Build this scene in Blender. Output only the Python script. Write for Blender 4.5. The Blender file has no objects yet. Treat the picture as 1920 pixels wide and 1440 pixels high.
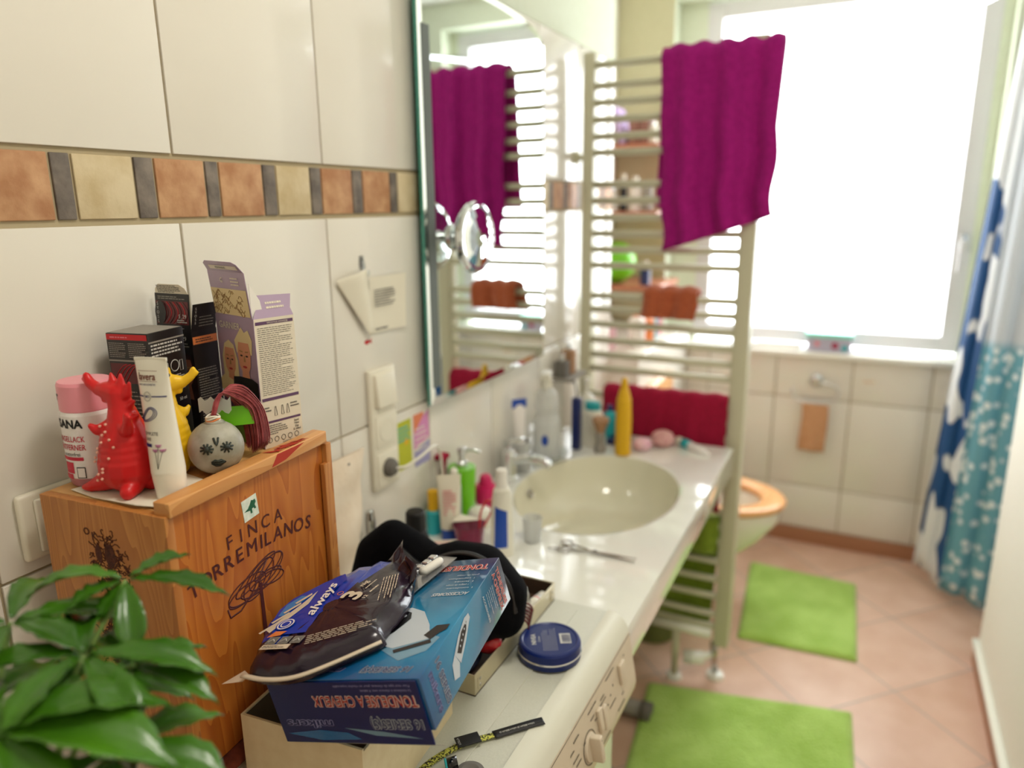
import bpy, bmesh, math, random
from mathutils import Vector, Matrix, Euler
random.seed(7)
S = bpy.context.scene
COL = S.collection
PI = math.pi

# ------------------------------------------------------------------ camera
EX = (0.89735194, 0.09757494, -0.43039357)
EY = (0.44121672, -0.21900743, 0.87026637)
EU = (-0.0093432, -0.97083205, -0.23957844)
cam_d = bpy.data.cameras.new('camera')
cam = bpy.data.objects.new('camera', cam_d)
COL.objects.link(cam)
cam_d.sensor_width = 36
cam_d.lens = 1359 / 1920 * 36
cam_d.clip_start = 0.02
r_ = Matrix(((EX[0], -EX[1], -EX[2]), (EY[0], -EY[1], -EY[2]), (EU[0], -EU[1], -EU[2])))
cam.matrix_world = Matrix.Translation((0, 0, 1.53)) @ r_.to_4x4()
cam_d.dof.use_dof = True
cam_d.dof.focus_distance = 0.88
cam_d.dof.aperture_fstop = 2.1
S.camera = cam

# ------------------------------------------------------------------ world, lights, exposure
W = bpy.data.worlds.new('world')
S.world = W
W.use_nodes = True
wb = W.node_tree.nodes['Background']
wb.inputs[0].default_value = (0.94, 0.98, 1.0, 1)
wb.inputs[1].default_value = 8.0
S.view_settings.view_transform = 'Standard'
S.view_settings.look = 'None'
S.view_settings.gamma = 1
S.view_settings.use_curve_mapping = False
S.view_settings.exposure = 0.45
S.cycles.max_bounces = 8
S.cycles.diffuse_bounces = 5
S.cycles.glossy_bounces = 5
S.cycles.transmission_bounces = 6
S.cycles.transparent_max_bounces = 8
S.cycles.sample_clamp_indirect = 6
S.cycles.caustics_reflective = False
S.cycles.caustics_refractive = False
S.cycles.use_denoising = True


def area(name, loc, direction, sx, sy, power, color, portal=False):
    l = bpy.data.lights.new(name, 'AREA')
    l.shape = 'RECTANGLE'
    l.size = sx
    l.size_y = sy
    l.energy = power
    l.color = color
    o = bpy.data.objects.new(name, l)
    COL.objects.link(o)
    o.location = loc
    o.rotation_euler = Vector(direction).to_track_quat('-Z', 'Y').to_euler()
    if portal:
        l.cycles.is_portal = True
    return o


area('window_portal', (-0.2, 3.56, 1.68), (0, -1, 0), 1.1, 1.5, 1, (1, 1, 1), True)


# ------------------------------------------------------------------ materials
MATS = {}


def L(c):
    """sRGB 0-255 to linear"""
    out = []
    for v in c:
        v /= 255.0
        out.append(v / 12.92 if v <= 0.04045 else ((v + 0.055) / 1.055) ** 2.4)
    return tuple(out) + (1,)


def mat(name, c, rough=0.5, metal=0.0, trans=0.0, coat=0.0, alpha=1.0, ior=1.45, sheen=0.0, sss=0.0):
    if name in MATS:
        return name
    m = bpy.data.materials.new(name)
    m.use_nodes = True
    b = m.node_tree.nodes['Principled BSDF']
    b.inputs['Base Color'].default_value = L(c)
    b.inputs['Roughness'].default_value = rough
    b.inputs['Metallic'].default_value = metal
    b.inputs['Transmission Weight'].default_value = trans
    b.inputs['Coat Weight'].default_value = coat
    b.inputs['Alpha'].default_value = alpha
    b.inputs['IOR'].default_value = ior
    b.inputs['Sheen Weight'].default_value = sheen
    if sss:
        b.inputs['Subsurface Weight'].default_value = sss
        b.inputs['Subsurface Scale'].default_value = 0.01
    MATS[name] = m
    return name


def nd(m, t, **k):
    n = m.node_tree.nodes.new(t)
    for a, v in k.items():
        setattr(n, a, v)
    return n


def noisy(name, c1, c2, scale=20, rough=0.5, bump=0.0, stretch=(1, 1, 1), detail=4, bscale=None, lo=0.35, hi=0.65, **k):
    """two-colour procedural noise material"""
    mat(name, c1, rough, **k)
    m = MATS[name]
    T = m.node_tree
    b = T.nodes['Principled BSDF']
    tc = nd(m, 'ShaderNodeTexCoord')
    mp = nd(m, 'ShaderNodeMapping')
    mp.inputs['Scale'].default_value = stretch
    nz = nd(m, 'ShaderNodeTexNoise')
    nz.inputs['Scale'].default_value = scale
    nz.inputs['Detail'].default_value = detail
    cr = nd(m, 'ShaderNodeValToRGB')
    cr.color_ramp.elements[0].color = L(c1)
    cr.color_ramp.elements[1].color = L(c2)
    cr.color_ramp.elements[0].position = lo
    cr.color_ramp.elements[1].position = hi
    T.links.new(tc.outputs['Object'], mp.inputs[0])
    T.links.new(mp.outputs[0], nz.inputs['Vector'])
    T.links.new(nz.outputs[0], cr.inputs[0])
    T.links.new(cr.outputs[0], b.inputs['Base Color'])
    if bump:
        bp = nd(m, 'ShaderNodeBump')
        bp.inputs['Strength'].default_value = bump
        bp.inputs['Distance'].default_value = 0.002
        n2 = nd(m, 'ShaderNodeTexNoise')
        n2.inputs['Scale'].default_value = bscale or scale * 4
        n2.inputs['Detail'].default_value = 3
        T.links.new(mp.outputs[0], n2.inputs['Vector'])
        T.links.new(n2.outputs[0], bp.inputs['Height'])
        T.links.new(bp.outputs[0], b.inputs['Normal'])
    return name


def wood(name, c1, c2, axis='Z', rings=22, rough=0.45):
    mat(name, c1, rough, coat=0.15)
    m = MATS[name]
    T = m.node_tree
    b = T.nodes['Principled BSDF']
    tc = nd(m, 'ShaderNodeTexCoord')
    mp = nd(m, 'ShaderNodeMapping')
    s = [1, 1, 1]
    s['XYZ'.index(axis)] = 0.12
    mp.inputs['Scale'].default_value = s
    wv = nd(m, 'ShaderNodeTexNoise')
    wv.inputs['Scale'].default_value = 14
    wv.inputs['Detail'].default_value = 2
    mt = nd(m, 'ShaderNodeMath', operation='MULTIPLY')
    mt.inputs[1].default_value = rings
    fr = nd(m, 'ShaderNodeMath', operation='FRACT')
    fine = nd(m, 'ShaderNodeTexNoise')
    fine.inputs['Scale'].default_value = 160
    mx = nd(m, 'ShaderNodeMath', operation='MULTIPLY_ADD')
    mx.inputs[1].default_value = 0.35
    cr = nd(m, 'ShaderNodeValToRGB')
    cr.color_ramp.elements[0].color = L(c1)
    cr.color_ramp.elements[1].color = L(c2)
    cr.color_ramp.elements[0].position = 0.1
    cr.color_ramp.elements[1].position = 1.25 if False else 1.0
    T.links.new(tc.outputs['Object'], mp.inputs[0])
    T.links.new(mp.outputs[0], wv.inputs['Vector'])
    T.links.new(mp.outputs[0], fine.inputs['Vector'])
    T.links.new(wv.outputs[0], mt.inputs[0])
    T.links.new(mt.outputs[0], fr.inputs[0])
    T.links.new(fine.outputs[0], mx.inputs[0])
    T.links.new(fr.outputs[0], mx.inputs[2])
    half = nd(m, 'ShaderNodeMath', operation='MULTIPLY')
    half.inputs[1].default_value = 0.72
    T.links.new(mx.outputs[0], half.inputs[0])
    T.links.new(half.outputs[0], cr.inputs[0])
    T.links.new(cr.outputs[0], b.inputs['Base Color'])
    return name


# ------------------------------------------------------------------ mesh builder
_txt = {}


def text_geo(s, bold=0.0, shear=0.0):
    key = (s, bold, shear)
    if key in _txt:
        return _txt[key]
    cu = bpy.data.curves.new('t', 'FONT')
    cu.body = s
    cu.size = 1
    cu.shear = shear
    cu.resolution_u = 3
    o = bpy.data.objects.new('t', cu)
    COL.objects.link(o)
    dg = bpy.context.evaluated_depsgraph_get()
    me = o.evaluated_get(dg).to_mesh()
    vs = [tuple(v.co) for v in me.vertices]
    fs = [tuple(p.vertices) for p in me.polygons]
    o.evaluated_get(dg).to_mesh_clear()
    bpy.data.objects.remove(o)
    bpy.data.curves.remove(cu)
    if not vs:
        vs = [(0, 0, 0)]
    x0 = min(v[0] for v in vs); x1 = max(v[0] for v in vs)
    y0 = min(v[1] for v in vs); y1 = max(v[1] for v in vs)
    if bold > 0:
        base, bf = list(vs), list(fs)
        n0 = len(base)
        for k in range(8):
            dx, dy = bold * math.cos(k * PI / 4), bold * math.sin(k * PI / 4)
            off = len(vs)
            vs = vs + [(v[0] + dx, v[1] + dy, -0.00001 * (k + 1)) for v in base]
            fs = fs + [tuple(i + off for i in f) for f in bf]
        x0 -= bold; x1 += bold
    _txt[key] = (vs, fs, x0, x1, y0, y1)
    return _txt[key]


def frame(o, x, y):
    x = Vector(x).normalized()
    y = Vector(y)
    y = (y - x * y.dot(x)).normalized()
    z = x.cross(y)
    return Matrix(((x[0], y[0], z[0], o[0]), (x[1], y[1], z[1], o[1]), (x[2], y[2], z[2], o[2]), (0, 0, 0, 1)))


class MB:
    def __init__(self, M=None):
        self.v = []
        self.f = []
        self.m = []
        self.s = []
        self.M = M or Matrix.Identity(4)

    def add(self, vs, fs, m, smooth=False, M=None):
        n = len(self.v)
        T = self.M @ M if M is not None else self.M
        self.v += [tuple(T @ Vector(v)) for v in vs]
        for f in fs:
            self.f.append(tuple(i + n for i in f))
            self.m.append(m)
            self.s.append(smooth)
        return self

    def box(self, lo, hi, m, M=None, bev=0.0):
        x0, y0, z0 = lo
        x1, y1, z1 = hi
        if bev <= 0:
            vs = [(x0, y0, z0), (x1, y0, z0), (x1, y1, z0), (x0, y1, z0), (x0, y0, z1), (x1, y0, z1), (x1, y1, z1), (x0, y1, z1)]
            fs = [(0, 3, 2, 1), (4, 5, 6, 7), (0, 1, 5, 4), (1, 2, 6, 5), (2, 3, 7, 6), (3, 0, 4, 7)]
            return self.add(vs, fs, m, False, M)
        bm = bmesh.new()
        bmesh.ops.create_cube(bm, size=1)
        for v in bm.verts:
            v.co = Vector(((x0 + x1) / 2 + v.co.x * (x1 - x0), (y0 + y1) / 2 + v.co.y * (y1 - y0), (z0 + z1) / 2 + v.co.z * (z1 - z0)))
        bmesh.ops.bevel(bm, geom=bm.edges[:], offset=bev, segments=3, profile=0.5, affect='EDGES')
        bm.verts.index_update()
        self.add([tuple(v.co) for v in bm.verts], [tuple(v.index for v in f.verts) for f in bm.faces], m, True, M)
        bm.free()
        return self

    def tube(self, pts, r, m, n=8, M=None, caps=True, closed=False, flat=1.0, upv=None):
        pts = [Vector(p) for p in pts]
        k = len(pts)
        rs = r if isinstance(r, (list, tuple)) else [r] * k
        vs = []
        prev = None
        for i, p in enumerate(pts):
            if closed:
                t = pts[(i + 1) % k] - pts[(i - 1) % k]
            else:
                t = pts[min(i + 1, k - 1)] - pts[max(i - 1, 0)]
            if t.length < 1e-9:
                t = Vector((0, 0, 1))
            t.normalize()
            if upv is not None:
                a = Vector(upv)
            else:
                a = prev if prev is not None else (Vector((0, 0, 1)) if abs(t.z) < 0.9 else Vector((1, 0, 0)))
            a = (a - t * a.dot(t))
            if a.length < 1e-6:
                a = t.orthogonal()
            a.normalize()
            b = t.cross(a)
            prev = a
            for j in range(n):
                th = 2 * PI * j / n
                vs.append(tuple(p + (a * math.cos(th) * flat + b * math.sin(th)) * rs[i]))
        fs = []
        for i in range(k if closed else k - 1):
            for j in range(n):
                i2 = (i + 1) % k
                fs.append((i * n + j, i * n + (j + 1) % n, i2 * n + (j + 1) % n, i2 * n + j))
        if caps and not closed:
            fs.append(tuple(reversed(range(n))))
            fs.append(tuple(range((k - 1) * n, k * n)))
        return self.add(vs, fs, m, True, M)

    def lathe(self, prof, m, n=32, M=None, sx=1.0, sy=1.0, mats=None):
        """prof: list of (r,z); mats: optional per-segment"""
        vs = []
        for (r, z) in prof:
            for j in range(n):
                a = 2 * PI * j / n
                vs.append((r * math.cos(a) * sx, r * math.sin(a) * sy, z))
        for i in range(len(prof) - 1):
            fs = [(i * n + j, i * n + (j + 1) % n, (i + 1) * n + (j + 1) % n, (i + 1) * n + j) for j in range(n)]
            self.add(vs, [], m)
            self._seg(vs, fs, mats[i] if mats else m, M, i, n)
        if prof[0][0] > 1e-5:
            self.add([vs[j] for j in range(n)], [tuple(reversed(range(n)))], mats[0] if mats else m, False, M)
        if prof[-1][0] > 1e-5:
            b = (len(prof) - 1) * n
            self.add([vs[b + j] for j in range(n)], [tuple(range(n))], mats[-1] if mats else m, False, M)
        return self

    def _seg(self, vs, fs, m, M, i, n):
        sub = vs[i * n:(i + 2) * n]
        self.add(sub, [tuple(q - i * n for q in f) for f in fs], m, True, M)

    def ell(self, c, r, m, n=20, M=None):
        r = (r, r, r) if not isinstance(r, (tuple, list)) else r
        vs = []
        k = n // 2
        for i in range(k + 1):
            ph = PI * i / k
            for j in range(n):
                th = 2 * PI * j / n
                vs.append((c[0] + r[0] * math.sin(ph) * math.cos(th), c[1] + r[1] * math.sin(ph) * math.sin(th), c[2] + r[2] * math.cos(ph)))
        fs = [(i * n + j, (i + 1) * n + j, (i + 1) * n + (j + 1) % n, i * n + (j + 1) % n) for i in range(k) for j in range(n)]
        return self.add(vs, fs, m, True, M)

    def prism(self, poly, z0, z1, m, M=None):
        n = len(poly)
        vs = [(p[0], p[1], z0) for p in poly] + [(p[0], p[1], z1) for p in poly]
        fs = [tuple(reversed(range(n))), tuple(range(n, 2 * n))] + [(i, (i + 1) % n, n + (i + 1) % n, n + i) for i in range(n)]
        return self.add(vs, fs, m, False, M)

    def poly(self, poly, m, M, z=0.0004):
        return self.add([(p[0], p[1], z) for p in poly], [tuple(range(len(poly)))], m, False, M)

    def rect(self, x0, y0, x1, y1, m, M, z=0.0004):
        return self.poly([(x0, y0), (x1, y0), (x1, y1), (x0, y1)], m, M, z)

    def disc(self, x, y, rx, ry, m, M, z=0.0005, n=24):
        return self.poly([(x + rx * math.cos(2 * PI * i / n), y + ry * math.sin(2 * PI * i / n)) for i in range(n)], m, M, z)

    def text(self, s, x, y, h, m, M, z=0.0006, w=None, bold=0.0, align='C', shear=0.0):
        """h = cap height; (x,y) = centre or left of the line; w = forced width"""
        vs, fs, x0, x1, y0, y1 = text_geo(s, bold, shear)
        sy = h / 0.70
        sx = (w / (x1 - x0)) if w else sy
        cx = (x0 + x1) / 2 if align == 'C' else x0
        return self.add([((v[0] - cx) * sx + x, (v[1] - 0.35) * sy + y, z + v[2]) for v in vs], fs, m, False, M)

    def lines(self, x0, y0, x1, y1, n, m, M, z=0.0005, seed=1, duty=0.45):
        """rows of tiny illegible print"""
        rnd = random.Random(seed)
        dy = (y1 - y0) / n
        for i in range(n):
            x = x0
            y = y1 - (i + 0.5) * dy
            end = x1 - (x1 - x0) * (rnd.random() * 0.15 if i % 4 else rnd.random() * 0.5)
            while x < end:
                w = min((x1 - x0) * (0.05 + 0.1 * rnd.random()), end - x)
                self.rect(x, y - dy * duty / 2, x + w, y + dy * duty / 2, m, M, z)
                x += w + (x1 - x0) * 0.02
        return self

    def grid(self, fn, nu, nv, m, M=None, closed_u=False):
        vs = [tuple(fn(i / nu, j / nv)) for j in range(nv + 1) for i in range(nu + (0 if closed_u else 1))]
        w = nu if closed_u else nu + 1
        fs = []
        for j in range(nv):
            for i in range(nu):
                i2 = (i + 1) % w
                fs.append((j * w + i, j * w + i2, (j + 1) * w + i2, (j + 1) * w + i))
        return self.add(vs, fs, m, True, M)

    def build(self, name, parent=None, label=None, solid=0.0, remesh=0.0, smooth_it=0, subsurf=0, weld=0.0):
        me = bpy.data.meshes.new(name)
        used = sorted(set(self.m))
        me.from_pydata(self.v, [], self.f)
        for u in used:
            me.materials.append(MATS[u])
        ix = {u: i for i, u in enumerate(used)}
        for p, mm, sm in zip(me.polygons, self.m, self.s):
            p.material_index = ix[mm]
            p.use_smooth = sm
        bm = bmesh.new()
        bm.from_mesh(me)
        loose = [v for v in bm.verts if not v.link_faces]
        bmesh.ops.delete(bm, geom=loose, context='VERTS')
        if weld:
            bmesh.ops.remove_doubles(bm, verts=bm.verts[:], dist=weld)
        bm.to_mesh(me)
        bm.free()
        o = bpy.data.objects.new(name, me)
        COL.objects.link(o)
        if parent is not None:
            o.parent = parent
        if label:
            o['label'] = label
        if solid:
            md = o.modifiers.new('s', 'SOLIDIFY')
            md.thickness = solid
            md.offset = 0
        if remesh:
            md = o.modifiers.new('r', 'REMESH')
            md.mode = 'VOXEL'
            md.voxel_size = remesh
            md.use_smooth_shade = True
        if smooth_it:
            md = o.modifiers.new('sm', 'SMOOTH')
            md.iterations = smooth_it
            md.factor = 0.5
        if subsurf:
            md = o.modifiers.new('ss', 'SUBSURF')
            md.levels = subsurf
            md.render_levels = subsurf
        return o


def thing(name, label, cat, loc=(0, 0, 0), rz=0.0, group=None, rot=None):
    o = bpy.data.objects.new(name, None)
    o.empty_display_size = 0.02
    COL.objects.link(o)
    o.location = loc
    o.rotation_euler = rot if rot is not None else (0, 0, rz)
    o['label'] = label
    o['category'] = cat
    if group:
        o['group'] = group
    return o


def tag(o, label, cat, group=None):
    o['label'] = label
    o['category'] = cat
    if group:
        o['group'] = group
    return o


def struct(o):
    o['kind'] = 'structure'
    return o


def rail(pts, n=6):
    """Catmull-Rom resample"""
    P = [Vector(p) for p in pts]
    P = [P[0] * 2 - P[1]] + P + [P[-1] * 2 - P[-2]]
    out = []
    for i in range(1, len(P) - 2):
        for k in range(n):
            t = k / n
            a, b, c, d = P[i - 1], P[i], P[i + 1], P[i + 2]
            out.append(0.5 * ((2 * b) + (c - a) * t + (2 * a - 5 * b + 4 * c - d) * t * t + (3 * b - a - 3 * c + d) * t ** 3))
    out.append(P[-2])
    return out


# --- palette
mat('grout', (176, 162, 132), 0.9)
noisy('tile_cream', (228, 223, 212), (233, 229, 219), 3, 0.2, coat=0.4)
noisy('tile_brown', (172, 122, 84), (202, 158, 118), 30, 0.6, bump=0.4)
noisy('tile_beige', (196, 176, 136), (214, 198, 164), 24, 0.6, bump=0.4)
noisy('tile_grey', (98, 90, 84), (134, 124, 114), 36, 0.6, bump=0.4)
noisy('plaster_backlit', (196, 192, 156), (200, 196, 162), 60, 0.9, bump=0.2)  # wall left of the window: its backlit shade is put into the colour
noisy('plaster_green', (214, 220, 198), (218, 224, 204), 60, 0.9, bump=0.2)
noisy('plaster_white', (244, 241, 230), (247, 244, 234), 60, 0.9, bump=0.2)
mat('ceil', (240, 240, 232), 0.9)
mat('white_enamel', (238, 238, 226), 0.25, coat=0.3)
noisy('white_gloss', (238, 238, 230), (241, 241, 234), 6, 0.10, bump=0.35, bscale=9, coat=1.0)
mat('ceramic', (236, 236, 226), 0.08, coat=0.8)
mat('basin_c', (226, 222, 200), 0.12, coat=0.6)
mat('rack_paint', (204, 200, 174), 0.35)
mat('pvc_frame', (214, 212, 214), 0.35)
mat('chrome', (225, 228, 230), 0.08, metal=1.0)
mat('steel', (190, 185, 178), 0.25, metal=1.0)
mat('mirror_glass', (235, 240, 238), 0.0, metal=1.0)
mat('glass_edge', (60, 140, 125), 0.15, coat=0.5)
mat('frosted', (100, 108, 104), 0.6)
mat('black', (8, 8, 12), 0.5)
mat('black_gloss', (12, 12, 16), 0.15, coat=0.4)
mat('white', (236, 232, 224), 0.5)
mat('paper', (232, 226, 208), 0.8)
mat('print_grey', (110, 106, 100), 0.8)
mat('print_dark', (52, 46, 44), 0.8)
mat('plastic_white', (230, 226, 212), 0.3, coat=0.2)
mat('red', (190, 20, 24), 0.4)
mat('pink', (222, 130, 140), 0.4)
mat('magenta', (206, 24, 96), 0.35)
mat('lime', (112, 196, 20), 0.3, coat=0.3)
mat('yellow', (226, 176, 24), 0.45)
mat('orange', (226, 130, 70), 0.45)
mat('navy', (14, 30, 92), 0.3, coat=0.3)
mat('teal', (40, 170, 180), 0.35)
mat('blue', (20, 70, 170), 0.35)
mat('clear', (235, 245, 245), 0.08, trans=0.9, alpha=0.55)
mat('cloudy', (240, 242, 240), 0.35, trans=0.4, alpha=0.6)


# ------------------------------------------------------------------ room shell
D = 0.855
# left wall: plaster core, tiles as slabs
b = MB()
b.box((-1.12, -0.9, 0), (-D - 0.0045, 2.55, 2.0), 'grout')
b.box((-1.12, -0.9, 2.0), (-D - 0.003, 2.55, 2.5), 'plaster_green')
g = 0.002
ys = [-0.9] + [round(-0.789 + 0.3 * k, 4) for k in range(12)]
ys = [y for y in ys if y < 2.55] + [2.55]
rows = [(0.0, 0.313), (0.313, 0.713), (0.713, 1.113), (1.113, 1.512), (1.599, 1.999)]
for (z0, z1) in rows:
    for a, c in zip(ys[:-1], ys[1:]):
        b.box((-D - 0.006, a + g, z0 + g), (-D, c - g, z1 - g), 'tile_cream', bev=0.0012)
band = [(-0.9, 0.54, 'tile_brown')]
edge = [0.543, 0.569, 0.6505, 0.6805, 0.7625, 0.787, 0.872, 0.9005, 0.979, 1.0065, 1.0895, 1.1195, 1.205, 1.2305]
cols = ['tile_grey', 'tile_beige', 'tile_grey', 'tile_brown', 'tile_grey', 'tile_brown', 'tile_grey', 'tile_beige', 'tile_grey', 'tile_brown', 'tile_grey', 'tile_brown', 'tile_grey']
b.box((-D - 0.006, 0.459, 1.518), (-D - 0.001, 0.541, 1.594), 'tile_brown', bev=0.0012)
b.box((-D - 0.006, 0.424, 1.518), (-D - 0.001, 0.4555, 1.594), 'tile_grey', bev=0.0012)
for a, c, mm in zip(edge[:-1], edge[1:], cols):
    b.box((-D - 0.006, a + 0.0018, 1.518), (-D - 0.001, c - 0.0018, 1.594), mm, bev=0.0012)
y = 1.2305
k = 0
while y < 2.5:
    b.box((-D - 0.006, y + 0.0018, 1.518), (-D - 0.001, min(y + 0.082, 2.548), 1.594), ['tile_beige', 'tile_brown', 'tile_brown'][k % 3], bev=0.0012)
    y += 0.084
    if y < 2.5:
        b.box((-D - 0.006, y + 0.0018, 1.518), (-D - 0.001, min(y + 0.026, 2.548), 1.594), 'tile_grey', bev=0.0012)
    y += 0.028
    k += 1
struct(b.build('wall_left'))

b = MB()
b.box((-1.22, 2.55, 0), (-1.12, 3.366, 2.5), 'plaster_white')
struct(b.build('wall_recess'))

# far wall with the window opening x -.86...38 , z .90..2.36
b = MB()
WX0, WX1, WZ0, WZ1 = -0.865, 0.385, 0.90, 2.38
Y0 = 3.366
b.box((-1.22, Y0 + 0.006, 0), (WX0 - 0.002, 3.60, 2.5), 'plaster_backlit')
b.box((WX0 - 0.002, Y0 + 0.004, 0), (WX0, 3.60, 2.5), 'plaster_green')
b.box((WX1, Y0 + 0.006, 0), (1.35, 3.60, 2.5), 'plaster_green')
b.box((WX0, Y0 + 0.006, 0), (WX1, 3.60, WZ0 - 0.02), 'grout')
b.box((WX0, Y0 + 0.006, WZ1), (WX1, 3.60, 2.5), 'plaster_green')
xs = [-1.12, -0.94, -0.64, -0.341, -0.03, 0.27, 0.57, 0.87, 1.17]
for (z0, z1) in [(0.07, 0.275), (0.275, 0.687), (0.687, 0.878)]:
    for a, c in zip(xs[:-1], xs[1:]):
        b.box((a + 0.0025, Y0, z0 + 0.0025), (c - 0.0025, Y0 + 0.008, z1 - 0.0025), 'tile_cream', bev=0.0012)
struct(b.build('wall_far'))
mat('terracotta_skirt', (168, 118, 88), 0.5)
b = MB()
b.box((-1.12, Y0 - 0.012, 0), (1.2, Y0 + 0.004, 0.068), 'terracotta_skirt', bev=0.002)
struct(b.build('baseboard_far'))

# window
wn = MB()
FY = 3.47
fx0, fx1, fz0, fz1 = WX0 + 0.12, WX1 - 0.035, WZ0 + 0.012, WZ1 - 0.01
w = 0.066
wn.box((fx0, FY, fz0), (fx0 + w, FY + 0.06, fz1), 'pvc_frame', bev=0.004)
wn.box((fx1 - w, FY, fz0), (fx1, FY + 0.06, fz1), 'pvc_frame', bev=0.004)
wn.box((fx0 + w, FY, fz0), (fx1 - w, FY + 0.06, fz0 + w), 'pvc_frame', bev=0.004)
wn.box((fx0 + w, FY, fz1 - w), (fx1 - w, FY + 0.06, fz1), 'pvc_frame', bev=0.004)
# masonry stops either side of the frame
wn.box((WX0 - 0.0, FY + 0.002, WZ0), (fx0, FY + 0.1, WZ1), 'plaster_green')
wn.box((fx1, FY + 0.002, WZ0), (WX1, FY + 0.1, WZ1), 'plaster_green')
win = struct(wn.build('window_1'))
pm = bpy.data.materials.new('pane_glass')
pm.use_nodes = True
T = pm.node_tree
T.nodes.clear()
o_ = T.nodes.new('ShaderNodeOutputMaterial')
mx = T.nodes.new('ShaderNodeMixShader')
tr = T.nodes.new('ShaderNodeBsdfTransparent')
gl = T.nodes.new('ShaderNodeBsdfGlossy')
gl.inputs['Roughness'].default_value = 0.05
mx.inputs[0].default_value = 0.05
T.links.new(tr.outputs[0], mx.inputs[1])
T.links.new(gl.outputs[0], mx.inputs[2])
T.links.new(mx.outputs[0], o_.inputs[0])
MATS['pane_glass'] = pm
b = MB()
b.box((fx0 + w, FY + 0.027, fz0 + w), (fx1 - w, FY + 0.033, fz1 - w), 'pane_glass')
b.build('pane', win)
b = MB()
b.box((fx1 - 0.048, FY - 0.012, 1.33), (fx1 - 0.018, FY, 1.40), 'chrome', bev=0.003)
b.box((fx1 - 0.042, FY - 0.045, 1.355), (fx1 - 0.024, FY - 0.010, 1.375), 'chrome', bev=0.003)
b.box((fx1 - 0.044, FY - 0.05, 1.25), (fx1 - 0.022, FY - 0.036, 1.378), 'pvc_frame', bev=0.004)
b.build('handle', win)
b = MB()
b.box((WX0, Y0 - 0.035, WZ0 - 0.025), (WX1, 3.6, WZ0), 'white_gloss', bev=0.004)
struct(b.build('trim_1'))

# floor: terracotta squares laid diagonally
mat('floor_tile', (198, 150, 120), 0.38)
m = MATS['floor_tile']
T = m.node_tree
tc = nd(m, 'ShaderNodeTexCoord')
sp = nd(m, 'ShaderNodeSeparateXYZ')
T.links.new(tc.outputs['Object'], sp.inputs[0])


def mth(op, a, b2=None, val=None):
    n = nd(m, 'ShaderNodeMath', operation=op)
    T.links.new(a, n.inputs[0])
    if b2 is not None:
        T.links.new(b2, n.inputs[1])
    if val is not None:
        n.inputs[1].default_value = val
    return n.outputs[0]


def lane(sig, off):
    a = mth('MULTIPLY', mth('ADD', sig, None, -off), None, 1 / 0.4725)
    fr = mth('FRACT', a)
    ab = mth('ABSOLUTE', mth('SUBTRACT', fr, None, 0.5))
    fl = mth('FLOOR', a)
    return mth('GREATER_THAN', ab, None, 0.5 - 0.009), fl


su = mth('ADD', sp.outputs[0], sp.outputs[1])
di = mth('SUBTRACT', sp.outputs[1], sp.outputs[0])
l1, f1 = lane(su, 2.08)
l2, f2 = lane(di, 2.16)
gm = mth('MAXIMUM', l1, l2)
cmb = nd(m, 'ShaderNodeCombineXYZ')
T.links.new(f1, cmb.inputs[0])
T.links.new(f2, cmb.inputs[1])
wnz = nd(m, 'ShaderNodeTexWhiteNoise')
T.links.new(cmb.outputs[0], wnz.inputs['Vector'])
nz = nd(m, 'ShaderNodeTexNoise')
nz.inputs['Scale'].default_value = 7
nz.inputs['Detail'].default_value = 5
T.links.new(tc.outputs['Object'], nz.inputs['Vector'])
ms = mth('MULTIPLY', wnz.outputs['Value'], None, 0.3)
mm_ = mth('ADD', ms, nz.outputs[0])
cr = nd(m, 'ShaderNodeValToRGB')
cr.color_ramp.elements[0].color = L((206, 166, 142))
cr.color_ramp.elements[1].color = L((228, 194, 174))
cr.color_ramp.elements[0].position = 0.4
cr.color_ramp.elements[1].position = 0.95
T.links.new(mm_, cr.inputs[0])
mix = nd(m, 'ShaderNodeMixRGB')
mix.inputs[2].default_value = L((176, 160, 148))
T.links.new(gm, mix.inputs[0])
T.links.new(cr.outputs[0], mix.inputs[1])
T.links.new(mix.outputs[0], T.nodes['Principled BSDF'].inputs['Base Color'])
b = MB()
b.box((-1.22, -1.0, -0.05), (1.35, 3.6, 0), 'floor_tile')
struct(b.build('floor'))
b = MB()
b.box((-1.22, -1.0, 2.5), (1.35, 3.6, 2.55), 'ceil')
struct(b.build('ceiling'))
b = MB()
b.box((0.45, -0.9, 0), (0.55, 2.655, 2.5), 'plaster_white')
struct(b.build('wall_right'))
b = MB()
b.box((0.436, -0.9, 0), (0.4498, 2.655, 0.062), 'terracotta_skirt')
b.box((0.430, -0.9, 0.062), (0.4498, 2.66, 0.082), 'white_enamel', bev=0.003)
struct(b.build('baseboard_right'))
b = MB()
b.box((1.25, 2.655, 0), (1.35, 3.37, 2.5), 'tile_cream')
b.box((0.55, 2.555, 0), (1.25, 2.655, 2.5), 'tile_cream')
struct(b.build('wall_recess_right'))
b = MB()
b.box((-1.12, -1.0, 0), (0.55, -0.9, 2.5), 'plaster_white')
struct(b.build('wall_back'))

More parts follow.
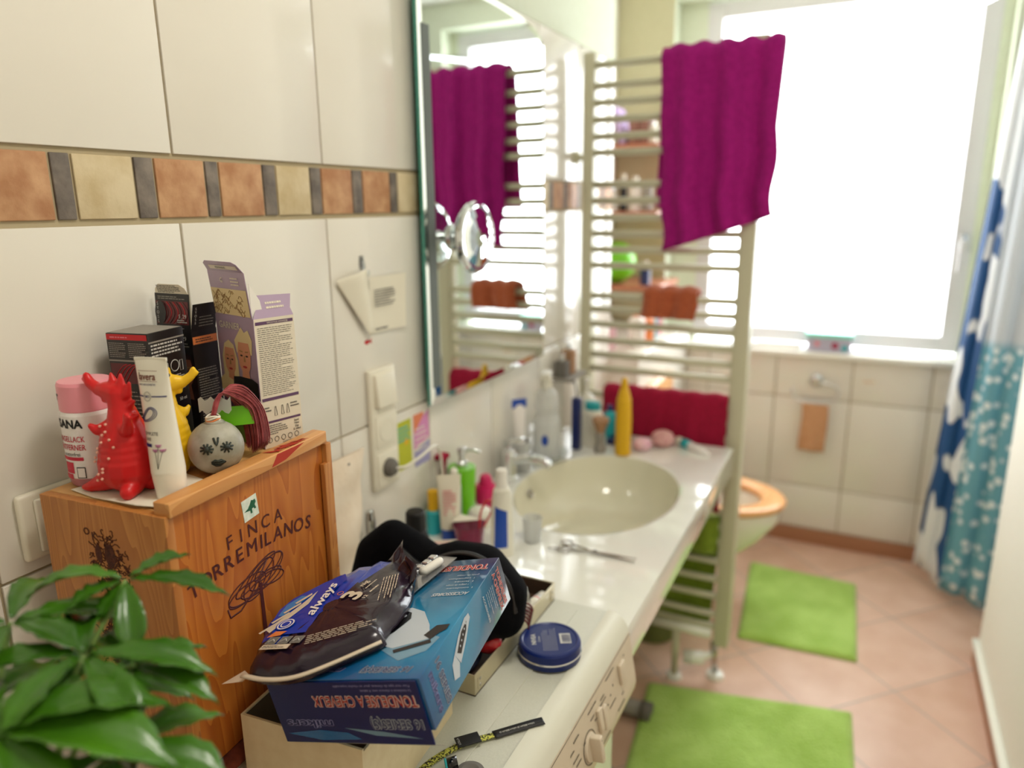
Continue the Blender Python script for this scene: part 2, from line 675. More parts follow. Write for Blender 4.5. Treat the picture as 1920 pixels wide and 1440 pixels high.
# fill lamp on the ceiling, added to brighten the near end of the room
cl = thing('fill_lamp', 'round flush white fill lamp added on the bathroom ceiling', 'lamp', (0.0, 0.6, 2.5))
b = MB()
b.lathe([(0.19, 0), (0.19, -0.03), (0.17, -0.035)], 'white_enamel', 40)
b.build('fill_lamp_base', cl)
em = bpy.data.materials.new('fill_lamp_shade')
em.use_nodes = True
pb = em.node_tree.nodes['Principled BSDF']
pb.inputs['Base Color'].default_value = (1, 0.95, 0.85, 1)
pb.inputs['Emission Color'].default_value = (1, 0.90, 0.74, 1)
pb.inputs['Emission Strength'].default_value = 2.0
MATS['fill_lamp_shade'] = em
b = MB()
b.lathe([(0.17, -0.03), (0.165, -0.055), (0.12, -0.072), (0.05, -0.078), (0.0, -0.079)], 'fill_lamp_shade', 40)
b.build('fill_lamp_shade', cl)
la = area('fill_lamp_light', (0.0, 0.6, 2.41), (0, 0, -1), 0.3, 0.3, 6, (1.0, 0.94, 0.85))
la.parent = cl
la.matrix_parent_inverse = Matrix.Translation(cl.location).inverted()

# recess: tiled ledge behind the toilet
b = MB()
b.box((-1.12, 2.55, 0), (-0.74, 3.36, 0.98), 'tile_cream', bev=0.004)
struct(b.build('wall_ledge'))

# ------------------------------------------------------------------ washing machine
wm = thing('washing_machine', 'white front-loading washing machine with knob and control panel against the tiled wall', 'washing machine', (-0.585, 0.77, 0))
noisy('wm_top', (202, 202, 188), (208, 208, 194), 400, 0.45, bump=0.25)
mat('wm_panel', (214, 200, 178), 0.38)
mat('wm_edge', (218, 216, 200), 0.3, coat=0.3)
mat('wm_line', (84, 76, 62), 0.6)
# world coordinates relative to the root: x = X+0.585, y = Y-0.77
MW = Matrix.Translation((0.585, -0.77, 0))
b = MB(MW)
b.box((-0.845, 0.478, 0.02), (-0.335, 1.072, 0.815), 'white_enamel', bev=0.006)
for y in (0.53, 1.02):
    for x in (-0.8, -0.38):
        b.tube([(x, y, 0), (x, y, 0.03)], 0.02, 'black')
b.build('body', wm)
b = MB(MW)
b.box((-0.845, 0.472, 0.822), (-0.350, 1.078, 0.848), 'wm_top', bev=0.004)
b.box((-0.80, 0.50, 0.8478), (-0.400, 1.055, 0.8500), 'wm_top', bev=0.0008)
b.build('worktop', wm)
b = MB(MW)
# curved front strip and sloping fascia (profile swept along y)
prof = [(-0.352, 0.850), (-0.338, 0.8485), (-0.327, 0.842), (-0.319, 0.832), (-0.314, 0.818), (-0.300, 0.740), (-0.298, 0.725), (-0.300, 0.712), (-0.318, 0.672), (-0.335, 0.668), (-0.352, 0.668)]
n = len(prof)
vs = [(p[0], 0.474, p[1]) for p in prof] + [(p[0], 1.078, p[1]) for p in prof]
qf = [(i, (i + 1) % n, n + (i + 1) % n, n + i) for i in range(n)][:-1]
b.add(vs, qf[:4], 'wm_edge', True)
b.add(vs, qf[4:], 'wm_panel', True)
b.add(vs, [tuple(range(n)), tuple(reversed(range(n, 2 * n)))], 'wm_panel')
b.tube([(-0.3135, 0.476, 0.814), (-0.3135, 1.077, 0.814)], 0.0007, 'wm_line', 4)
PF = frame((-0.314, 0.474, 0.818), (0, 1, 0), (-0.014, 0, 0.078))     # fascia plane: x along y, y up the slope, z out
# y on fascia runs 0 (top) down to about -0.10
PM = MW @ PF
b2 = MB(PM)
b2.M = PM
for (x, y, wd) in [(0.50, -0.012, 0.05), (0.42, -0.016, 0.05), (0.49, -0.060, 0.03), (0.41, -0.030, 0.02), (0.35, -0.020, 0.03), (0.54, -0.072, 0.02), (0.34, -0.045, 0.03), (0.345, -0.055, 0.025), (0.335, -0.065, 0.03), (0.565, -0.02, 0.010), (0.46, -0.026, 0.03), (0.45, -0.033, 0.045), (0.44, -0.04, 0.05), (0.38, -0.045, 0.03), (0.33, -0.03, 0.02), (0.28, -0.04, 0.022), (0.27, -0.05, 0.03), (0.26, -0.06, 0.028), (0.25, -0.07, 0.04), (0.24, -0.08, 0.03), (0.20, -0.03, 0.03), (0.53, -0.085, 0.05), (0.45, -0.09, 0.04), (0.15, -0.05, 0.03), (0.14, -0.06, 0.04), (0.12, -0.07, 0.03)]:
    b2.lines(x - wd / 2, y - 0.0014, x + wd / 2, y + 0.0014, 1, 'wm_line', Matrix.Identity(4), 0.0008, seed=int(x * 100), duty=0.8)
for (x, y) in [(0.50, -0.035), (0.485, -0.043), (0.47, -0.05), (0.30, -0.05), (0.29, -0.06), (0.28, -0.075), (0.27, -0.085)]:
    b2.disc(x, y, 0.0018, 0.0018, 'print_dark', Matrix.Identity(4), 0.0009, 10)
b2.disc(0.285, -0.067, 0.004, 0.004, 'pink', Matrix.Identity(4), 0.0010, 12)
b.v += b2.v if False else []
nb = len(b.v)
b.v += b2.v
b.f += [tuple(i + nb for i in f) for f in b2.f]
b.m += b2.m
b.s += b2.s
b.build('control_panel', wm)
# round programme knob and push buttons
b = MB(PM)
kc = (0.385, -0.062)
K = Matrix.Translation((kc[0], kc[1], 0))
b.tube([(kc[0] + 0.024 * math.cos(a / 24 * 2 * PI), kc[1] + 0.024 * math.sin(a / 24 * 2 * PI), 0.0005) for a in range(24)], 0.0006, 'wm_line', 5, closed=True)
b.lathe([(0.021, 0), (0.0205, 0.003), (0.019, 0.004), (0, 0.004)], 'wm_panel', 30, K)
b.box((kc[0] - 0.0055, kc[1] - 0.020, 0.003), (kc[0] + 0.0055, kc[1] + 0.020, 0.021), 'wm_panel', bev=0.002)
b.disc(kc[0], kc[1] + 0.014, 0.001, 0.001, 'print_dark', Matrix.Identity(4), 0.0213, 8)
b.build('knob', wm)
b = MB(PM)
kc = (0.13, -0.06)
K = Matrix.Translation((kc[0], kc[1], 0))
b.tube([(kc[0] + 0.030 * math.cos(a / 24 * 2 * PI), kc[1] + 0.030 * math.sin(a / 24 * 2 * PI), 0.0005) for a in range(24)], 0.0006, 'wm_line', 5, closed=True)
b.lathe([(0.026, 0), (0.025, 0.01), (0.022, 0.014), (0, 0.014)], 'wm_panel', 30, K)
b.build('knob', wm)
for (x, y) in [(0.43, -0.045), (0.448, -0.052)]:
    b = MB(PM)
    b.box((x - 0.007, y - 0.022, 0), (x + 0.006, y + 0.016, 0.006), 'wm_panel', bev=0.0015)
    b.build('button', wm)
b = MB(PM)
b.box((0.53, -0.055, 0), (0.552, -0.02, 0.006), 'wm_panel', bev=0.0015)
b.build('button', wm)
# door on the front
b = MB(MW)
DMx = frame((-0.335, 0.775, 0.38), (0, 1, 0), (0, 0, 1))
b.lathe([(0.19, 0), (0.19, 0.012), (0.165, 0.024), (0.14, 0.02), (0.13, 0.0)], 'white_enamel', 48, DMx)
b.lathe([(0.132, 0.004), (0.10, 0.0), (0.0, -0.002)], 'black_gloss', 40, DMx)
b.build('door', wm)

# ------------------------------------------------------------------ vanity top with round basin
vt = thing('washbasin_counter', 'long glossy white washbasin counter with a large sunken round basin', 'washbasin', (-0.59, 1.6, 0))
MV = Matrix.Translation((0.59, -1.6, 0))
CX0, CX1, CY0, CY1, CZ = -0.853, -0.318, 1.085, 2.125, 0.82
ecx, ecy, erx, ery = -0.578, 1.655, 0.202, 0.270
N = 96
b = MB(MV)
rings = []
out = []
for j in range(N):
    a = 2 * PI * j / N
    dx, dy = math.cos(a), math.sin(a)
    t = min(((CX1 - ecx) if dx > 0 else (CX0 - ecx)) / dx if abs(dx) > 1e-9 else 9, ((CY1 - ecy) if dy > 0 else (CY0 - ecy)) / dy if abs(dy) > 1e-9 else 9)
    out.append((ecx + dx * t, ecy + dy * t, CZ))
# snap nearest ring vertices to the four corners
for c in ((CX0, CY0), (CX1, CY0), (CX1, CY1), (CX0, CY1)):
    i = min(range(N), key=lambda q: (out[q][0] - c[0]) ** 2 + (out[q][1] - c[1]) ** 2)
    out[i] = (c[0], c[1], CZ)
rings.append(out)


def ering(k, z):
    return [(ecx + erx * k * math.cos(2 * PI * j / N), ecy + ery * k * math.sin(2 * PI * j / N), z) for j in range(N)]


rings.append(ering(1.035, CZ))
rings.append(ering(1.0, CZ - 0.002))
bowl = [(1.0, 0.0), (0.985, 0.010), (0.965, 0.03), (0.93, 0.06), (0.86, 0.095), (0.74, 0.125), (0.55, 0.145), (0.3, 0.152), (0.08, 0.154)]
vs = []
for rg in rings:
    vs += rg
fs = []
for i in range(len(rings) - 1):
    for j in range(N):
        fs.append((i * N + j, i * N + (j + 1) % N, (i + 1) * N + (j + 1) % N, (i + 1) * N + j))
b.add(vs, fs[:N], 'white_gloss', False)
b.add(vs, fs[N:], 'white_gloss', True)
# edges
b.box((CX1 - 0.02, CY0, CZ - 0.082), (CX1, CY1, CZ - 0.0006), 'white_gloss', bev=0.003)
b.box((CX0, CY0, CZ - 0.082), (CX1 - 0.001, CY0 + 0.02, CZ - 0.0006), 'white_gloss', bev=0.003)
b.box((CX0, CY1 - 0.02, CZ - 0.082), (CX1 - 0.001, CY1, CZ - 0.0006), 'white_gloss', bev=0.003)
b.build('countertop', vt)
b = MB(MV)
vs = []
for k, z in bowl:
    vs += ering(k, CZ - 0.002 - z)
b.add(vs, [(i * N + j, i * N + (j + 1) % N, (i + 1) * N + (j + 1) % N, (i + 1) * N + j) for i in range(len(bowl) - 1) for j in range(N)], 'basin_c', True)
# underside skin of the bowl
vs = []
for k, z in bowl:
    vs += ering(k * 1.04, CZ - 0.012 - z)
b.add(vs, [(i * N + j, (i + 1) * N + j, (i + 1) * N + (j + 1) % N, i * N + (j + 1) % N) for i in range(len(bowl) - 1) for j in range(N)], 'basin_c', True)
bw = b.build('basin', vt)
b = MB(MV)
b.lathe([(0.03, CZ - 0.150), (0.024, CZ - 0.148), (0, CZ - 0.147)], 'chrome', 24, Matrix.Translation((ecx, ecy, 0)))
b.build('drain', bw)
b = MB(MV)
b.lathe([(0.013, 0.0), (0.011, 0.004), (0.008, 0.002), (0, 0.0)], 'steel', 20, frame((ecx - erx * 0.93, ecy - 0.0, CZ - 0.045), (0, 1, 0), (-0.3, 0, 1)))
b.build('overflow', bw)
# siphon under the basin
sp_ = thing('siphon_pipe', 'chrome siphon pipe below the white washbasin', 'pipe', (ecx, ecy, 0.6))
b = MB()
b.tube(rail([(0, 0, 0.056), (0, 0, -0.10), (-0.03, 0, -0.15), (-0.06, 0, -0.10), (-0.10, 0, -0.06), (-0.268, 0, -0.06)]), 0.017, 'chrome', 14)
b.build('bent_tube', sp_)

# faucet between basin and wall
fc = thing('basin_faucet', 'chrome single-lever mixer tap at the wall side of the basin', 'faucet', (-0.815, 1.625, 0.82))
b = MB()
b.lathe([(0.026, 0), (0.026, 0.008), (0.021, 0.014), (0.021, 0.075), (0.018, 0.085), (0, 0.088)], 'chrome', 28)
b.build('body', fc)
b = MB()
b.tube(rail([(0.0, 0, 0.05), (0.05, 0, 0.068), (0.10, 0, 0.066), (0.118, 0, 0.052)]), [0.014] * 12 + [0.012] * 7, 'chrome', 14)
b.build('spout', fc)
b = MB()
b.tube([(0.0, 0.0, 0.088), (-0.01, 0, 0.10), (0.05, -0.02, 0.125)], [0.012, 0.010, 0.006], 'chrome', 12)
b.build('lever', fc)

# ------------------------------------------------------------------ towel rack (radiator) as room divider
RY = 2.186
rk = thing('towel_radiator', 'tall cream ladder towel radiator standing out from the wall past the basin', 'towel radiator', (-0.56, RY, 0))
MR = Matrix.Translation((0.56, 0, 0))
for (x0, x1) in ((-0.826, -0.790), (-0.348, -0.302)):
    b = MB(MR)
    b.box((x0, -0.022, 0.125), (x1, 0.036, 1.965), 'rack_paint', bev=0.005)
    b.build('post', rk)
rz = [1.928, 1.87, 1.823, 1.775, 1.727, 1.681, 1.588, 1.54, 1.49, 1.442, 1.394, 1.345, 1.25, 1.207, 1.16, 1.109, 1.062, 1.016,
      0.93, 0.88, 0.83, 0.78, 0.73, 0.68, 0.59, 0.54, 0.49, 0.42, 0.358, 0.298, 0.233, 0.19]
for z in rz:
    b = MB(MR)
    b.tube([(-0.796, -0.010, z), (-0.56, -0.010, z), (-0.34, -0.010, z)], 0.0105, 'rack_paint', 12)
    b.build('rung', rk)
for z in (1.67, 0.42):
    b = MB(MR)
    b.tube([(-0.855, 0, z), (-0.822, 0, z)], 0.009, 'rack_paint', 12)
    b.lathe([(0.02, 0), (0.02, 0.008), (0.012, 0.014)], 'rack_paint', 20, frame((-0.855, 0, z), (0, 1, 0), (0, 0, 1)))
    b.build('wall_bracket', rk)
# pipework
pp = thing('radiator_pipe', 'white heating pipe with valve leading from the floor to the towel radiator', 'pipe', (-0.45, RY - 0.06, 0))
b = MB()
b.tube([(-0.09, 0, 0.19), (0.10, 0, 0.19)], 0.015, 'white_enamel', 14)
b.build('cross_pipe', pp)
b = MB()
b.tube([(-0.01, 0, 0.0), (-0.01, 0, 0.19)], 0.012, 'rack_paint', 14)
b.lathe([(0.027, 0.0), (0.024, 0.012), (0.013, 0.018)], 'white_gloss', 24, Matrix.Translation((-0.01, 0, 0)))
b.build('riser', pp)
b = MB()
b.tube([(0.105, 0.06, 0.126), (0.105, 0.06, 0.08), (0.112, 0.06, 0.0)], [0.014, 0.012, 0.008], 'steel', 14)
b.lathe([(0.03, 0.0), (0.027, 0.014), (0.01, 0.02)], 'white_gloss', 24, Matrix.Translation((0.112, 0.06, 0)))
b.build('riser', pp)
b = MB()
b.tube([(0.095, 0.05, 0.085), (0.072, 0.02, 0.085)], 0.012, 'white_enamel', 16)
b.tube([(0.078, 0.020, 0.085), (0.016, 0.0, 0.085)], [0.023, 0.022], 'white_gloss', 20)
b.build('thermostat_head', pp)


# ------------------------------------------------------------------ cloths
def cloth(name, x0, x1, ztop, zf, zb, yf, yb, m, waves=4, amp=0.012, seed=0, flare=0.0, slope=0.0, solid=0.006, fold=0.0, sway=0.0):
    """towel hung over a bar: front down to zf(x), over, back down to zb"""
    rnd = random.Random(seed)
    ph = [rnd.random() * 6 for _ in range(4)]

    def fn(u, v):
        zfx = zf + slope * u
        x = x0 + (x1 - x0) * u
        lf, lb = ztop - zfx, ztop - zb
        L_ = lf + lb + 0.06
        s = v * L_
        wv = amp * (math.sin(u * PI * waves + ph[0]) + 0.5 * math.sin(u * PI * waves * 2.3 + ph[1]))
        if s < lf:
            z = zfx + s
            dn = (ztop - z) / max(lf, 1e-3)
            y = yf + wv * (0.35 + 0.65 * dn) - 0.004
            x += (u - 0.5) * flare * dn + sway * dn + 0.008 * math.sin(z * 30 + ph[2]) * dn
            z += 0.0
        elif s < lf + 0.06:
            t = (s - lf) / 0.06
            y = yf + (yb - yf) * t + wv * 0.35
            z = ztop + 0.012 * math.sin(PI * t) + amp * 0.35 * math.sin(u * PI * waves * 2 + ph[3])
        else:
            q = s - lf - 0.06
            z = ztop - q
            y = yb + wv * 0.3 + 0.006
            x += -0.02 * q / max(lb, 1e-3)
        return (x, y, z)
    b = MB()
    b.grid(fn, 60, 50, m)
    return b.build(name, solid=solid, subsurf=0)


noisy('towel_magenta', (158, 8, 118), (176, 16, 130), 90, 0.95, bump=0.9, bscale=500)
noisy('towel_red', (150, 4, 48), (168, 8, 58), 90, 0.95, bump=0.8, bscale=500)
noisy('towel_rust', (176, 84, 50), (190, 98, 60), 90, 0.95, bump=0.8, bscale=500, sheen=0.3)
noisy('towel_green', (124, 148, 30), (146, 170, 50), 60, 0.95, bump=0.8, bscale=500, sheen=0.3)
t = cloth('hanging_towel', -0.585, -0.262, 1.945, 1.395, 1.52, RY - 0.040, RY + 0.018, 'towel_magenta', 5, 0.014, 3, flare=-0.02, slope=0.10, solid=0.010, sway=0.012)
tag(t, 'large magenta towel hung over the top rungs of the cream towel radiator', 'towel')
t = cloth('hanging_towel', -0.735, -0.347, 0.955, 0.60, 0.62, RY - 0.034, RY + 0.014, 'towel_red', 6, 0.006, 5, solid=0.006)
tag(t, 'dark red towel folded over the radiator behind the washbasin counter', 'towel')
t = cloth('wash_cloth', -0.612, -0.452, 1.272, 1.195, 1.185, RY - 0.040, RY + 0.018, 'towel_rust', 3, 0.008, 9, solid=0.012)
tag(t, 'small rust brown washcloth draped over the middle rungs of the radiator', 'cloth')
t = cloth('hanging_towel', -0.70, -0.352, 0.56, 0.455, 0.13, RY - 0.030, RY + 0.020, 'towel_green', 5, 0.006, 12, solid=0.008)
t.location.y = 0.0
tag(t, 'olive green towel hanging low on the radiator below the dark red towel', 'towel')

# ------------------------------------------------------------------ rugs
noisy('rug_green', (154, 190, 78), (178, 212, 106), 8, 0.95, bump=0.0, sheen=0.2)
m = MATS['rug_green']
T = m.node_tree
vo = nd(m, 'ShaderNodeTexVoronoi')
vo.inputs['Scale'].default_value = 110
tc = nd(m, 'ShaderNodeTexCoord')
T.links.new(tc.outputs['Object'], vo.inputs['Vector'])
bp = nd(m, 'ShaderNodeBump')
bp.inputs['Strength'].default_value = 0.8
bp.inputs['Distance'].default_value = 0.006
T.links.new(vo.outputs['Distance'], bp.inputs['Height'])
bp.invert = True
T.links.new(bp.outputs[0], T.nodes['Principled BSDF'].inputs['Normal'])


def rug(pts, label):
    o = MB()
    cx = sum(p[0] for p in pts) / 4
    cy = sum(p[1] for p in pts) / 4
    rnd = random.Random(len(label))

    def fn(u, v):
        a = [pts[0][k] * (1 - u) * (1 - v) + pts[1][k] * u * (1 - v) + pts[2][k] * u * v + pts[3][k] * (1 - u) * v for k in (0, 1)]
        e = min(u, 1 - u, v, 1 - v)
        z = 0.016 * min(1, e / 0.02) + 0.003 * math.sin(u * 9 + v * 7) * min(1, e * 20) + 0.0035
        return (a[0] - cx, a[1] - cy, z)
    o.grid(fn, 60, 60, 'rug_green')
    ob = o.build('bath_mat')
    ob.location = (cx, cy, 0)
    tag(ob, label, 'bath mat')
    return ob


rug([(-0.308, 2.44), (0.085, 2.465), (0.068, 3.02), (-0.352, 3.04)], 'smaller lime green bath mat on the floor by the toilet')
rug([(-0.44, 1.30), (0.125, 1.42), (0.077, 2.177), (-0.527, 2.05)], 'larger lime green bath mat in front of the washing machine and basin')

# ------------------------------------------------------------------ toilet
tl = thing('toilet', 'wall-hung white toilet with an orange pine seat behind the radiator', 'toilet', (-0.47, 2.74, 0))
b = MB()
# bowl: stacked egg-shaped sections; local x from wall (-.27) to front (+.26)
secs = [(0.405, 0.255, 0.185, 0.0), (0.36, 0.25, 0.18, 0.0), (0.27, 0.215, 0.15, -0.03), (0.18, 0.165, 0.12, -0.075), (0.10, 0.11, 0.09, -0.13), (0.085, 0.06, 0.05, -0.16)]
vs = []
n = 40
for (z, rx, ry, ox) in secs:
    for j in range(n):
        a = 2 * PI * j / n
        vs.append((ox + rx * math.cos(a), ry * math.sin(a), z))
fs = [(i * n + j, (i + 1) * n + j, (i + 1) * n + (j + 1) % n, i * n + (j + 1) % n) for i in range(len(secs) - 1) for j in range(n)]
fs.append(tuple(range((len(secs) - 1) * n, len(secs) * n)))
b.add(vs, fs, 'ceramic', True)
ins = [(0.405, 0.255, 0.185), (0.408, 0.235, 0.165), (0.40, 0.20, 0.13), (0.30, 0.15, 0.10), (0.24, 0.07, 0.05)]
vs = []
for (z, rx, ry) in ins:
    for j in range(n):
        a = 2 * PI * j / n
        vs.append((rx * math.cos(a), ry * math.sin(a), z))
b.add(vs, [(i * n + j, i * n + (j + 1) % n, (i + 1) * n + (j + 1) % n, (i + 1) * n + j) for i in range(len(ins) - 1) for j in range(n)] + [tuple(range((len(ins) - 1) * n, len(ins) * n))], 'ceramic', True)
b.box((-0.27, -0.17, 0.10), (-0.10, 0.17, 0.40), 'ceramic', bev=0.03)
b.build('bowl', tl)
wood('pine_seat', (238, 184, 128), (226, 160, 100), 'Y', 8, 0.25)
b = MB()
n = 48
sec = [(1.0, 0.412), (1.02, 0.424), (0.99, 0.434), (0.90, 0.436), (0.70, 0.432), (0.66, 0.424), (0.68, 0.412)]
vs = []
for (k, z) in sec:
    for j in range(n):
        a = 2 * PI * j / n
        rx, ry = 0.262 * k, 0.198 * k
        if k < 0.8:
            rx -= 0.0
            ry -= 0.0
        vs.append((rx * math.cos(a), ry * math.sin(a), z))
m_ = len(sec)
b.add(vs, [(i * n + j, i * n + (j + 1) % n, ((i + 1) % m_) * n + (j + 1) % n, ((i + 1) % m_) * n + j) for i in range(m_) for j in range(n)], 'pine_seat', True)
b.build('seat', tl, label='orange pine toilet seat')
b = MB()
b.box((-0.262, -0.18, 0.436), (-0.225, 0.18, 0.86), 'pine_seat', bev=0.008)
b.build('lid', tl)

# ------------------------------------------------------------------ towel ring and brown strip on the far wall
tr_ = thing('towel_ring', 'chrome towel ring below the window sill', 'towel ring', (-0.172, Y0, 0.772))
b = MB()
b.lathe([(0.028, 0), (0.028, 0.012), (0.018, 0.022), (0.012, 0.03), (0, 0.032)], 'chrome', 28, frame((0, 0, 0), (1, 0, 0), (0, 0, 1)))
b.build('wall_plate', tr_)
b = MB()
b.tube(rail([(-0.095, -0.03, -0.035), (-0.085, -0.034, -0.075), (-0.04, -0.036, -0.092), (0.04, -0.036, -0.092), (0.085, -0.034, -0.075), (0.090, -0.03, -0.03), (0.05, -0.028, -0.008), (0, -0.026, 0.0)]), 0.0045, 'chrome', 10)
b.build('ring', tr_)
noisy('brown_cloth', (196, 146, 106), (206, 158, 120), 60, 0.95)
b = MB()
b.grid(lambda u, v: (-0.165 + (u - 0.5) * 0.108 + 0.003 * math.sin(v * 5), 3.324 + 0.006 * math.sin(u * 9) * v, 0.672 - 0.215 * v), 16, 20, 'brown_cloth')
t = b.build('hand_cloth', solid=0.006)
tag(t, 'small light brown cloth hanging from the chrome towel ring', 'cloth')
# little text sticker on far wall tile
b = MB()
FW = frame((0.035, Y0 - 0.0006, 0.783), (1, 0, 0), (0, 0, 1))
b.text('HALT', 0, 0, 0.012, 'towel_rust', FW, 0.0006)
b.box((-0.028, -0.009, 0.0), (0.028, 0.009, 0.0004), 'paper', FW)
t = b.build('tile_sticker')
tag(t, 'tiny faded sticker on the far wall tile right of the towel ring', 'sticker')

# ------------------------------------------------------------------ things on the window sill
mat('mint', (150, 232, 214), 0.4)
mat('lavender', (180, 176, 196), 0.5)
tb = thing('tissue_box', 'lavender patterned box with mint lid on the window sill', 'box', (-0.135, 3.40, WZ0))
b = MB()
b.box((-0.088, -0.045, 0), (0.088, 0.045, 0.062), 'lavender', bev=0.003)
FB = frame((-0.088, -0.045, 0), (1, 0, 0), (0, 0, 1))
b.disc(0.04, 0.035, 0.010, 0.012, 'pink', FB)
b.disc(0.112, 0.03, 0.014, 0.014, 'towel_red', FB)
b.disc(0.15, 0.022, 0.012, 0.014, 'teal', FB)
b.build('box_body', tb)
b = MB()
b.box((-0.098, -0.05, 0.062), (0.092, 0.05, 0.082), 'mint', bev=0.004)
b.build('lid', tb)
b = MB()
b.box((-0.095, -0.035, 0), (0.095, 0.035, 0.026), 'white', bev=0.008)
t = b.build('tissue_pack')
t.location = (-0.345, 3.40, WZ0)
tag(t, 'long flat white tissue pack on the window sill left of the box', 'tissues')
b = MB()
b.ell((0, 0, 0.015), (0.028, 0.022, 0.015), 'white')
t = b.build('soap_bar')
t.location = (-0.463, 3.375, WZ0)
tag(t, 'small white lump of soap at the left end of the sill', 'soap')

# ------------------------------------------------------------------ shower curtains
mat('curt_navy', (232, 236, 240), 0.6)
m = MATS['curt_navy']
T = m.node_tree
tc = nd(m, 'ShaderNodeTexCoord')
mp = nd(m, 'ShaderNodeMapping')
mp.inputs['Scale'].default_value = (1.6, 1.6, 0.8)
mp.inputs['Rotation'].default_value = (0.0, 0.5, 0)
n1 = nd(m, 'ShaderNodeTexNoise')
n1.inputs['Scale'].default_value = 6.5
n1.inputs['Detail'].default_value = 1.0
n1.inputs['Distortion'].default_value = 0.4
cr = nd(m, 'ShaderNodeValToRGB')
cr.color_ramp.interpolation = 'LINEAR'
e = cr.color_ramp.elements
e[0].position = 0.49
e[0].color = L((226, 230, 234))
e[1].position = 0.515
e[1].color = L((24, 76, 132))
spn = nd(m, 'ShaderNodeSeparateXYZ')
rgn = nd(m, 'ShaderNodeMapRange')
rgn.inputs[1].default_value = 1.60
rgn.inputs[2].default_value = 1.68
sub_ = nd(m, 'ShaderNodeMath', operation='SUBTRACT')
T.links.new(tc.outputs['Object'], mp.inputs[0])
T.links.new(mp.outputs[0], n1.inputs['Vector'])
T.links.new(tc.outputs['Object'], spn.inputs[0])
T.links.new(spn.outputs[2], rgn.inputs[0])
T.links.new(n1.outputs[0], sub_.inputs[0])
T.links.new(rgn.outputs[0], sub_.inputs[1])
T.links.new(sub_.outputs[0], cr.inputs[0])
T.links.new(cr.outputs[0], T.nodes['Principled BSDF'].inputs['Base Color'])
mat('curt_teal', (120, 180, 200), 0.5)
m = MATS['curt_teal']
T = m.node_tree
tc = nd(m, 'ShaderNodeTexCoord')
vo = nd(m, 'ShaderNodeTexVoronoi')
vo.inputs['Scale'].default_value = 26
cr = nd(m, 'ShaderNodeValToRGB')
e = cr.color_ramp.elements
e[0].position = 0.28
e[0].color = L((226, 236, 240))
e[1].position = 0.42
e[1].color = L((104, 164, 184))
sp2 = nd(m, 'ShaderNodeSeparateXYZ')
cr2 = nd(m, 'ShaderNodeMapRange')
cr2.inputs[1].default_value = 1.02
cr2.inputs[2].default_value = 1.06
mx = nd(m, 'ShaderNodeMixRGB')
mx.inputs[2].default_value = L((200, 208, 218))
T.links.new(tc.outputs['Object'], vo.inputs['Vector'])
T.links.new(vo.outputs['Distance'], cr.inputs[0])
T.links.new(tc.outputs['Object'], sp2.inputs[0])
T.links.new(sp2.outputs[2], cr2.inputs[0])
T.links.new(cr2.outputs[0], mx.inputs[0])
T.links.new(cr.outputs[0], mx.inputs[1])
T.links.new(mx.outputs[0], T.nodes['Principled BSDF'].inputs['Base Color'])


def curtain(label, P0, P1, z0, z1, m, waves, amp, gather=0.6, ph=0.0, lean=0.0):
    def fn(u, v):
        z = z0 + (z1 - z0) * v
        w_ = 1 - (1 - gather) * v
        uu = 0.5 + (u - 0.5) * w_ + 0.5 * (1 - w_) * 0.65
        x = P0[0] + (P1[0] - P0[0]) * uu
        y = P0[1] + (P1[1] - P0[1]) * uu + amp * math.sin(u * waves * 2 * PI + ph) * (0.6 + 0.4 * (1 - v))
        x += amp * 0.4 * math.cos(u * waves * 2 * PI + ph)
        zz = z + (0.02 * math.sin(u * 7) * (1 - v))
        return (x + lean * v, y, zz)
    b = MB()
    b.grid(fn, 90, 40, m)
    o = b.build('shower_curtain', solid=0.002)
    tag(o, label, 'shower curtain')
    return o


curtain('white shower curtain with navy blue animal pattern beside the window', (0.262, 3.16), (0.395, 3.02), 0.075, 2.2, 'curt_navy', 2.5, 0.012, 0.45, lean=0.055)
curtain('teal shower curtain with small white dots next to the right wall', (0.345, 3.015), (0.66, 2.82), 0.055, 2.2, 'curt_teal', 4.5, 0.016, 0.95, lean=0.05)
b = MB()
b.tube([(0.22, 3.366, 2.22), (0.40, 3.03, 2.22), (0.75, 2.78, 2.22), (0.75, 2.655, 2.22)], 0.012, 'chrome', 12)
t = b.build('curtain_rod')
tag(t, 'chrome shower curtain rod above the two shower curtains', 'curtain rod')

# ------------------------------------------------------------------ arched wall mirror
mr = thing('wall_mirror', 'tall frameless mirror with arched top on the wall above the washbasin', 'mirror', (-0.85, 1.583, 1.1))
b = MB()
MM = frame((-0.0, 0, 0), (0, 1, 0), (0, 0, 1))     # local: x->along y, y->up, z->out of wall
hw = 0.302
h0, h1 = 0.008, 0.836
outl = [(-hw, h0), (hw, h0)]
arc = []
top = 1.02
for i in range(25):
    a = PI * i / 24
    # shallow arch
    x = hw * math.cos(a)
    arc.append((x, 0.822 + 0.062 * math.sin(a) ** 0.75))
outl += arc
b.prism(outl, 0.012, 0.0198, 'glass_edge', MM)
def scl(pl, d):
    cx, cy = 0, 0.5
    return [(cx + (p[0] - cx) * (1 - d / hw), cy + (p[1] - cy) * (1 - d / 0.5)) for p in pl]
inn = scl(outl, 0.016)
n = len(outl)
vs = [(p[0], p[1], 0.0200) for p in outl] + [(p[0], p[1], 0.0216) for p in inn]
b.add(vs, [(i, (i + 1) % n, n + (i + 1) % n, n + i) for i in range(n)] + [tuple(range(n, 2 * n))], 'mirror_glass', False, MM)
b.build('mirror_glass', mr)
b = MB()
b.rect(-0.291, 0.045, -0.262, 0.775, 'frosted', MM, 0.0222)
b.build('frosted_strip', mr)
b = MB()
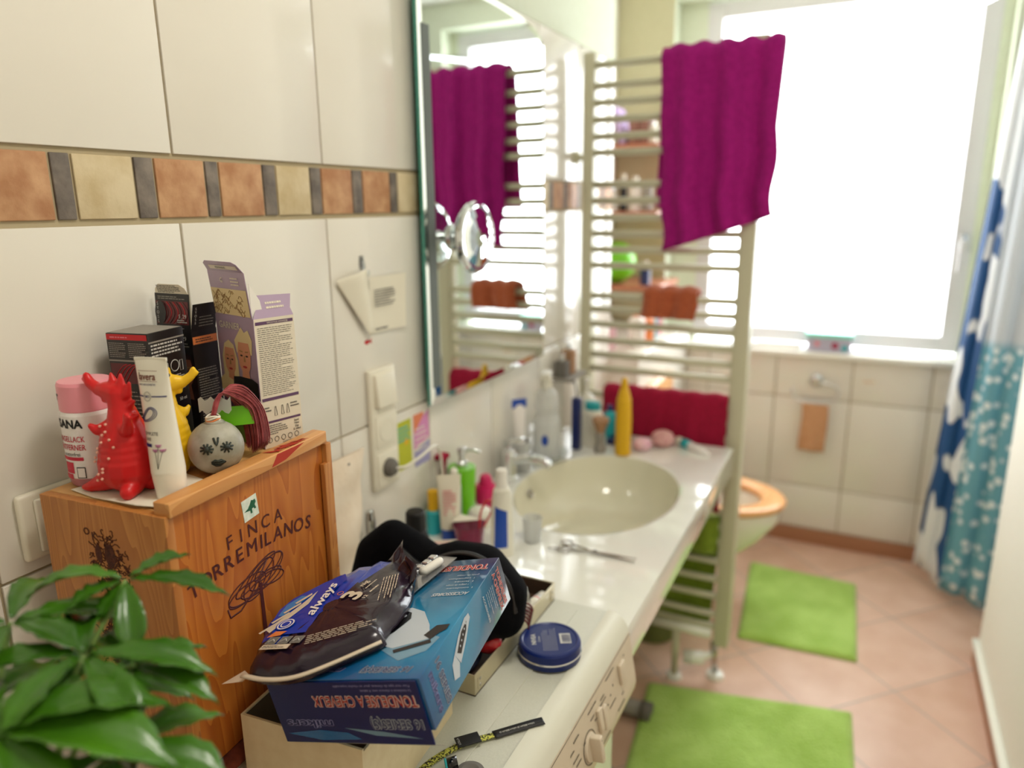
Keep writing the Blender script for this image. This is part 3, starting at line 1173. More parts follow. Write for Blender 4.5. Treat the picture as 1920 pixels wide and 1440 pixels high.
b.box((-0.22, 0.15, 0.001), (0.22, 0.8, 0.012), 'black', MM)
b.build('backing', mr)

sm = thing('shaving_mirror', 'round chrome magnifying mirror stuck on the left edge of the arched mirror', 'mirror', (-0.828, 1.392, 1.463))
b = MB()
b.lathe([(0.030, 0.0), (0.028, 0.006), (0.014, 0.012), (0.012, 0.035), (0.02, 0.04)], 'chrome', 28, MM)
b.build('suction_cup', sm)
b = MB()
b.lathe([(0.0, 0.036), (0.055, 0.038), (0.070, 0.044), (0.0755, 0.050), (0.0765, 0.056), (0.074, 0.062), (0.068, 0.064), (0.063, 0.063)], 'chrome', 48, MM)
b.build('chrome_rim', sm)
b = MB()
b.lathe([(0.063, 0.063), (0.045, 0.0665), (0.02, 0.0685), (0.0, 0.069)], 'mirror_glass', 40, MM)
b.build('magnifying_glass', sm)

# ================================================================== WALL ITEMS
def on_wall(y, z, off=0.0):
    return frame((-D + off, y, z), (0, 1, 0), (0, 0, 1))


mat('switch_white', (232, 226, 208), 0.35, coat=0.2)
sw = thing('switch_and_socket', 'white vertical light switch and power socket unit on the tiles left of the mirror', 'socket', (-D, 1.132, 1.10))
b = MB(Matrix.Translation((D, -1.132, -1.10)))
F_ = on_wall(1.132, 1.10)
b.box((-0.042, -0.125, 0), (0.042, 0.123, 0.012), 'switch_white', F_, bev=0.004)
b.build('cover_frame', sw)
b = MB(Matrix.Translation((D, -1.132, -1.10)) @ on_wall(1.132, 1.178))
b.M = b.M @ Matrix.Rotation(-0.10, 4, 'X')
b.box((-0.031, -0.033, 0.008), (0.031, 0.033, 0.021), 'switch_white', bev=0.002)
b.build('rocker', sw)
for zz in (1.097, 1.017):
    b = MB(Matrix.Translation((D, -1.132, -1.10)) @ on_wall(1.132, zz))
    b.box((-0.033, -0.033, 0.010), (0.033, 0.033, 0.014), 'switch_white', bev=0.001)
    b.lathe([(0.0205, 0.0146), (0.020, 0.006), (0.0, 0.006)], 'print_grey', 28)
    b.lathe([(0.0225, 0.014), (0.022, 0.0152), (0.0203, 0.0148)], 'switch_white', 28)
    b.build('socket_outlet', sw)
pl = thing('power_plug', 'white plug with grey base and white cable in the lower socket of the unit', 'plug', (-D, 1.132, 1.017))
b = MB(on_wall(0, 0))
b.M = Matrix.Translation((D, 0, 0)) @ on_wall(0, 0)
b.lathe([(0.019, 0.006), (0.019, 0.022), (0.014, 0.030), (0.007, 0.034)], 'print_grey', 24)
b.build('plug_body', pl)
b = MB(Matrix.Translation((D, 0, 0)) @ on_wall(0, 0))
b.tube(rail([(0, 0, 0.032), (0.02, 0.0, 0.045), (0.07, 0.006, 0.048), (0.13, 0.008, 0.04), (0.17, -0.02, 0.03), (0.18, -0.10, 0.03), (0.185, -0.192, 0.03)]), 0.0032, 'plastic_white', 8)
b.build('cable', pl)

ol = thing('wall_socket', 'white double wall socket partly hidden behind the wooden crate', 'socket', (-D, 0.5, 1.172))
b = MB(Matrix.Translation((D, 0, 0)) @ on_wall(0, 0))
b.box((-0.062, -0.041, 0), (0.062, 0.041, 0.011), 'switch_white', bev=0.005)
b.build('cover_frame', ol)
b = MB(Matrix.Translation((D, 0, 0)) @ on_wall(0, 0))
b.box((-0.046, -0.033, 0.010), (0.05, 0.033, 0.015), 'switch_white', bev=0.003)
b.build('socket_insert', ol)

# paper notes
b = MB()
FN = on_wall(1.118, 1.292, 0.002)
b.grid(lambda u, v: (-D + 0.003 + 0.010 * (u - 0.2) ** 2 + 0.004 * v * v, 1.112 + 0.112 * u, 1.292 + 0.108 * v), 10, 10, 'paper')
b.lines(0.006, 0.05, 0.075, 0.085, 7, 'print_grey', on_wall(1.118, 1.292, 0.0085), 0.0006, seed=4)
b.lines(0.004, 0.004, 0.08, 0.012, 1, 'print_grey', on_wall(1.118, 1.292, 0.0085), 0.0006, seed=2)
t = b.build('paper_note')
tag(t, 'flat printed paper note pinned to the tile left of the mirror', 'note')
b = MB()


def conefn(u, v):
    # rolled sheet: straight left edge top -> tip at the bottom right
    top = Vector((-D + 0.006 + 0.014 * math.sin(u * 2.6), 1.018 + 0.080 * u, 1.400 + 0.018 * u ** 0.6))
    tip = Vector((-D + 0.012, 1.1 + 0.008 * u, 1.292))
    p = top.lerp(tip, v)
    return p


b.grid(conefn, 24, 16, 'paper')
o_c = b.build('curled_note', solid=0.0006)
tag(o_c, 'curled cone-shaped paper note hanging in front of the flat note', 'note')
b = MB()
b.tube(rail([(0, 0, 0.03), (0.006, 0, 0.024), (0.007, 0.0, 0.008), (0.010, 0, 0.0), (0.016, 0, 0.003), (0.017, 0, 0.010)]), 0.0022, 'clear', 8)
b.box((0, -0.006, 0.012), (0.003, 0.006, 0.036), 'clear', bev=0.001)
t = b.build('adhesive_hook')
t.location = (-D, 1.10, 1.405)
tag(t, 'tiny transparent adhesive hook above the paper notes', 'hook')
b = MB()
FS = on_wall(1.106, 1.278)
b.poly([(-0.012 + 0.008 * 0, 0), (-0.006, 0.004), (0.0, 0.0045), (0.006, 0.0015), (0.013, 0.006), (0.011, 0.0), (0.012, -0.006), (0.006, -0.001), (0, -0.005), (-0.006, -0.0045)], 'red', FS, 0.0006)
t = b.build('fish_sticker')
tag(t, 'small red fish sticker on the tile below the curled note', 'sticker')

mat('st_green', (186, 190, 40), 0.5)
mat('st_teal', (96, 176, 150), 0.5)
mat('st_orange', (226, 130, 90), 0.5)
mat('st_pink', (216, 140, 190), 0.5)
mat('st_lilac', (160, 156, 196), 0.5)
b = MB()
FS = on_wall(1.181, 0.985)
b.box((0, 0, 0), (0.056, 0.106, 0.0006), 'st_green', FS)
for k in range(4):
    b.rect(0.003, 0.062 + k * 0.009, 0.050 - 0.006 * (k % 2), 0.067 + k * 0.009, 'st_teal', FS, 0.0009)
b.disc(0.036, 0.058, 0.007, 0.007, 'yellow', FS, 0.0011)
t = b.build('tile_sticker')
tag(t, 'yellow-green sticker with teal lines between the socket unit and the mirror', 'sticker')
b = MB()
FS = on_wall(1.246, 0.975)
b.box((0, 0, 0), (0.062, 0.118, 0.0006), 'paper', FS)
b.rect(0.0, 0.078, 0.04, 0.118, 'st_orange', FS, 0.0009)
b.poly([(0.0, 0.04), (0.06, 0.055), (0.06, 0.118), (0.04, 0.11), (0.0, 0.075)], 'st_pink', FS, 0.0011)
b.poly([(0.0, 0.0), (0.06, 0.0), (0.06, 0.05), (0.0, 0.035)], 'st_lilac', FS, 0.0013)
b.lines(0.006, 0.03, 0.054, 0.09, 5, 'paper', FS, 0.0015, seed=9, duty=0.3)
t = b.build('tile_sticker')
tag(t, 'orange, pink and lilac sticker just below the lower left mirror corner', 'sticker')

# ================================================================== WOODEN CRATE
wood('crate_wood', (196, 118, 44), (166, 84, 24), 'Z', 16)
wood('crate_side', (196, 132, 66), (164, 98, 44), 'Z', 30)
wood('crate_top', (214, 166, 104), (194, 142, 84), 'Y', 10)
wood('crate_rail', (216, 158, 96), (198, 132, 70), 'Y', 12)
noisy('crate_ink', (84, 26, 22), (70, 20, 20), 40, 0.6)
noisy('burn', (62, 22, 8), (88, 38, 12), 200, 0.7)
TH = 0.075
cz = 0.905
crate = thing('wooden_crate', 'upright wooden wine crate with dark red lettering standing against the tiled wall', 'crate', (-0.621, 0.455, cz), TH)
CH, CW, CD = 0.319, 0.277, 0.184
b = MB()
b.box((-CD, 0, 0), (0, 0.011, CH), 'crate_side', bev=0.0006)
sidep = b.build('side_panel', crate)
b = MB()
b.box((-CD, CW - 0.011, 0), (0.004, CW, CH - 0.004), 'crate_side', bev=0.0006)
b.box((-0.001, CW - 0.020, 0.0), (0.006, CW - 0.008, CH - 0.03), 'crate_side', bev=0.0006)
b.build('side_panel', crate)
b = MB()
b.box((-CD, 0.0115, 0), (-0.016, CW - 0.0115, 0.011), 'crate_top')
b.build('bottom_panel', crate)
b = MB()
b.box((-CD, 0.0115, CH - 0.011), (-0.0155, CW - 0.0115, CH), 'crate_top', bev=0.0006)
b.build('top_panel', crate)
b = MB()
b.box((-CD, 0.0115, 0.0115), (-CD + 0.008, CW - 0.0115, CH - 0.0115), 'crate_side')
b.build('back_panel', crate)
b = MB()
b.box((-0.012, 0.0115, 0.0005), (-0.003, CW - 0.012, CH + 0.004), 'crate_wood')
LF = frame((-0.003, 0, 0), (0, 1, 0), (0, 0, 1))
# lettering (y = along the face, z = height)
for ch, yy, zz, rot in [('F', 0.086, 0.2530, 0.06), ('I', 0.104, 0.2535, 0.03), ('N', 0.1235, 0.2537, 0.0), ('C', 0.1463, 0.2535, -0.03), ('A', 0.1690, 0.2520, -0.06)]:
    b.text(ch, 0, 0, 0.0165, 'crate_ink', LF @ Matrix.Translation((yy, zz, 0)) @ Matrix.Rotation(rot, 4, 'Z'), 0.0006, bold=0.004)
s_ = 'TORREMILANOS'
ypos = [0.028, 0.0455, 0.0640, 0.0815, 0.0990, 0.1195, 0.1360, 0.1475, 0.1660, 0.1860, 0.2060, 0.2250]
for i, ch in enumerate(s_):
    yy = ypos[i]
    dx = (yy - 0.118) / 0.105
    zz = 0.2315 - 0.012 * dx * dx
    b.text(ch, 0, 0, 0.0178, 'crate_ink', LF @ Matrix.Translation((yy, zz, 0)) @ Matrix.Rotation(-0.22 * dx, 4, 'Z'), 0.0006, bold=0.012)
# calligraphic tree emblem: interlaced loops on a trunk
def ribbon(pts, r):
    b.tube([LF @ Vector((p[0], p[1], 0.0003)) for p in pts], r, 'crate_ink', 6, flat=0.35, upv=(1, 0, 0))
cxE, cyE = 0.122, 0.184
T0 = 0.0
for (rx, ry, rot, ox, oy) in [(0.032, 0.0135, 0.28, 0.018, 0.006), (0.026, 0.010, 0.28, 0.022, 0.010), (0.032, 0.0135, 0.10, -0.016, -0.001), (0.026, 0.010, 0.10, -0.022, -0.005), (0.036, 0.010, 0.05, 0.008, -0.004), (0.030, 0.016, 0.5, 0.004, 0.002), (0.038, 0.009, 0.35, 0.0, 0.010), (0.022, 0.008, -0.2, 0.026, -0.006)]:
    pts = []
    for i in range(41):
        a = 2 * PI * i / 40
        x, y = rx * math.cos(a), ry * math.sin(a)
        pts.append((cxE + ox + x * math.cos(rot) - y * math.sin(rot), cyE + oy + x * math.sin(rot) + y * math.cos(rot)))
    ribbon(pts, 0.0010)
ribbon([(cxE - 0.050, cyE - 0.010), (cxE - 0.047, cyE - 0.022), (cxE - 0.030, cyE - 0.022), (cxE - 0.010, cyE - 0.010), (cxE + 0.004, cyE + 0.004), (cxE + 0.02, cyE + 0.02)], 0.0013)
b.prism([(cxE + 0.001, 0.055), (cxE + 0.012, 0.055), (cxE + 0.0095, 0.11), (cxE + 0.008, cyE - 0.004), (cxE + 0.003, cyE - 0.004), (cxE + 0.003, 0.11)], 0.0001, 0.0006, 'crate_ink', LF)
lid = b.build('sliding_lid', crate)
b = MB()
b.box((-0.018, 0.004, CH - 0.002), (0.004, CW - 0.008, CH + 0.014), 'crate_rail', bev=0.0012)
TRl = frame((0, 0, 0), (1, 0, 0), (0, 1, 0))
rl = b.build('lid_rail', crate)
mat('stain_red', (176, 44, 20), 0.6)
b = MB()
rnd = random.Random(5)
for k in range(16):
    u = rnd.random()
    y = 0.16 + 0.055 * u + 0.004 * rnd.random()
    b.poly([(-0.017 + 0.003 * rnd.random() + 0.019 * rnd.random(), y), (-0.012 + 0.012 * rnd.random(), y + 0.004), (0.0035, y + 0.016), (-0.004, y + 0.012)], 'stain_red', Matrix.Translation((0, 0, CH + 0.0141)), 0.00008 * (k + 1))
b.poly([(0.1585, CH - 0.0), (0.185, CH + 0.002), (0.222, CH + 0.013), (0.17, CH + 0.0135)], 'stain_red', frame((0.0041, 0, 0), (0, 1, 0), (0, 0, 1)), 0.0002)
b.build('paint_stain', rl)
# branded crest burnt into the near side
b = MB()
SF = frame((0, 0, 0), (1, 0, 0), (0, 0, 1))
rnd = random.Random(11)


def scrib(x0, y0, L_, w, r=0.0006):
    pts = []
    a = rnd.random() * 6
    x, y = x0, y0
    for i in range(7):
        pts.append((x, -0.0002, y))
        a += rnd.uniform(-1.4, 1.4)
        x += math.cos(a) * L_
        y += math.sin(a) * L_
    b.tube(rail(pts, 3), r, 'burn', 5, flat=1.0)


for k in range(110):
    a = rnd.random() * 2 * PI
    q = math.sqrt(rnd.random())
    scrib(-0.086 + 0.028 * q * math.cos(a), 0.254 + 0.032 * q * math.sin(a), 0.0020, 0)
for k in range(60):
    scrib(-0.095 + rnd.uniform(-0.006, 0.006), 0.17 + rnd.random() * 0.06, 0.0020, 0, 0.0008)
for k in range(60):
    scrib(-0.095 + rnd.uniform(-0.026, 0.026), 0.12 + rnd.random() * 0.05, 0.0022, 0, 0.0007)
for (x, z, rx, rz_) in [(-0.103, 0.262, 0.005, 0.011), (-0.086, 0.262, 0.008, 0.014), (-0.088, 0.232, 0.004, 0.018)]:
    b.disc(x, z, rx, rz_, 'burn', SF, 0.0006)
b.text('O', -0.117, 0.286, 0.008, 'burn', SF, 0.0005, bold=0.03)
b.text('K', -0.106, 0.282, 0.008, 'burn', SF, 0.0005, bold=0.03)
b.build('burnt_crest', sidep)
# holographic sticker with a dinosaur
noisy('holo', (206, 220, 206), (236, 240, 226), 120, 0.25, coat=0.3)
mat('dino_green', (28, 92, 62), 0.5)
b = MB()
SM = crate.matrix_basis if False else Matrix.Translation((-0.621, 0.455, cz)) @ Matrix.Rotation(TH, 4, 'Z') @ LF @ Matrix.Translation((0.1232, 0.280, 0)) @ Matrix.Rotation(0.10, 4, 'Z')
b.box((-0.0125, -0.0135, 0), (0.0125, 0.0135, 0.0006), 'holo', SM)
b.poly([(-0.011, -0.001), (-0.004, 0.001), (0.0, 0.005), (0.003, 0.009), (0.006, 0.0075), (0.009, 0.008), (0.010, 0.004), (0.0075, 0.001), (0.009, -0.004), (0.006, -0.004), (0.005, -0.0015), (0.002, -0.002), (0.002, -0.007), (-0.001, -0.007), (-0.001, -0.003), (-0.005, -0.002)], 'dino_green', SM, 0.0008)
t = b.build('dinosaur_sticker')
tag(t, 'silvery sticker with a small green dinosaur on the crate lid', 'sticker')

# folded cloths under the crate
noisy('terry_white', (222, 206, 178), (236, 222, 198), 90, 0.95, bump=1.0, bscale=300, sheen=0.3)
noisy('cloth_brown', (96, 40, 26), (126, 56, 36), 60, 0.9, bump=0.5)
b = MB()
b.box((-0.21, -0.02, 0.0), (0.012, 0.276, 0.030), 'terry_white', bev=0.012)
t = b.build('folded_towel', subsurf=1)
t.location = (-0.618, 0.485, 0.8545)
t.rotation_euler = (0, 0, TH)
tag(t, 'fluffy cream towel folded flat underneath the wooden crate', 'towel')
b = MB()
b.box((-0.20, -0.012, 0.0), (0.008, 0.27, 0.017), 'cloth_brown', bev=0.007)
t = b.build('folded_cloth', subsurf=1)
t.location = (-0.618, 0.485, 0.887)
t.rotation_euler = (0, 0, TH)
tag(t, 'reddish brown cloth folded between cream towel and wooden crate', 'cloth')

# ================================================================== THINGS ON THE CRATE
CT = 1.2245   # crate top
b = MB()
b.add([(-0.78, 0.462, 0), (-0.646, 0.468, 0.0012), (-0.655, 0.545, 0), (-0.76, 0.56, 0.0006)], [(0, 1, 2, 3)], 'paper')
b.add([(-0.735, 0.458, 0.0), (-0.668, 0.4585, 0.003), (-0.646, 0.468, 0.0012), (-0.78, 0.462, 0.0)], [(0, 1, 2, 3)], 'paper')
t = b.build('paper_sheet', solid=0.0008)
t.location.z = CT + 0.0012
tag(t, 'thin pale paper sheet lying under the red rubber dragon', 'paper')

# nail polish remover
mat('pink_cap', (238, 150, 164), 0.35, coat=0.2)
mat('label_white', (238, 232, 230), 0.4)
mat('pink_liquid', (232, 150, 160), 0.15, trans=0.5)
mat('crimson', (200, 26, 60), 0.4)
np_ = thing('nail_polish_remover', 'white and pink bottle with a wide pink cap at the left end of the crate', 'bottle', (-0.783, 0.497, CT))
b = MB()
b.lathe([(0.024, 0), (0.027, 0.003), (0.0285, 0.012), (0.0285, 0.084), (0.027, 0.088)], 'label_white', 40, mats=['pink_liquid', 'pink_liquid', 'label_white', 'label_white'])
for k, (s, z, h, wd, mm, bd) in enumerate([('ISANA', 0.076, 0.0095, 0.036, 'black', 0.035), ('NAGELLACK', 0.0585, 0.0065, 0.036, 'crimson', 0.01), ('ENTFERNER', 0.0490, 0.0065, 0.036, 'crimson', 0.01), ('acetonfrei', 0.041, 0.0045, 0.022, 'print_dark', 0.0)]):
    vs, fs, x0, x1, y0, y1 = text_geo(s, bd)
    sx = wd / (x1 - x0)
    sy = h / 0.70
    R_ = 0.0289
    nv = []
    for v in vs:
        a = -PI / 2 + 0.12 + ((v[0] - (x0 + x1) / 2) * sx) / R_
        nv.append(((R_ + 0.0001 + v[2]) * math.cos(a), (R_ + 0.0001 + v[2]) * math.sin(a), z + (v[1] - 0.35) * sy))
    b.add(nv, fs, mm)


def wrap(b, R_, a0, a1, z0, z1, m, n=12):
    vs = []
    for i in range(n + 1):
        a = a0 + (a1 - a0) * i / n
        vs += [(R_ * math.cos(a), R_ * math.sin(a), z0), (R_ * math.cos(a), R_ * math.sin(a), z1)]
    b.add(vs, [(2 * i, 2 * i + 2, 2 * i + 3, 2 * i + 1) for i in range(n)], m, True)


wrap(b, 0.0289, -PI / 2 - 0.6, -PI / 2 + 0.6, 0.0335, 0.0375, 'crimson')
wrap(b, 0.0289, -PI / 2 - 0.35, -PI / 2 + 0.15, 0.018, 0.031, 'crimson')
wrap(b, 0.0289, -PI / 2 - 0.45, -PI / 2 + 0.05, 0.011, 0.017, 'crimson')
wrap(b, 0.0291, -PI / 2 + 0.28, -PI / 2 + 0.62, 0.013, 0.026, 'black')
wrap(b, 0.0293, -PI / 2 + 0.31, -PI / 2 + 0.59, 0.014, 0.025, 'label_white')
b.build('bottle_body', np_)
b = MB()
b.lathe([(0.0265, 0.087), (0.0275, 0.089), (0.0275, 0.117), (0.0260, 0.1205), (0.0, 0.1215)], 'pink_cap', 40)
wrap(b, 0.0278, -PI / 2 - 0.55, -PI / 2 - 0.25, 0.106, 0.1085, 'black')
wrap(b, 0.0278, -PI / 2 - 0.48, -PI / 2 - 0.38, 0.101, 0.1085, 'black')
b.build('cap', np_, label='wide pink cap')


# rubber dragons
def blob(parts_list, m, vox=0.0016):
    b = MB()
    for chain in parts_list:
        for (p, r), (q, s) in zip(chain[:-1], chain[1:]):
            p, q = Vector(p), Vector(q)
            n = max(2, int((q - p).length / (min(r, s) * 0.45)) + 1)
            for i in range(n + 1):
                t = i / n
                b.ell(tuple(p.lerp(q, t)), r + (s - r) * t, m, 14)
    return b


mat('rubber_red', (206, 16, 22), 0.42, coat=0.1)
mat('rubber_yellow', (236, 190, 24), 0.42, coat=0.1)
mat('dot', (238, 180, 160), 0.5)


def dragon(name, label, m, loc, rz, s, tail_side=-1):
    t = thing(name, label, 'toy', loc, rz)
    ch = [
        [((0, 0, 0.032), 0.0325), ((0.001, 0, 0.058), 0.0280), ((0.002, 0, 0.080), 0.0185), ((0.000, 0, 0.098), 0.0135), ((-0.002, 0, 0.112), 0.0125)],   # body and neck
        [((0.0, 0, 0.022), 0.021), ((0.0, 0.0, 0.03), 0.029)],
        [((-0.012, -0.006, 0.022), 0.018), ((-0.026, -0.014, 0.012), 0.011), ((-0.040, -0.020, 0.006), 0.0065), ((-0.050, -0.022, 0.004), 0.0035)],    # tail
        [((0.014, -0.010, 0.012), 0.0125), ((0.020, -0.022, 0.008), 0.0085)],      # feet
        [((0.018, 0.012, 0.012), 0.0125), ((0.026, 0.018, 0.008), 0.008)],
        [((-0.014, 0.010, 0.012), 0.0125), ((-0.018, 0.02, 0.007), 0.006)],
        [((-0.002, 0, 0.114), 0.0130), ((-0.014, -0.002, 0.117), 0.0105), ((-0.026, -0.004, 0.117), 0.0070), ((-0.038, -0.005, 0.124), 0.0058), ((-0.042, -0.005, 0.132), 0.0042)],     # snout curling up
        [((-0.038, -0.005, 0.124), 0.0048), ((-0.047, -0.005, 0.128), 0.0030)],
        [((-0.006, -0.002, 0.108), 0.0065), ((-0.020, -0.003, 0.106), 0.0042)],     # lower jaw
        [((-0.006, 0, 0.124), 0.006), ((-0.009, 0, 0.136), 0.0020)],                # spikes
        [((0.004, 0, 0.122), 0.006), ((0.006, 0.0, 0.136), 0.0020)],
        [((0.011, 0, 0.114), 0.006), ((0.018, 0.0, 0.128), 0.0020)],
        [((0.012, 0, 0.100), 0.005), ((0.022, 0, 0.108), 0.0018)],
        [((0.014, 0, 0.086), 0.005), ((0.026, 0, 0.092), 0.0018)],
        [((0.008, -0.006, 0.080), 0.0095), ((0.022, -0.014, 0.078), 0.0070), ((0.030, -0.018, 0.088), 0.0052), ((0.032, -0.020, 0.098), 0.0034)],   # arms
        [((0.030, -0.018, 0.088), 0.0045), ((0.036, -0.020, 0.096), 0.0028)],
        [((-0.008, -0.008, 0.080), 0.0080), ((-0.020, -0.018, 0.074), 0.0055), ((-0.024, -0.022, 0.080), 0.0035)],
    ]
    ch = [[((p[0] * s, p[1] * s, p[2] * s), r * s) for p, r in c] for c in ch]
    body = blob(ch, m).build('body', t, remesh=0.0017 * s, smooth_it=3)
    return t, body


dr, body = dragon('rubber_dragon', 'red rubber dragon toy with pale dots standing between pink bottle and white tube', 'rubber_red', (-0.714, 0.490, CT + 0.002), 0.05, 0.97)
b = MB()
rnd = random.Random(3)
for k in range(17):
    z = 0.020 + 0.062 * (k / 16)
    a = -PI / 2 + rnd.uniform(-0.7, 0.45)
    rr = 0.0325 if z < 0.037 else 0.0325 - (z - 0.037) * 0.24
    b.ell((rr * math.cos(a), rr * math.sin(a), z), 0.0016, 'dot', 8)
b.build('dot_pattern', dr, label='pale raised dots')
dy, body = dragon('rubber_dragon', 'yellow rubber dragon toy with pink tongue looking out behind the white tube', 'rubber_yellow', (-0.724, 0.554, CT + 0.001), PI + 0.60, 0.94)
dy.scale = (0.82, 0.82, 0.98)
mat('tongue', (240, 150, 130), 0.4)
b = MB()
b.ell((-0.021, -0.003, 0.1085), (0.009, 0.0045, 0.0016), 'tongue', 14)
b.build('tongue', dy)
b = MB()
for sy in (-1, 1):
    b.ell((-0.010, sy * 0.009, 0.121), 0.0022, 'black', 10)
b.build('eye', dy)

# white tube standing on its cap
mat('tube_white', (238, 232, 218), 0.3, coat=0.3)
mat('ink_brown', (120, 50, 30), 0.5)
mat('ink_navy', (26, 30, 110), 0.5)
mat('flower', (190, 120, 160), 0.5)
tu = thing('hand_cream_tube', 'white cream tube with brown lettering standing upside down at the crate edge', 'tube', (-0.660, 0.498, CT + 0.0005), 0.10)
tu.rotation_euler = (0.0, -0.045, 0.10)
tu.location.z += 0.0012
b = MB()


def tubefn(u, v):
    a = 2 * PI * u
    k = v
    rx = 0.0172 + 0.0050 * k
    ry = 0.0170 * (1 - k) ** 0.75 + 0.0006
    z = 0.030 + 0.122 * k
    z += 0.0035 * math.cos(a) * 0 - (0.006 * (math.cos(a) > 0.3) * max(0, k - 0.95) * 20 * 0)
    return (rx * math.cos(a), ry * math.sin(a), z)


b.grid(tubefn, 40, 24, 'tube_white', closed_u=True)
b.box((-0.0222, -0.0008, 0.150), (0.0222, 0.0008, 0.1535), 'tube_white', bev=0.0003)
# print follows the tube wall
def tp(x, z, off=0.0004):
    k = (z - 0.030) / 0.122
    rx = 0.0172 + 0.0050 * k
    ry = 0.0170 * (1 - k) ** 0.75 + 0.0006
    c = max(-0.98, min(0.98, x / rx))
    return (x, -ry * math.sqrt(1 - c * c) - off, z)


def tube_text(s, x, z, h, w, m, bold=0.0):
    vs, fs, x0, x1, y0, y1 = text_geo(s, bold)
    sx = w / (x1 - x0)
    b.add([tp((v[0] - (x0 + x1) / 2) * sx + x, z + (v[1] - 0.35) * h / 0.7, 0.0005 + v[2]) for v in vs], fs, m)


def tube_rect(x0, z0, x1, z1, m, n=8):
    vs = []
    for i in range(n + 1):
        x = x0 + (x1 - x0) * i / n
        vs += [tp(x, z0), tp(x, z1)]
    b.add(vs, [(2 * i, 2 * i + 2, 2 * i + 3, 2 * i + 1) for i in range(n)], m)


tube_text('lavera', -0.004, 0.134, 0.0075, 0.024, 'ink_brown', 0.02)
tube_text('NATURKOSMETIK', -0.004, 0.1255, 0.0022, 0.024, 'ink_navy')
tube_rect(-0.017, 0.1285, 0.010, 0.1289, 'ink_brown')
tube_rect(-0.017, 0.1395, 0.010, 0.1399, 'ink_brown')
tube_text('BIO', -0.004, 0.113, 0.0026, 0.006, 'ink_navy', 0.02)
for i in range(24):
    a0, a1 = 2 * PI * i / 24, 2 * PI * (i + 1) / 24
    for R0, R1 in ((0.0048, 0.0052), (0.0040, 0.0042)):
        b.add([tp(-0.004 + R0 * math.cos(a0), 0.113 + R0 * math.sin(a0)), tp(-0.004 + R1 * math.cos(a0), 0.113 + R1 * math.sin(a0)), tp(-0.004 + R1 * math.cos(a1), 0.113 + R1 * math.sin(a1)), tp(-0.004 + R0 * math.cos(a1), 0.113 + R0 * math.sin(a1))], [(0, 1, 2, 3)], 'print_grey')
tube_rect(-0.019, 0.1125, -0.010, 0.1138, 'ink_navy')
tube_rect(0.002, 0.1125, 0.0185, 0.1138, 'ink_navy')
for k in range(3):
    b.tube([tp(-0.004 + (0.011 - 0.002 * k) * math.cos(a / 20 * 2 * PI) * (1 - 0.3 * math.sin(a / 20 * 2 * PI)), 0.094 + (0.007 - 0.0012 * k) * math.sin(a / 20 * 2 * PI) + 0.004 * math.cos(a / 20 * 2 * PI)) for a in range(20)], 0.0003, 'ink_navy', 5, closed=True)
tube_text('COMPLETE', -0.004, 0.074, 0.0035, 0.022, 'print_dark')
tube_text('CARE', -0.008, 0.068, 0.0035, 0.012, 'print_dark')
tube_rect(-0.014, 0.0595, -0.002, 0.063, 'ink_navy')
for (x, z) in [(0.006, 0.062), (0.002, 0.057), (0.010, 0.057)]:
    for k in range(7):
        a = PI + PI * k / 6
        b.tube([tp(x, z), tp(x + 0.0034 * math.cos(a), z + 0.0030 * math.sin(a))], 0.0004, 'flower', 5)
    b.tube([tp(x, z - 0.001), tp(0.004, 0.036)], 0.0002, 'print_dark', 4)
b.build('tube_body', tu)
b = MB()
b.lathe([(0.0, 0.0), (0.0150, 0.0), (0.0155, 0.001), (0.0172, 0.0285), (0.0172, 0.030), (0.0, 0.030)], 'tube_white', 36)
b.build('screw_cap', tu)

# balloon head with face and hair tuft
noisy('balloon_grey', (142, 138, 122), (176, 172, 158), 45, 0.45)
mat('marker', (34, 42, 36), 0.5)
bh = thing('balloon_head', 'grey flour-filled balloon ball with drawn face and tuft of dark red hair', 'toy', (-0.674, 0.574, CT), 0.0)
bh.scale = (0.94, 0.94, 0.94)
b = MB()
b.ell((0, 0, 0.034), (0.034, 0.033, 0.034), 'balloon_grey', 36)
b.tube([(0, 0.0, 0.064), (0, -0.001, 0.072)], [0.014, 0.006], 'balloon_grey', 16)
b.build('balloon', bh)
b = MB()


def sph(a, e, r=0.0345):
    # a: azimuth from the viewer direction, e: elevation
    dirx = math.atan2(-0.553, 0.655)
    th = dirx + a
    return (r * math.cos(e) * math.cos(th) * 0.995, r * math.cos(e) * math.sin(th) * 0.97, 0.034 + r * math.sin(e))


def mark(pts, r=0.0009):
    r *= 1.5
    b.tube([sph(*p) for p in pts], r, 'marker', 6)


for ex_ in (-0.36, 0.36):
    for k in range(9):
        a = 2 * PI * k / 9
        mark([(ex_, 0.22), (ex_ + 0.25 * math.cos(a), 0.22 + 0.2 * math.sin(a))], 0.0008)
    b.ell(sph(ex_, 0.22, 0.0338), 0.004, 'marker', 10)
mark([(-0.1, 0.62), (-0.04, 0.42), (0.0, 0.34), (0.06, 0.46), (0.1, 0.62)])
mark([(-0.22, -0.30), (-0.1, -0.22), (0.0, -0.26), (0.1, -0.22), (0.24, -0.30), (0.05, -0.42), (-0.08, -0.42), (-0.22, -0.30)], 0.0012)
mark([(-0.2, -0.31), (0.0, -0.33), (0.22, -0.31)], 0.0012)
b.build('drawn_face', bh, label='face drawn in dark green marker')
b = MB()
for k in range(4):
    b.tube([(0.008 * math.cos(a / 16 * 2 * PI), 0.008 * math.sin(a / 16 * 2 * PI), 0.068 + 0.002 * k + 0.0015 * math.sin(a / 16 * 2 * PI * 2 + k)) for a in range(16)], 0.0012, 'orange' if k == 1 else 'paper', 6, closed=True)
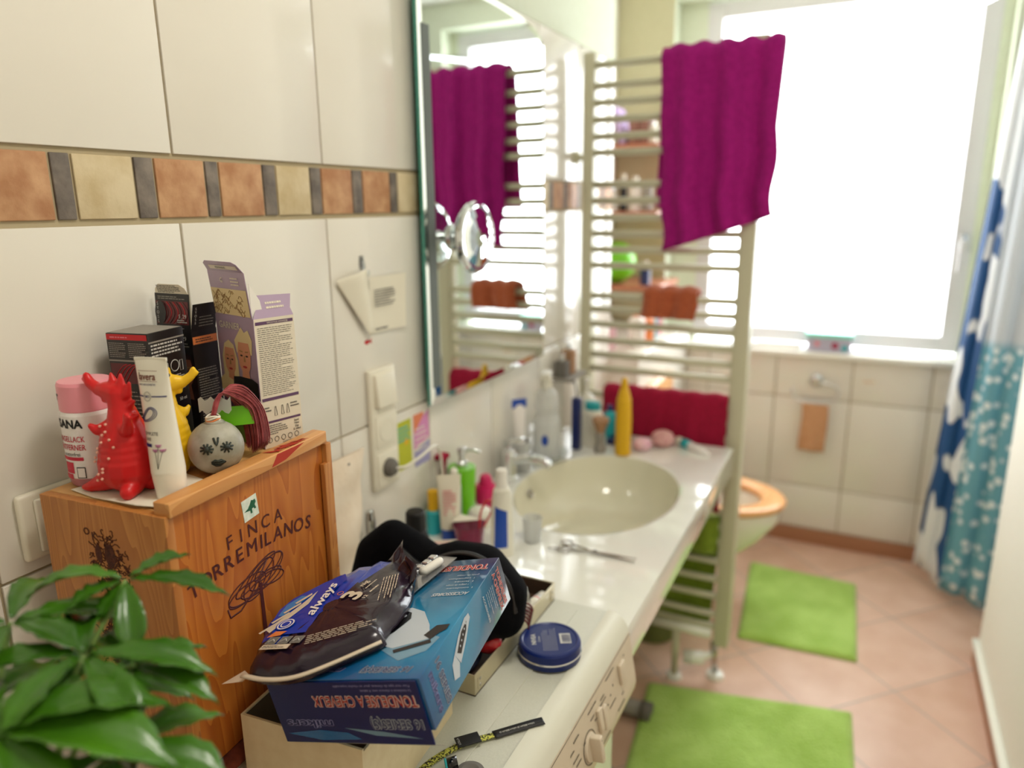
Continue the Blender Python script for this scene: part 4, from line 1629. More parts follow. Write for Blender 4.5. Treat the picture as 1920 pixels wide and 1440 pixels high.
b.build('rubber_band', bh)
noisy('hair_red', (132, 34, 42), (170, 74, 76), 90, 0.45, sheen=0.2)
b = MB()
rnd = random.Random(21)
for k in range(330):
    o1 = rnd.uniform(-1, 1)
    o2 = rnd.uniform(-1, 1)
    sp_w = 0.004
    pts = [(0.0 + o1 * 0.002, 0.0 + o2 * 0.002, 0.072),
           (-0.003 + o1 * 0.004, 0.016 + o2 * 0.004, 0.096 + o1 * 0.004),
           (-0.002 + o1 * 0.009, 0.040 + o2 * 0.007, 0.097 + o2 * 0.007),
           (0.001 + o1 * 0.012, 0.062 + o2 * 0.010, 0.066 + o1 * 0.006),
           (0.002 + o1 * 0.012, 0.068 + o2 * 0.012, 0.030 + o1 * 0.008),
           (0.002 + o1 * 0.013, 0.066 + o2 * 0.012, 0.008 + abs(o1) * 0.012)]
    pr = rail(pts, 4)
    b.tube(pr, [0.00055] * (len(pr) - 4) + [0.0005, 0.0004, 0.0003, 0.0002], 'hair_red', 4)
hr = b.build('hair_tuft', bh)
mat('crinkle', (196, 200, 190), 0.3, trans=0.2)
b = MB()
b.grid(lambda u, v: (-0.028 + 0.07 * u * 0.5, 0.004 + 0.02 * u, 0.074 + 0.018 * v + 0.003 * math.sin(u * 20)), 10, 4, 'crinkle')
b.grid(lambda u, v: (-0.020 + 0.03 * u, 0.026 + 0.03 * u, 0.050 + 0.026 * v), 6, 4, 'lime')
b.build('wrapper', bh)


# hair colour boxes
mat('box_black', (24, 20, 22), 0.3, coat=0.3)
mat('box_wine', (96, 22, 30), 0.35, coat=0.3)
mat('box_lilac', (172, 150, 176), 0.35, coat=0.3)
mat('box_cream', (226, 216, 196), 0.4, coat=0.2)
mat('card_grey', (150, 144, 136), 0.7)
mat('skin_l', (214, 150, 120), 0.5)
mat('skin_d', (150, 92, 72), 0.5)
mat('hair_blond', (226, 206, 158), 0.5)
mat('hair_shadow', (166, 128, 84), 0.5)
mat('hair_dark', (44, 16, 16), 0.5)
mat('lips', (180, 60, 60), 0.5)
mat('silver_txt', (206, 204, 200), 0.4)
mat('red_band', (196, 30, 40), 0.4)


def bx_frames(w, d, h):
    """front (-y) face and right (+x) face frames of a box whose near-left-bottom corner is the origin"""
    return frame((0, 0, 0), (1, 0, 0), (0, 0, 1)), frame((w, 0, 0), (0, 1, 0), (0, 0, 1)), frame((0, 0, h), (1, 0, 0), (0, 1, 0))


# left black box
w_, d_, h_ = 0.060, 0.062, 0.160
bb = thing('hair_dye_box', 'closed black hair dye box with red top stripe, behind the pink bottle', 'box', (-0.826, 0.560, CT), 0.20)
A, B, Tp = bx_frames(w_, d_, h_)
b = MB()
b.box((0, 0, 0), (w_, d_, h_), 'box_black', bev=0.0008)
b.rect(0.001, h_ - 0.008, w_ - 0.001, h_ - 0.001, 'red_band', A)
b.lines(0.006, h_ - 0.0065, w_ - 0.006, h_ - 0.003, 1, 'pink', A, 0.0007, 2)
b.lines(0.003, h_ - 0.030, w_ / 2 - 0.002, h_ - 0.011, 8, 'card_grey', A, seed=3, duty=0.4)
b.lines(w_ / 2 + 0.001, h_ - 0.030, w_ - 0.003, h_ - 0.011, 8, 'card_grey', A, seed=4, duty=0.4)
b.rect(0.0, h_ - 0.0345, w_, h_ - 0.0325, 'card_grey', A)
b.rect(0.002, h_ - 0.062, w_ - 0.002, h_ - 0.037, 'box_wine', A)
for k in range(4):
    b.tube([A @ Vector((0.004 + 0.006 * k + 0.022 * t, h_ - 0.06 + 0.022 * math.sin(t * 1.5), 0.0008)) for t in [i / 8 for i in range(9)]], 0.0005, 'red_band', 4)
b.lines(0.004, 0.02, w_ - 0.004, h_ - 0.07, 14, 'card_grey', A, seed=6, duty=0.3)
b.rect(0.0, h_ - 0.012, d_, h_ - 0.010, 'card_grey', B)
b.lines(0.003, h_ - 0.030, d_ - 0.004, h_ - 0.013, 4, 'silver_txt', B, seed=7, duty=0.5)
for cx_ in (0.014, 0.040):
    for rr in (0.0075, 0.0068):
        b.tube([B @ Vector((cx_ + rr * math.cos(a / 16 * 2 * PI), h_ - 0.046 + rr * math.sin(a / 16 * 2 * PI), 0.0005)) for a in range(16)], 0.0003, 'silver_txt', 4, closed=True)
    b.tube([B @ Vector((cx_ + x, h_ - 0.046 + z, 0.0005)) for x, z in ((0.009, -0.008), (0.009, 0.005), (0.014, 0.005), (0.014, -0.008))], 0.0004, 'silver_txt', 4, closed=True)
b.lines(0.020, h_ - 0.062, d_ - 0.004, h_ - 0.057, 2, 'silver_txt', B, seed=9)
b.text('50 ml', 0.048, h_ - 0.076, 0.004, 'silver_txt', B)
b.text('50 ml', 0.048, h_ - 0.090, 0.004, 'silver_txt', B)
b.poly([(0.001, 0.001), (w_ - 0.001, 0.001), (w_ - 0.001, d_ - 0.001), (0.001, d_ - 0.001)], 'card_grey', Tp, 0.0004)
b.build('carton', bb)


def face(b, F, x, y, s, skin, hair, style):
    """simple printed portrait: hair mass, neck, head, features"""
    if style == 'long':
        b.poly([(x - 0.75 * s, y - 1.9 * s), (x - 0.8 * s, y + 0.2 * s), (x - 0.5 * s, y + 0.95 * s), (x, y + 1.2 * s), (x + 0.5 * s, y + 0.95 * s), (x + 0.8 * s, y + 0.1 * s), (x + 0.8 * s, y - 1.9 * s)], hair, F, 0.0006)
    else:
        b.poly([(x - 0.66 * s, y + 0.2 * s), (x - 0.8 * s, y + 0.8 * s), (x - 0.45 * s, y + 1.15 * s), (x - 0.1 * s, y + 1.5 * s), (x + 0.15 * s, y + 1.25 * s), (x + 0.5 * s, y + 1.4 * s), (x + 0.8 * s, y + 0.9 * s), (x + 0.68 * s, y + 0.2 * s)], hair, F, 0.0006)
    b.poly([(x - 0.28 * s, y - 0.6 * s), (x + 0.28 * s, y - 0.6 * s), (x + 0.42 * s, y - 1.5 * s), (x - 0.42 * s, y - 1.5 * s)], skin, F, 0.0007)
    b.poly([(x - 0.45 * s, y + 0.75 * s), (x - 0.58 * s, y + 0.2 * s), (x - 0.5 * s, y - 0.4 * s), (x - 0.15 * s, y - 0.88 * s), (x + 0.15 * s, y - 0.88 * s), (x + 0.5 * s, y - 0.4 * s), (x + 0.58 * s, y + 0.2 * s), (x + 0.45 * s, y + 0.75 * s)], skin, F, 0.0008)
    for sx in (-1, 1):
        b.disc(x + sx * 0.24 * s, y + 0.1 * s, 0.12 * s, 0.045 * s, 'print_dark', F, 0.0010, 10)
        b.poly([(x + sx * 0.10 * s, y + 0.26 * s), (x + sx * 0.40 * s, y + 0.30 * s), (x + sx * 0.40 * s, y + 0.36 * s), (x + sx * 0.10 * s, y + 0.33 * s)], 'hair_shadow', F, 0.0010)
    b.poly([(x - 0.02 * s, y + 0.1 * s), (x + 0.06 * s, y + 0.1 * s), (x + 0.10 * s, y - 0.2 * s), (x - 0.08 * s, y - 0.2 * s)], 'hair_shadow' if skin == 'skin_l' else 'hair_dark', F, 0.0009)
    b.disc(x, y - 0.45 * s, 0.20 * s, 0.06 * s, 'lips', F, 0.0010, 12)


# tall opened black box with wine red hair swatch
w_, d_, h_ = 0.062, 0.042, 0.150
sb = thing('hair_dye_box', 'opened black hair dye box with wine red flap standing tall near the wall', 'box', (-0.847, 0.648, CT), 0.02)
A, B, Tp = bx_frames(w_, d_, h_)
b = MB()
b.box((0, 0, 0), (w_, d_, h_), 'box_black')
face(b, A, 0.045, 0.094, 0.024, 'skin_d', 'hair_dark', 'long')
b.text('5_29', 0.046, h_ - 0.010, 0.0055, 'silver_txt', A, 0.0014)
b.lines(0.034, h_ - 0.022, w_ - 0.004, h_ - 0.015, 2, 'card_grey', A, 0.0014, seed=3)
b.rect(0.001, h_ - 0.018, d_ - 0.001, h_ - 0.008, 'orange', B)
b.lines(0.005, h_ - 0.016, d_ - 0.008, h_ - 0.010, 2, 'print_dark', B, 0.0007, seed=3)
b.lines(0.004, 0.01, d_ - 0.004, h_ - 0.05, 26, 'card_grey', B, seed=8, duty=0.35)
b.build('carton', sb)
FA = A @ Matrix.Translation((0, h_, 0)) @ Matrix.Rotation(-0.06, 4, 'X')
b = MB()
b.box((0, 0, -0.0007), (w_, 0.048, 0.0), 'box_black', FA)
b.rect(0.002, 0.008, w_ - 0.002, 0.038, 'box_wine', FA)
for k in range(7):
    b.tube([FA @ Vector((0.014 + 0.006 * k + 0.01 * math.sin(t * 3), 0.009 + 0.028 * t, 0.0007)) for t in [i / 8 for i in range(9)]], 0.0005, 'red_band' if k % 2 else 'hair_dark', 4)
b.disc(0.010, 0.023, 0.010, 0.015, 'box_black', FA, 0.0012)
for i, ch in enumerate('SYOSS'):
    b.text(ch, 0.006, 0.0345 - i * 0.0058, 0.0040, 'silver_txt', FA, 0.0016)
b.text('5_29', 0.050, 0.019, 0.0050, 'silver_txt', FA, 0.0014)
b.lines(0.040, 0.010, w_ - 0.004, 0.015, 2, 'silver_txt', FA, 0.0014, seed=5)
b.lines(0.006, 0.040, w_ - 0.006, 0.045, 2, 'card_grey', FA, 0.0008, seed=5)
b.lines(0.004, 0.002, w_ - 0.004, 0.006, 2, 'card_grey', FA, 0.0008, seed=15)
b.build('front_flap', sb)
FA2 = FA @ Matrix.Translation((0, 0.048, 0)) @ Matrix.Rotation(0.35, 4, 'X')
b = MB()
b.prism([(0.001, 0.0), (w_ - 0.001, 0.0), (w_ - 0.004, 0.008), (w_ - 0.012, 0.013), (0.012, 0.013), (0.004, 0.006)], -0.0006, 0, 'box_cream', FA2)
b.lines(0.008, 0.001, w_ - 0.008, 0.012, 5, 'print_dark', FA2, 0.0004, seed=12, duty=0.4)
b.build('tuck_flap', sb)
FBs = B @ Matrix.Translation((0, h_, 0)) @ Matrix.Rotation(0.22, 4, 'X')
b = MB()
b.box((0.001, 0, -0.0006), (d_ - 0.001, 0.036, 0), 'box_black', FBs)
b.lines(0.012, 0.004, d_ - 0.004, 0.02, 4, 'card_grey', FBs, 0.0005, seed=12, duty=0.25)
for i, ch in enumerate('SYOSS'):
    b.text(ch, 0.006, 0.030 - i * 0.0048, 0.0034, 'silver_txt', FBs, 0.0006)
b.build('side_flap', sb)

# opened lilac box with portraits
w_, d_, h_ = 0.092, 0.058, 0.170
gb = thing('hair_dye_box', 'opened lilac hair dye box with two blond portraits and raised flaps', 'box', (-0.685 - w_ * math.cos(0.24), 0.660 + w_ * math.sin(0.24), CT), -0.24)
A, B, Tp = bx_frames(w_, d_, h_)
b = MB()
c_ = 0.0006
b.box((0, 0, 0), (w_, c_, h_), 'box_lilac')
b.box((w_ - c_, c_, 0), (w_, d_, h_), 'box_cream')
b.box((0, d_ - c_, 0), (w_ - c_, d_, h_), 'box_lilac')
b.box((0, c_, 0), (c_, d_ - c_, h_), 'box_lilac')
b.box((c_, c_, 0), (w_ - c_, d_ - c_, c_), 'box_cream')
b.text('GARNIER', 0.035, h_ - 0.012, 0.0085, 'box_cream', A, 0.0012, w=0.05, bold=0.01)
face(b, A, 0.028, 0.110, 0.0235, 'skin_l', 'hair_blond', 'long')
face(b, A, 0.064, 0.118, 0.0265, 'skin_l', 'hair_blond', 'short')
b.poly([(0.030, 0.068), (0.034, 0.090), (0.050, 0.092), (0.078, 0.092), (w_ - 0.001, 0.088), (w_ - 0.001, 0.068)], 'box_black', A, 0.0013)
b.poly([(0.001, 0.068), (0.034, 0.068), (0.034, 0.084), (0.010, 0.090), (0.001, 0.084)], 'hair_blond', A, 0.0012)
mat('box_green', (96, 140, 60), 0.4)
mat('box_plum', (96, 66, 100), 0.4)
b.rect(0.001, 0.001, w_ - 0.001, 0.067, 'box_plum', A, 0.0005)
b.text('OLIA', 0.045, 0.046, 0.016, 'box_cream', A, 0.0010, bold=0.03) if False else None
b.text('SE', 0.064, 0.046, 0.017, 'box_cream', A, 0.0010, bold=0.02)
b.rect(0.001, 0.001, w_ - 0.001, 0.028, 'box_green', A, 0.0008)
# info side
b.rect(0.002, h_ - 0.008, d_ - 0.002, h_ - 0.004, 'box_plum', B)
b.text('WICHTIGE HINWEISE', 0.033, h_ - 0.006, 0.0022, 'box_cream', B, 0.0008)
b.lines(0.004, h_ - 0.100, d_ - 0.004, h_ - 0.011, 34, 'print_grey', B, seed=31, duty=0.26)
b.rect(0.002, h_ - 0.107, d_ - 0.002, h_ - 0.103, 'box_plum', B)
for k, x in enumerate((0.020, 0.030, 0.038)):
    b.tube([B @ Vector((x + q[0], h_ - 0.128 + q[1], 0.0005)) for q in ((-0.002, 0), (-0.0006, 0.012), (0.0006, 0.012), (0.002, 0))], 0.0003, 'print_dark', 4, closed=True)
b.lines(0.004, h_ - 0.122, 0.014, h_ - 0.114, 2, 'print_grey', B, seed=33)
b.lines(0.042, h_ - 0.122, 0.056, h_ - 0.114, 2, 'print_grey', B, seed=34)
b.rect(0.002, h_ - 0.137, d_ - 0.002, h_ - 0.134, 'box_plum', B)
b.lines(0.004, h_ - 0.153, 0.036, h_ - 0.139, 5, 'print_grey', B, seed=35)
for k, s in enumerate(('2xml', '75ml', '22g', 'G 54ml')):
    b.text(s, 0.049, h_ - 0.1405 - 0.0040 * k, 0.0026, 'print_dark', B, 0.0007, bold=0.02)
for k in range(5):
    b.tube([B @ Vector((0.008 + 0.010 * k + 0.0032 * math.cos(a / 8 * 2 * PI), 0.0105 + 0.0036 * math.sin(a / 8 * 2 * PI), 0.0005)) for a in range(8)], 0.0003, 'print_dark', 4, closed=True)
b.text('GARNIER', 0.034, 0.0040, 0.0026, 'print_dark', B, 0.0007)
b.build('carton', gb)
FA = A @ Matrix.Translation((0, h_, 0)) @ Matrix.Rotation(0.10, 4, 'X')
b = MB()
b.box((0.002, 0, -0.0006), (w_ - 0.002, 0.058, 0), 'box_lilac', FA)
b.rect(0.003, 0.002, w_ - 0.004, 0.036, 'hair_blond', FA)
rnd = random.Random(8)
for k in range(60):
    x, y = 0.006 + rnd.random() * 0.068, 0.004 + rnd.random() * 0.028
    b.tube([FA @ Vector((x + 0.004 * math.cos(t), y + 0.003 * math.sin(t * 1.3 + k), 0.0006)) for t in (0, 1, 2, 3)], 0.0004, 'hair_shadow', 4)
b.text('G', 0.034, 0.047, 0.006, 'box_cream', FA, 0.0008, bold=0.02)
b.lines(0.056, 0.040, 0.076, 0.052, 3, 'box_cream', FA, 0.0008, seed=3)
b.build('front_flap', gb)
FA2 = FA @ Matrix.Translation((0, 0.058, 0)) @ Matrix.Rotation(0.5, 4, 'X')
b = MB()
b.prism([(0.003, 0), (w_ - 0.003, 0), (w_ - 0.006, 0.012), (w_ - 0.014, 0.016), (0.014, 0.016), (0.006, 0.012)], -0.0006, 0, 'box_lilac', FA2)
b.rect(0.016, 0.004, w_ - 0.010, 0.010, 'box_cream', FA2)
b.text('PERMANENT', 0.044, 0.007, 0.003, 'print_dark', FA2, 0.0008)
b.build('tuck_flap', gb)
FBs = B @ Matrix.Translation((0, h_, 0)) @ Matrix.Rotation(-0.35, 4, 'X')
b = MB()
b.prism([(0.0, 0), (d_, 0), (d_ - 0.002, 0.010), (d_ + 0.004, 0.028), (0.014, 0.030), (0.010, 0.016)], -0.0006, 0, 'box_lilac', FBs)
b.lines(0.022, 0.010, 0.048, 0.022, 2, 'box_cream', FBs, 0.0005, seed=3)
b.build('side_flap', gb)
FW_ = frame((0.004, d_, h_), (1, 0, 0), (0, 0.0, 1)) @ Matrix.Rotation(0.0, 4, 'X')
b = MB()
b.prism([(0.0, 0), (0.016, 0.004), (0.013, 0.022), (0.0, 0.044)], -0.0006, 0, 'white', B @ Matrix.Translation((0.001, h_, -0.004)))
b.build('dust_flap', gb)

# ================================================================== CLUTTER ON THE WASHING MACHINE
MT = 0.8502
noisy('carton_white', (224, 206, 168), (230, 214, 178), 60, 0.7)
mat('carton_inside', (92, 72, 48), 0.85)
sh = thing('cardboard_box', 'open cream cardboard box holding up the blue clipper box, right of the crate', 'box', (-0.6035, 0.506, MT), 0.085)
sw_, sd_, sh_ = 0.163, 0.215, 0.113
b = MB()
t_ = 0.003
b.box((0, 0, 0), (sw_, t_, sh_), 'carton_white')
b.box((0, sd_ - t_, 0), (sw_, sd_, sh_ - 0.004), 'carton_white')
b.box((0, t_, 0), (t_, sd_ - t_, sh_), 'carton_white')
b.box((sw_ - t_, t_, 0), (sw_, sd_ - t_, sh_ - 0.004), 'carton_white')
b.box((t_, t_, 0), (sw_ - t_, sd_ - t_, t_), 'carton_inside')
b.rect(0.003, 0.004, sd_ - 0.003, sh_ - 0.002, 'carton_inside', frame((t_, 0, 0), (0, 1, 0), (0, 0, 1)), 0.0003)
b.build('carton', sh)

mat('mk_navy', (4, 30, 92), 0.35, coat=0.1)
mat('mk_blue', (18, 104, 168), 0.25, coat=0.5)
mat('mk_red', (170, 30, 34), 0.4)
mat('mk_outline', (232, 206, 200), 0.4)
mat('mk_silver', (188, 196, 206), 0.3)
mat('mk_lilac', (150, 150, 200), 0.4)
# blue card with a darker far end (printed gradient of the packaging)
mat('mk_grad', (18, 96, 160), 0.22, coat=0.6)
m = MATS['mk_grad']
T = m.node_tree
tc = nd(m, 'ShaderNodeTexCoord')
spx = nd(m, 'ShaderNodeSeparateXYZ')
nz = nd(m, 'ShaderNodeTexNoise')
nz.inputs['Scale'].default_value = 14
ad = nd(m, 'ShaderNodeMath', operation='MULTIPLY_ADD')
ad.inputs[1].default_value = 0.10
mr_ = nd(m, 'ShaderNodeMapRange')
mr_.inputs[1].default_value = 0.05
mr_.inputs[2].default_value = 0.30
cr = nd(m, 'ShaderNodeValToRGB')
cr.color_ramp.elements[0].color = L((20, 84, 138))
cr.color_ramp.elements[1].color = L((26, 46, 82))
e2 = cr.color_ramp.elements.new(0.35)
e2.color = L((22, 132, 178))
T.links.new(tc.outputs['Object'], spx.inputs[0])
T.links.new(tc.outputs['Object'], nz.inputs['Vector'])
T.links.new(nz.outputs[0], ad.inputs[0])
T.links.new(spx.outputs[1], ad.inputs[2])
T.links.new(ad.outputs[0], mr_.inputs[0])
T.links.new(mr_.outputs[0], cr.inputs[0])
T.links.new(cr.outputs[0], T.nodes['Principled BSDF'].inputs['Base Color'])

Rb = Matrix.Rotation(0.127, 4, 'Z') @ Matrix.Rotation(-0.236, 4, 'Y') @ Matrix.Rotation(0.054, 4, 'X')
bbx = thing('clipper_box', 'shiny blue hair clipper box with upside-down lettering lying tilted on the cream carton', 'box', (-0.533, 0.502, 0.971))
bbx.rotation_euler = Rb.to_euler()
bw_, bl_, bh_ = 0.190, 0.243, 0.061
EF = frame((bw_, 0, bh_), (-1, 0, 0), (0, 0, -1))       # near end, print upside down
TF = frame((bw_, 0, bh_), (-1, 0, 0), (0, -1, 0))       # top, print facing the far side
RF = frame((bw_, 0, bh_), (0, 1, 0), (0, 0, 1))
b = MB()
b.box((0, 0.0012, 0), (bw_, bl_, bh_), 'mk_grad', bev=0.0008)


def tt(s, lx, ly, h, w, m, bold=0.03, z=0.0008, shear=0.0, outline=None):
    """print on the lid at local (lx, ly)"""
    if outline:
        b.text(s, bw_ - lx, -ly, h, outline, TF, z - 0.0002, w=w * 1.015, bold=bold + 0.045, shear=shear)
    b.text(s, bw_ - lx, -ly, h, m, TF, z, w=w, bold=bold, shear=shear)


tt('mikers', 0.052, 0.0155, 0.0085, 0.078, 'mk_navy', 0.02, shear=0.3, outline='mk_lilac')
tt('16 SERIES(S)', 0.143, 0.0155, 0.0085, 0.062, 'mk_navy', 0.02, shear=0.3, outline='mk_silver')
tt('TONDEUSE A CHEVEUX', 0.112, 0.2200, 0.0115, 0.142, 'mk_red', 0.02, outline='mk_outline')
tt('ACCESSOIRES', 0.156, 0.1575, 0.0062, 0.050, 'mk_silver', 0.03, shear=0.25)
for k, s in enumerate(('1 tondeuse', '1 peigne de coupe', '1 lames', '1 capuchon', 'guide de coupe')):
    tt(s, 0.163 - 0.006 * (k % 2), 0.170 + 0.0075 * k, 0.0032, 0.036 - 0.005 * (k % 3), 'mk_silver', 0.0)
# printed clipper picture
def tpl(pts, m, z):
    b.add([(p[0], p[1], bh_ + z) for p in pts], [tuple(range(len(pts)))], m)


mat('mk_halo', (110, 150, 176), 0.3, coat=0.5)
tpl([(0.118, 0.050), (0.150, 0.030), (0.176, 0.046), (0.182, 0.070), (0.160, 0.080)], 'mk_halo', 0.0004)
tpl([(0.092, 0.070), (0.104, 0.060), (0.132, 0.052), (0.170, 0.068), (0.158, 0.094), (0.138, 0.122), (0.116, 0.132), (0.098, 0.120)], 'mk_silver', 0.0006)
tpl([(0.134, 0.048), (0.138, 0.043), (0.176, 0.060), (0.172, 0.066)], 'print_dark', 0.0010)
tpl([(0.160, 0.074), (0.168, 0.092), (0.184, 0.094), (0.184, 0.084), (0.178, 0.078), (0.172, 0.066)], 'print_dark', 0.0009)
tpl([(0.093, 0.056), (0.103, 0.062), (0.118, 0.082), (0.127, 0.108), (0.122, 0.120), (0.110, 0.126), (0.096, 0.120), (0.086, 0.090)], 'black_gloss', 0.0012)
tpl([(0.109 + 0.005 * math.cos(a * PI / 8), 0.101 + 0.004 * math.sin(a * PI / 8)) for a in range(16)], 'mk_silver', 0.0014)
tpl([(0.115 + 0.004 * math.cos(a * PI / 8), 0.113 + 0.003 * math.sin(a * PI / 8)) for a in range(16)], 'mk_silver', 0.0014)
# right side print: x along y, y down from top
def rpl(pts, m, z):
    b.add([(bw_ + z, p[0], p[1]) for p in pts], [tuple(range(len(pts)))], m)


rpl([(0.060, 0.014), (0.072, 0.010), (0.080, 0.022), (0.074, 0.036), (0.064, 0.030)], 'mk_silver', 0.0005)
rpl([(0.074, 0.036), (0.082, 0.020), (0.105, 0.032), (0.128, 0.048), (0.127, 0.054), (0.115, 0.055), (0.092, 0.047)], 'mk_silver', 0.0006)
rpl([(0.080, 0.034), (0.088, 0.028), (0.112, 0.042), (0.118, 0.050), (0.100, 0.047)], 'print_dark', 0.0008)
for k in range(5):
    rpl([(0.090 + 0.006 * k + 0.0014 * math.cos(a * PI / 4), 0.036 + 0.0032 * k + 0.0014 * math.sin(a * PI / 4)) for a in range(8)], 'mk_silver', 0.0010)
RV = frame((bw_, 0, 0), (0, 0, -1), (0, 1, 0))
for s, yy, zc, h, w, m_n, o_n in [('TONDEUSE', 0.226, 0.030, 0.0085, 0.050, 'mk_red', 'mk_outline'), ('A CHEVEUX', 0.213, 0.030, 0.0085, 0.050, 'mk_red', 'mk_outline'), ('16 SERIES', 0.040, 0.030, 0.0100, 0.052, 'mk_navy', 'mk_silver'), ('mikers', 0.022, 0.030, 0.0100, 0.046, 'mk_navy', 'mk_lilac')]:
    b.text(s, -zc, yy, h, o_n, RV, 0.0006, w=w * 1.02, bold=0.06)
    b.text(s, -zc, yy, h, m_n, RV, 0.0008, w=w, bold=0.015)
b.text('ACCESSOIRES', -0.030, 0.172, 0.0042, 'mk_silver', RV, 0.0006, w=0.036, bold=0.02)
for k in range(5):
    b.lines(-0.045, 0.180 + 0.005 * k, -0.012, 0.182 + 0.005 * k, 1, 'mk_silver', RV, 0.0006, seed=k)
b.build('carton', bbx)
# near end: dark open gap at the right, tucked flap panel in front
b = MB()
b.box((0.0, -0.0016, -0.015), (bw_ - 0.004, 0.0, bh_ - 0.001), 'mk_navy')
E2 = frame((bw_, -0.0016, bh_), (-1, 0, 0), (0, 0, -1))
def et(s, lx, lz, h, w, m, bold=0.02, outline=None):
    if outline:
        b.text(s, bw_ - lx, bh_ - lz, h, outline, E2, 0.0004, w=w * 1.02, bold=bold + 0.05)
    b.text(s, bw_ - lx, bh_ - lz, h, m, E2, 0.0007, w=w, bold=bold)


et('TONDEUSE A CHEVEUX', 0.118, 0.0365, 0.0125, 0.126, 'mk_red', 0.008, 'mk_outline')
et('mikers', 0.040, 0.0085, 0.0095, 0.060, 'mk_navy', 0.015, 'mk_lilac')
et('16 SERIES(S)', 0.149, 0.0090, 0.0110, 0.062, 'mk_navy', 0.015, 'mk_silver')
et('La tondeuse à cheveux avec 4 sabots', 0.148, 0.0495, 0.0030, 0.060, 'mk_lilac', 0.0)
et('Pour tout type de cheveux, pour un résultat impeccable', 0.132, 0.0550, 0.0030, 0.092, 'mk_lilac', 0.0)
b.add([(0.006, -0.0018, -0.004), (0.05, -0.0018, 0.001), (0.085, -0.0018, -0.002), (0.10, -0.0018, -0.010), (0.05, -0.0018, -0.012)], [(0, 1, 2, 3, 4)], 'mk_blue')
b.add([(0.082, -0.0018, 0.004), (0.13, -0.0018, 0.000), (0.16, -0.0018, -0.005), (0.175, -0.0018, -0.008), (0.12, -0.0018, -0.005)], [(0, 1, 2, 3, 4)], 'mk_halo')
b.build('end_flap', bbx)
b = MB()
b.add([(0.002, -0.0016, -0.015), (bw_ - 0.004, -0.0016, -0.015), (bw_ + 0.002, 0.006, -0.022), (0.02, 0.008, -0.022)], [(0, 1, 2, 3)], 'card_grey')
b.build('tuck_flap', bbx, solid=0.0008)

# sanitary pad pack lying on the clipper box
noisy('pk_blue', (4, 52, 168), (8, 60, 178), 30, 0.25, bump=0.5, bscale=55, coat=0.3)
noisy('pk_purple', (30, 16, 34), (34, 20, 38), 30, 0.25, bump=0.5, bscale=55, coat=0.3)
mat('pk_cyan', (30, 130, 205), 0.25, coat=0.6)
mat('pk_beige', (214, 198, 176), 0.5)
mat('foil', (222, 222, 226), 0.18, metal=0.8)
Tbx = Matrix.Translation((-0.533, 0.502, 0.971)) @ Rb
pk = thing('pad_pack', 'opened blue and dark purple sanitary pad pack lying across the left of the clipper box', 'packet')
pk.matrix_world = Tbx @ Matrix.Translation((0, 0, bh_))
outl_ = [(-0.020, -0.003), (-0.040, 0.040), (-0.060, 0.085), (-0.058, 0.130), (-0.036, 0.172), (-0.010, 0.203), (0.021, 0.222), (0.048, 0.230), (0.080, 0.200), (0.106, 0.160), (0.118, 0.115), (0.116, 0.068), (0.122, 0.050), (0.078, 0.012), (0.046, -0.008), (0.010, -0.010)]
b = MB()


def pack_pt(x, y, f, hh):
    cx, cy = 0.025, 0.105
    return (cx + (x - cx) * f, cy + (y - cy) * f, hh)


lay = [(0.97, 0.0012), (1.0, 0.003), (0.985, 0.008), (0.95, 0.015), (0.88, 0.021), (0.7, 0.0245), (0.4, 0.0255), (0.1, 0.026)]
ol2 = [tuple(p)[:2] for p in rail([(q[0], q[1], 0) for q in outl_] + [(outl_[0][0], outl_[0][1], 0)], 4)][:-1]
n = len(ol2)
vs = []
rnd = random.Random(2)
for f, hh in lay:
    for i, p in enumerate(ol2):
        wob = 0.0016 * math.sin(i * 1.7 + f * 9) * (1 if 0.3 < f < 1 else 0.3)
        vs.append(pack_pt(p[0], p[1], f, hh + wob * (hh > 0.004)))


def pcol(f):
    x = sum(vs[i][0] for i in f) / len(f)
    y = sum(vs[i][1] for i in f) / len(f)
    # diagonal split: blue towards the crate, purple towards the right
    d = (x - 0.000) - 0.25 * (y - 0.09)
    if y < 0.045 and x < 0.10:
        return 'pk_purple'
    return 'pk_blue' if d < 0.020 else 'pk_purple'


for i in range(len(lay) - 1):
    for j in range(n):
        f = (i * n + j, i * n + (j + 1) % n, (i + 1) * n + (j + 1) % n, (i + 1) * n + j)
        b.add([vs[q] for q in f], [(0, 1, 2, 3)], pcol(f), True)
b.add([vs[(len(lay) - 1) * n + j] for j in range(n)], [tuple(range(n))], 'pk_purple', True)
b.add([vs[j] for j in range(n)], [tuple(reversed(range(n)))], 'pk_purple', True)
PT = Matrix.Translation((0, 0, 0.0262))
def pp_(pts, m, z=0.0004):
    b.poly(pts, m, PT, z)


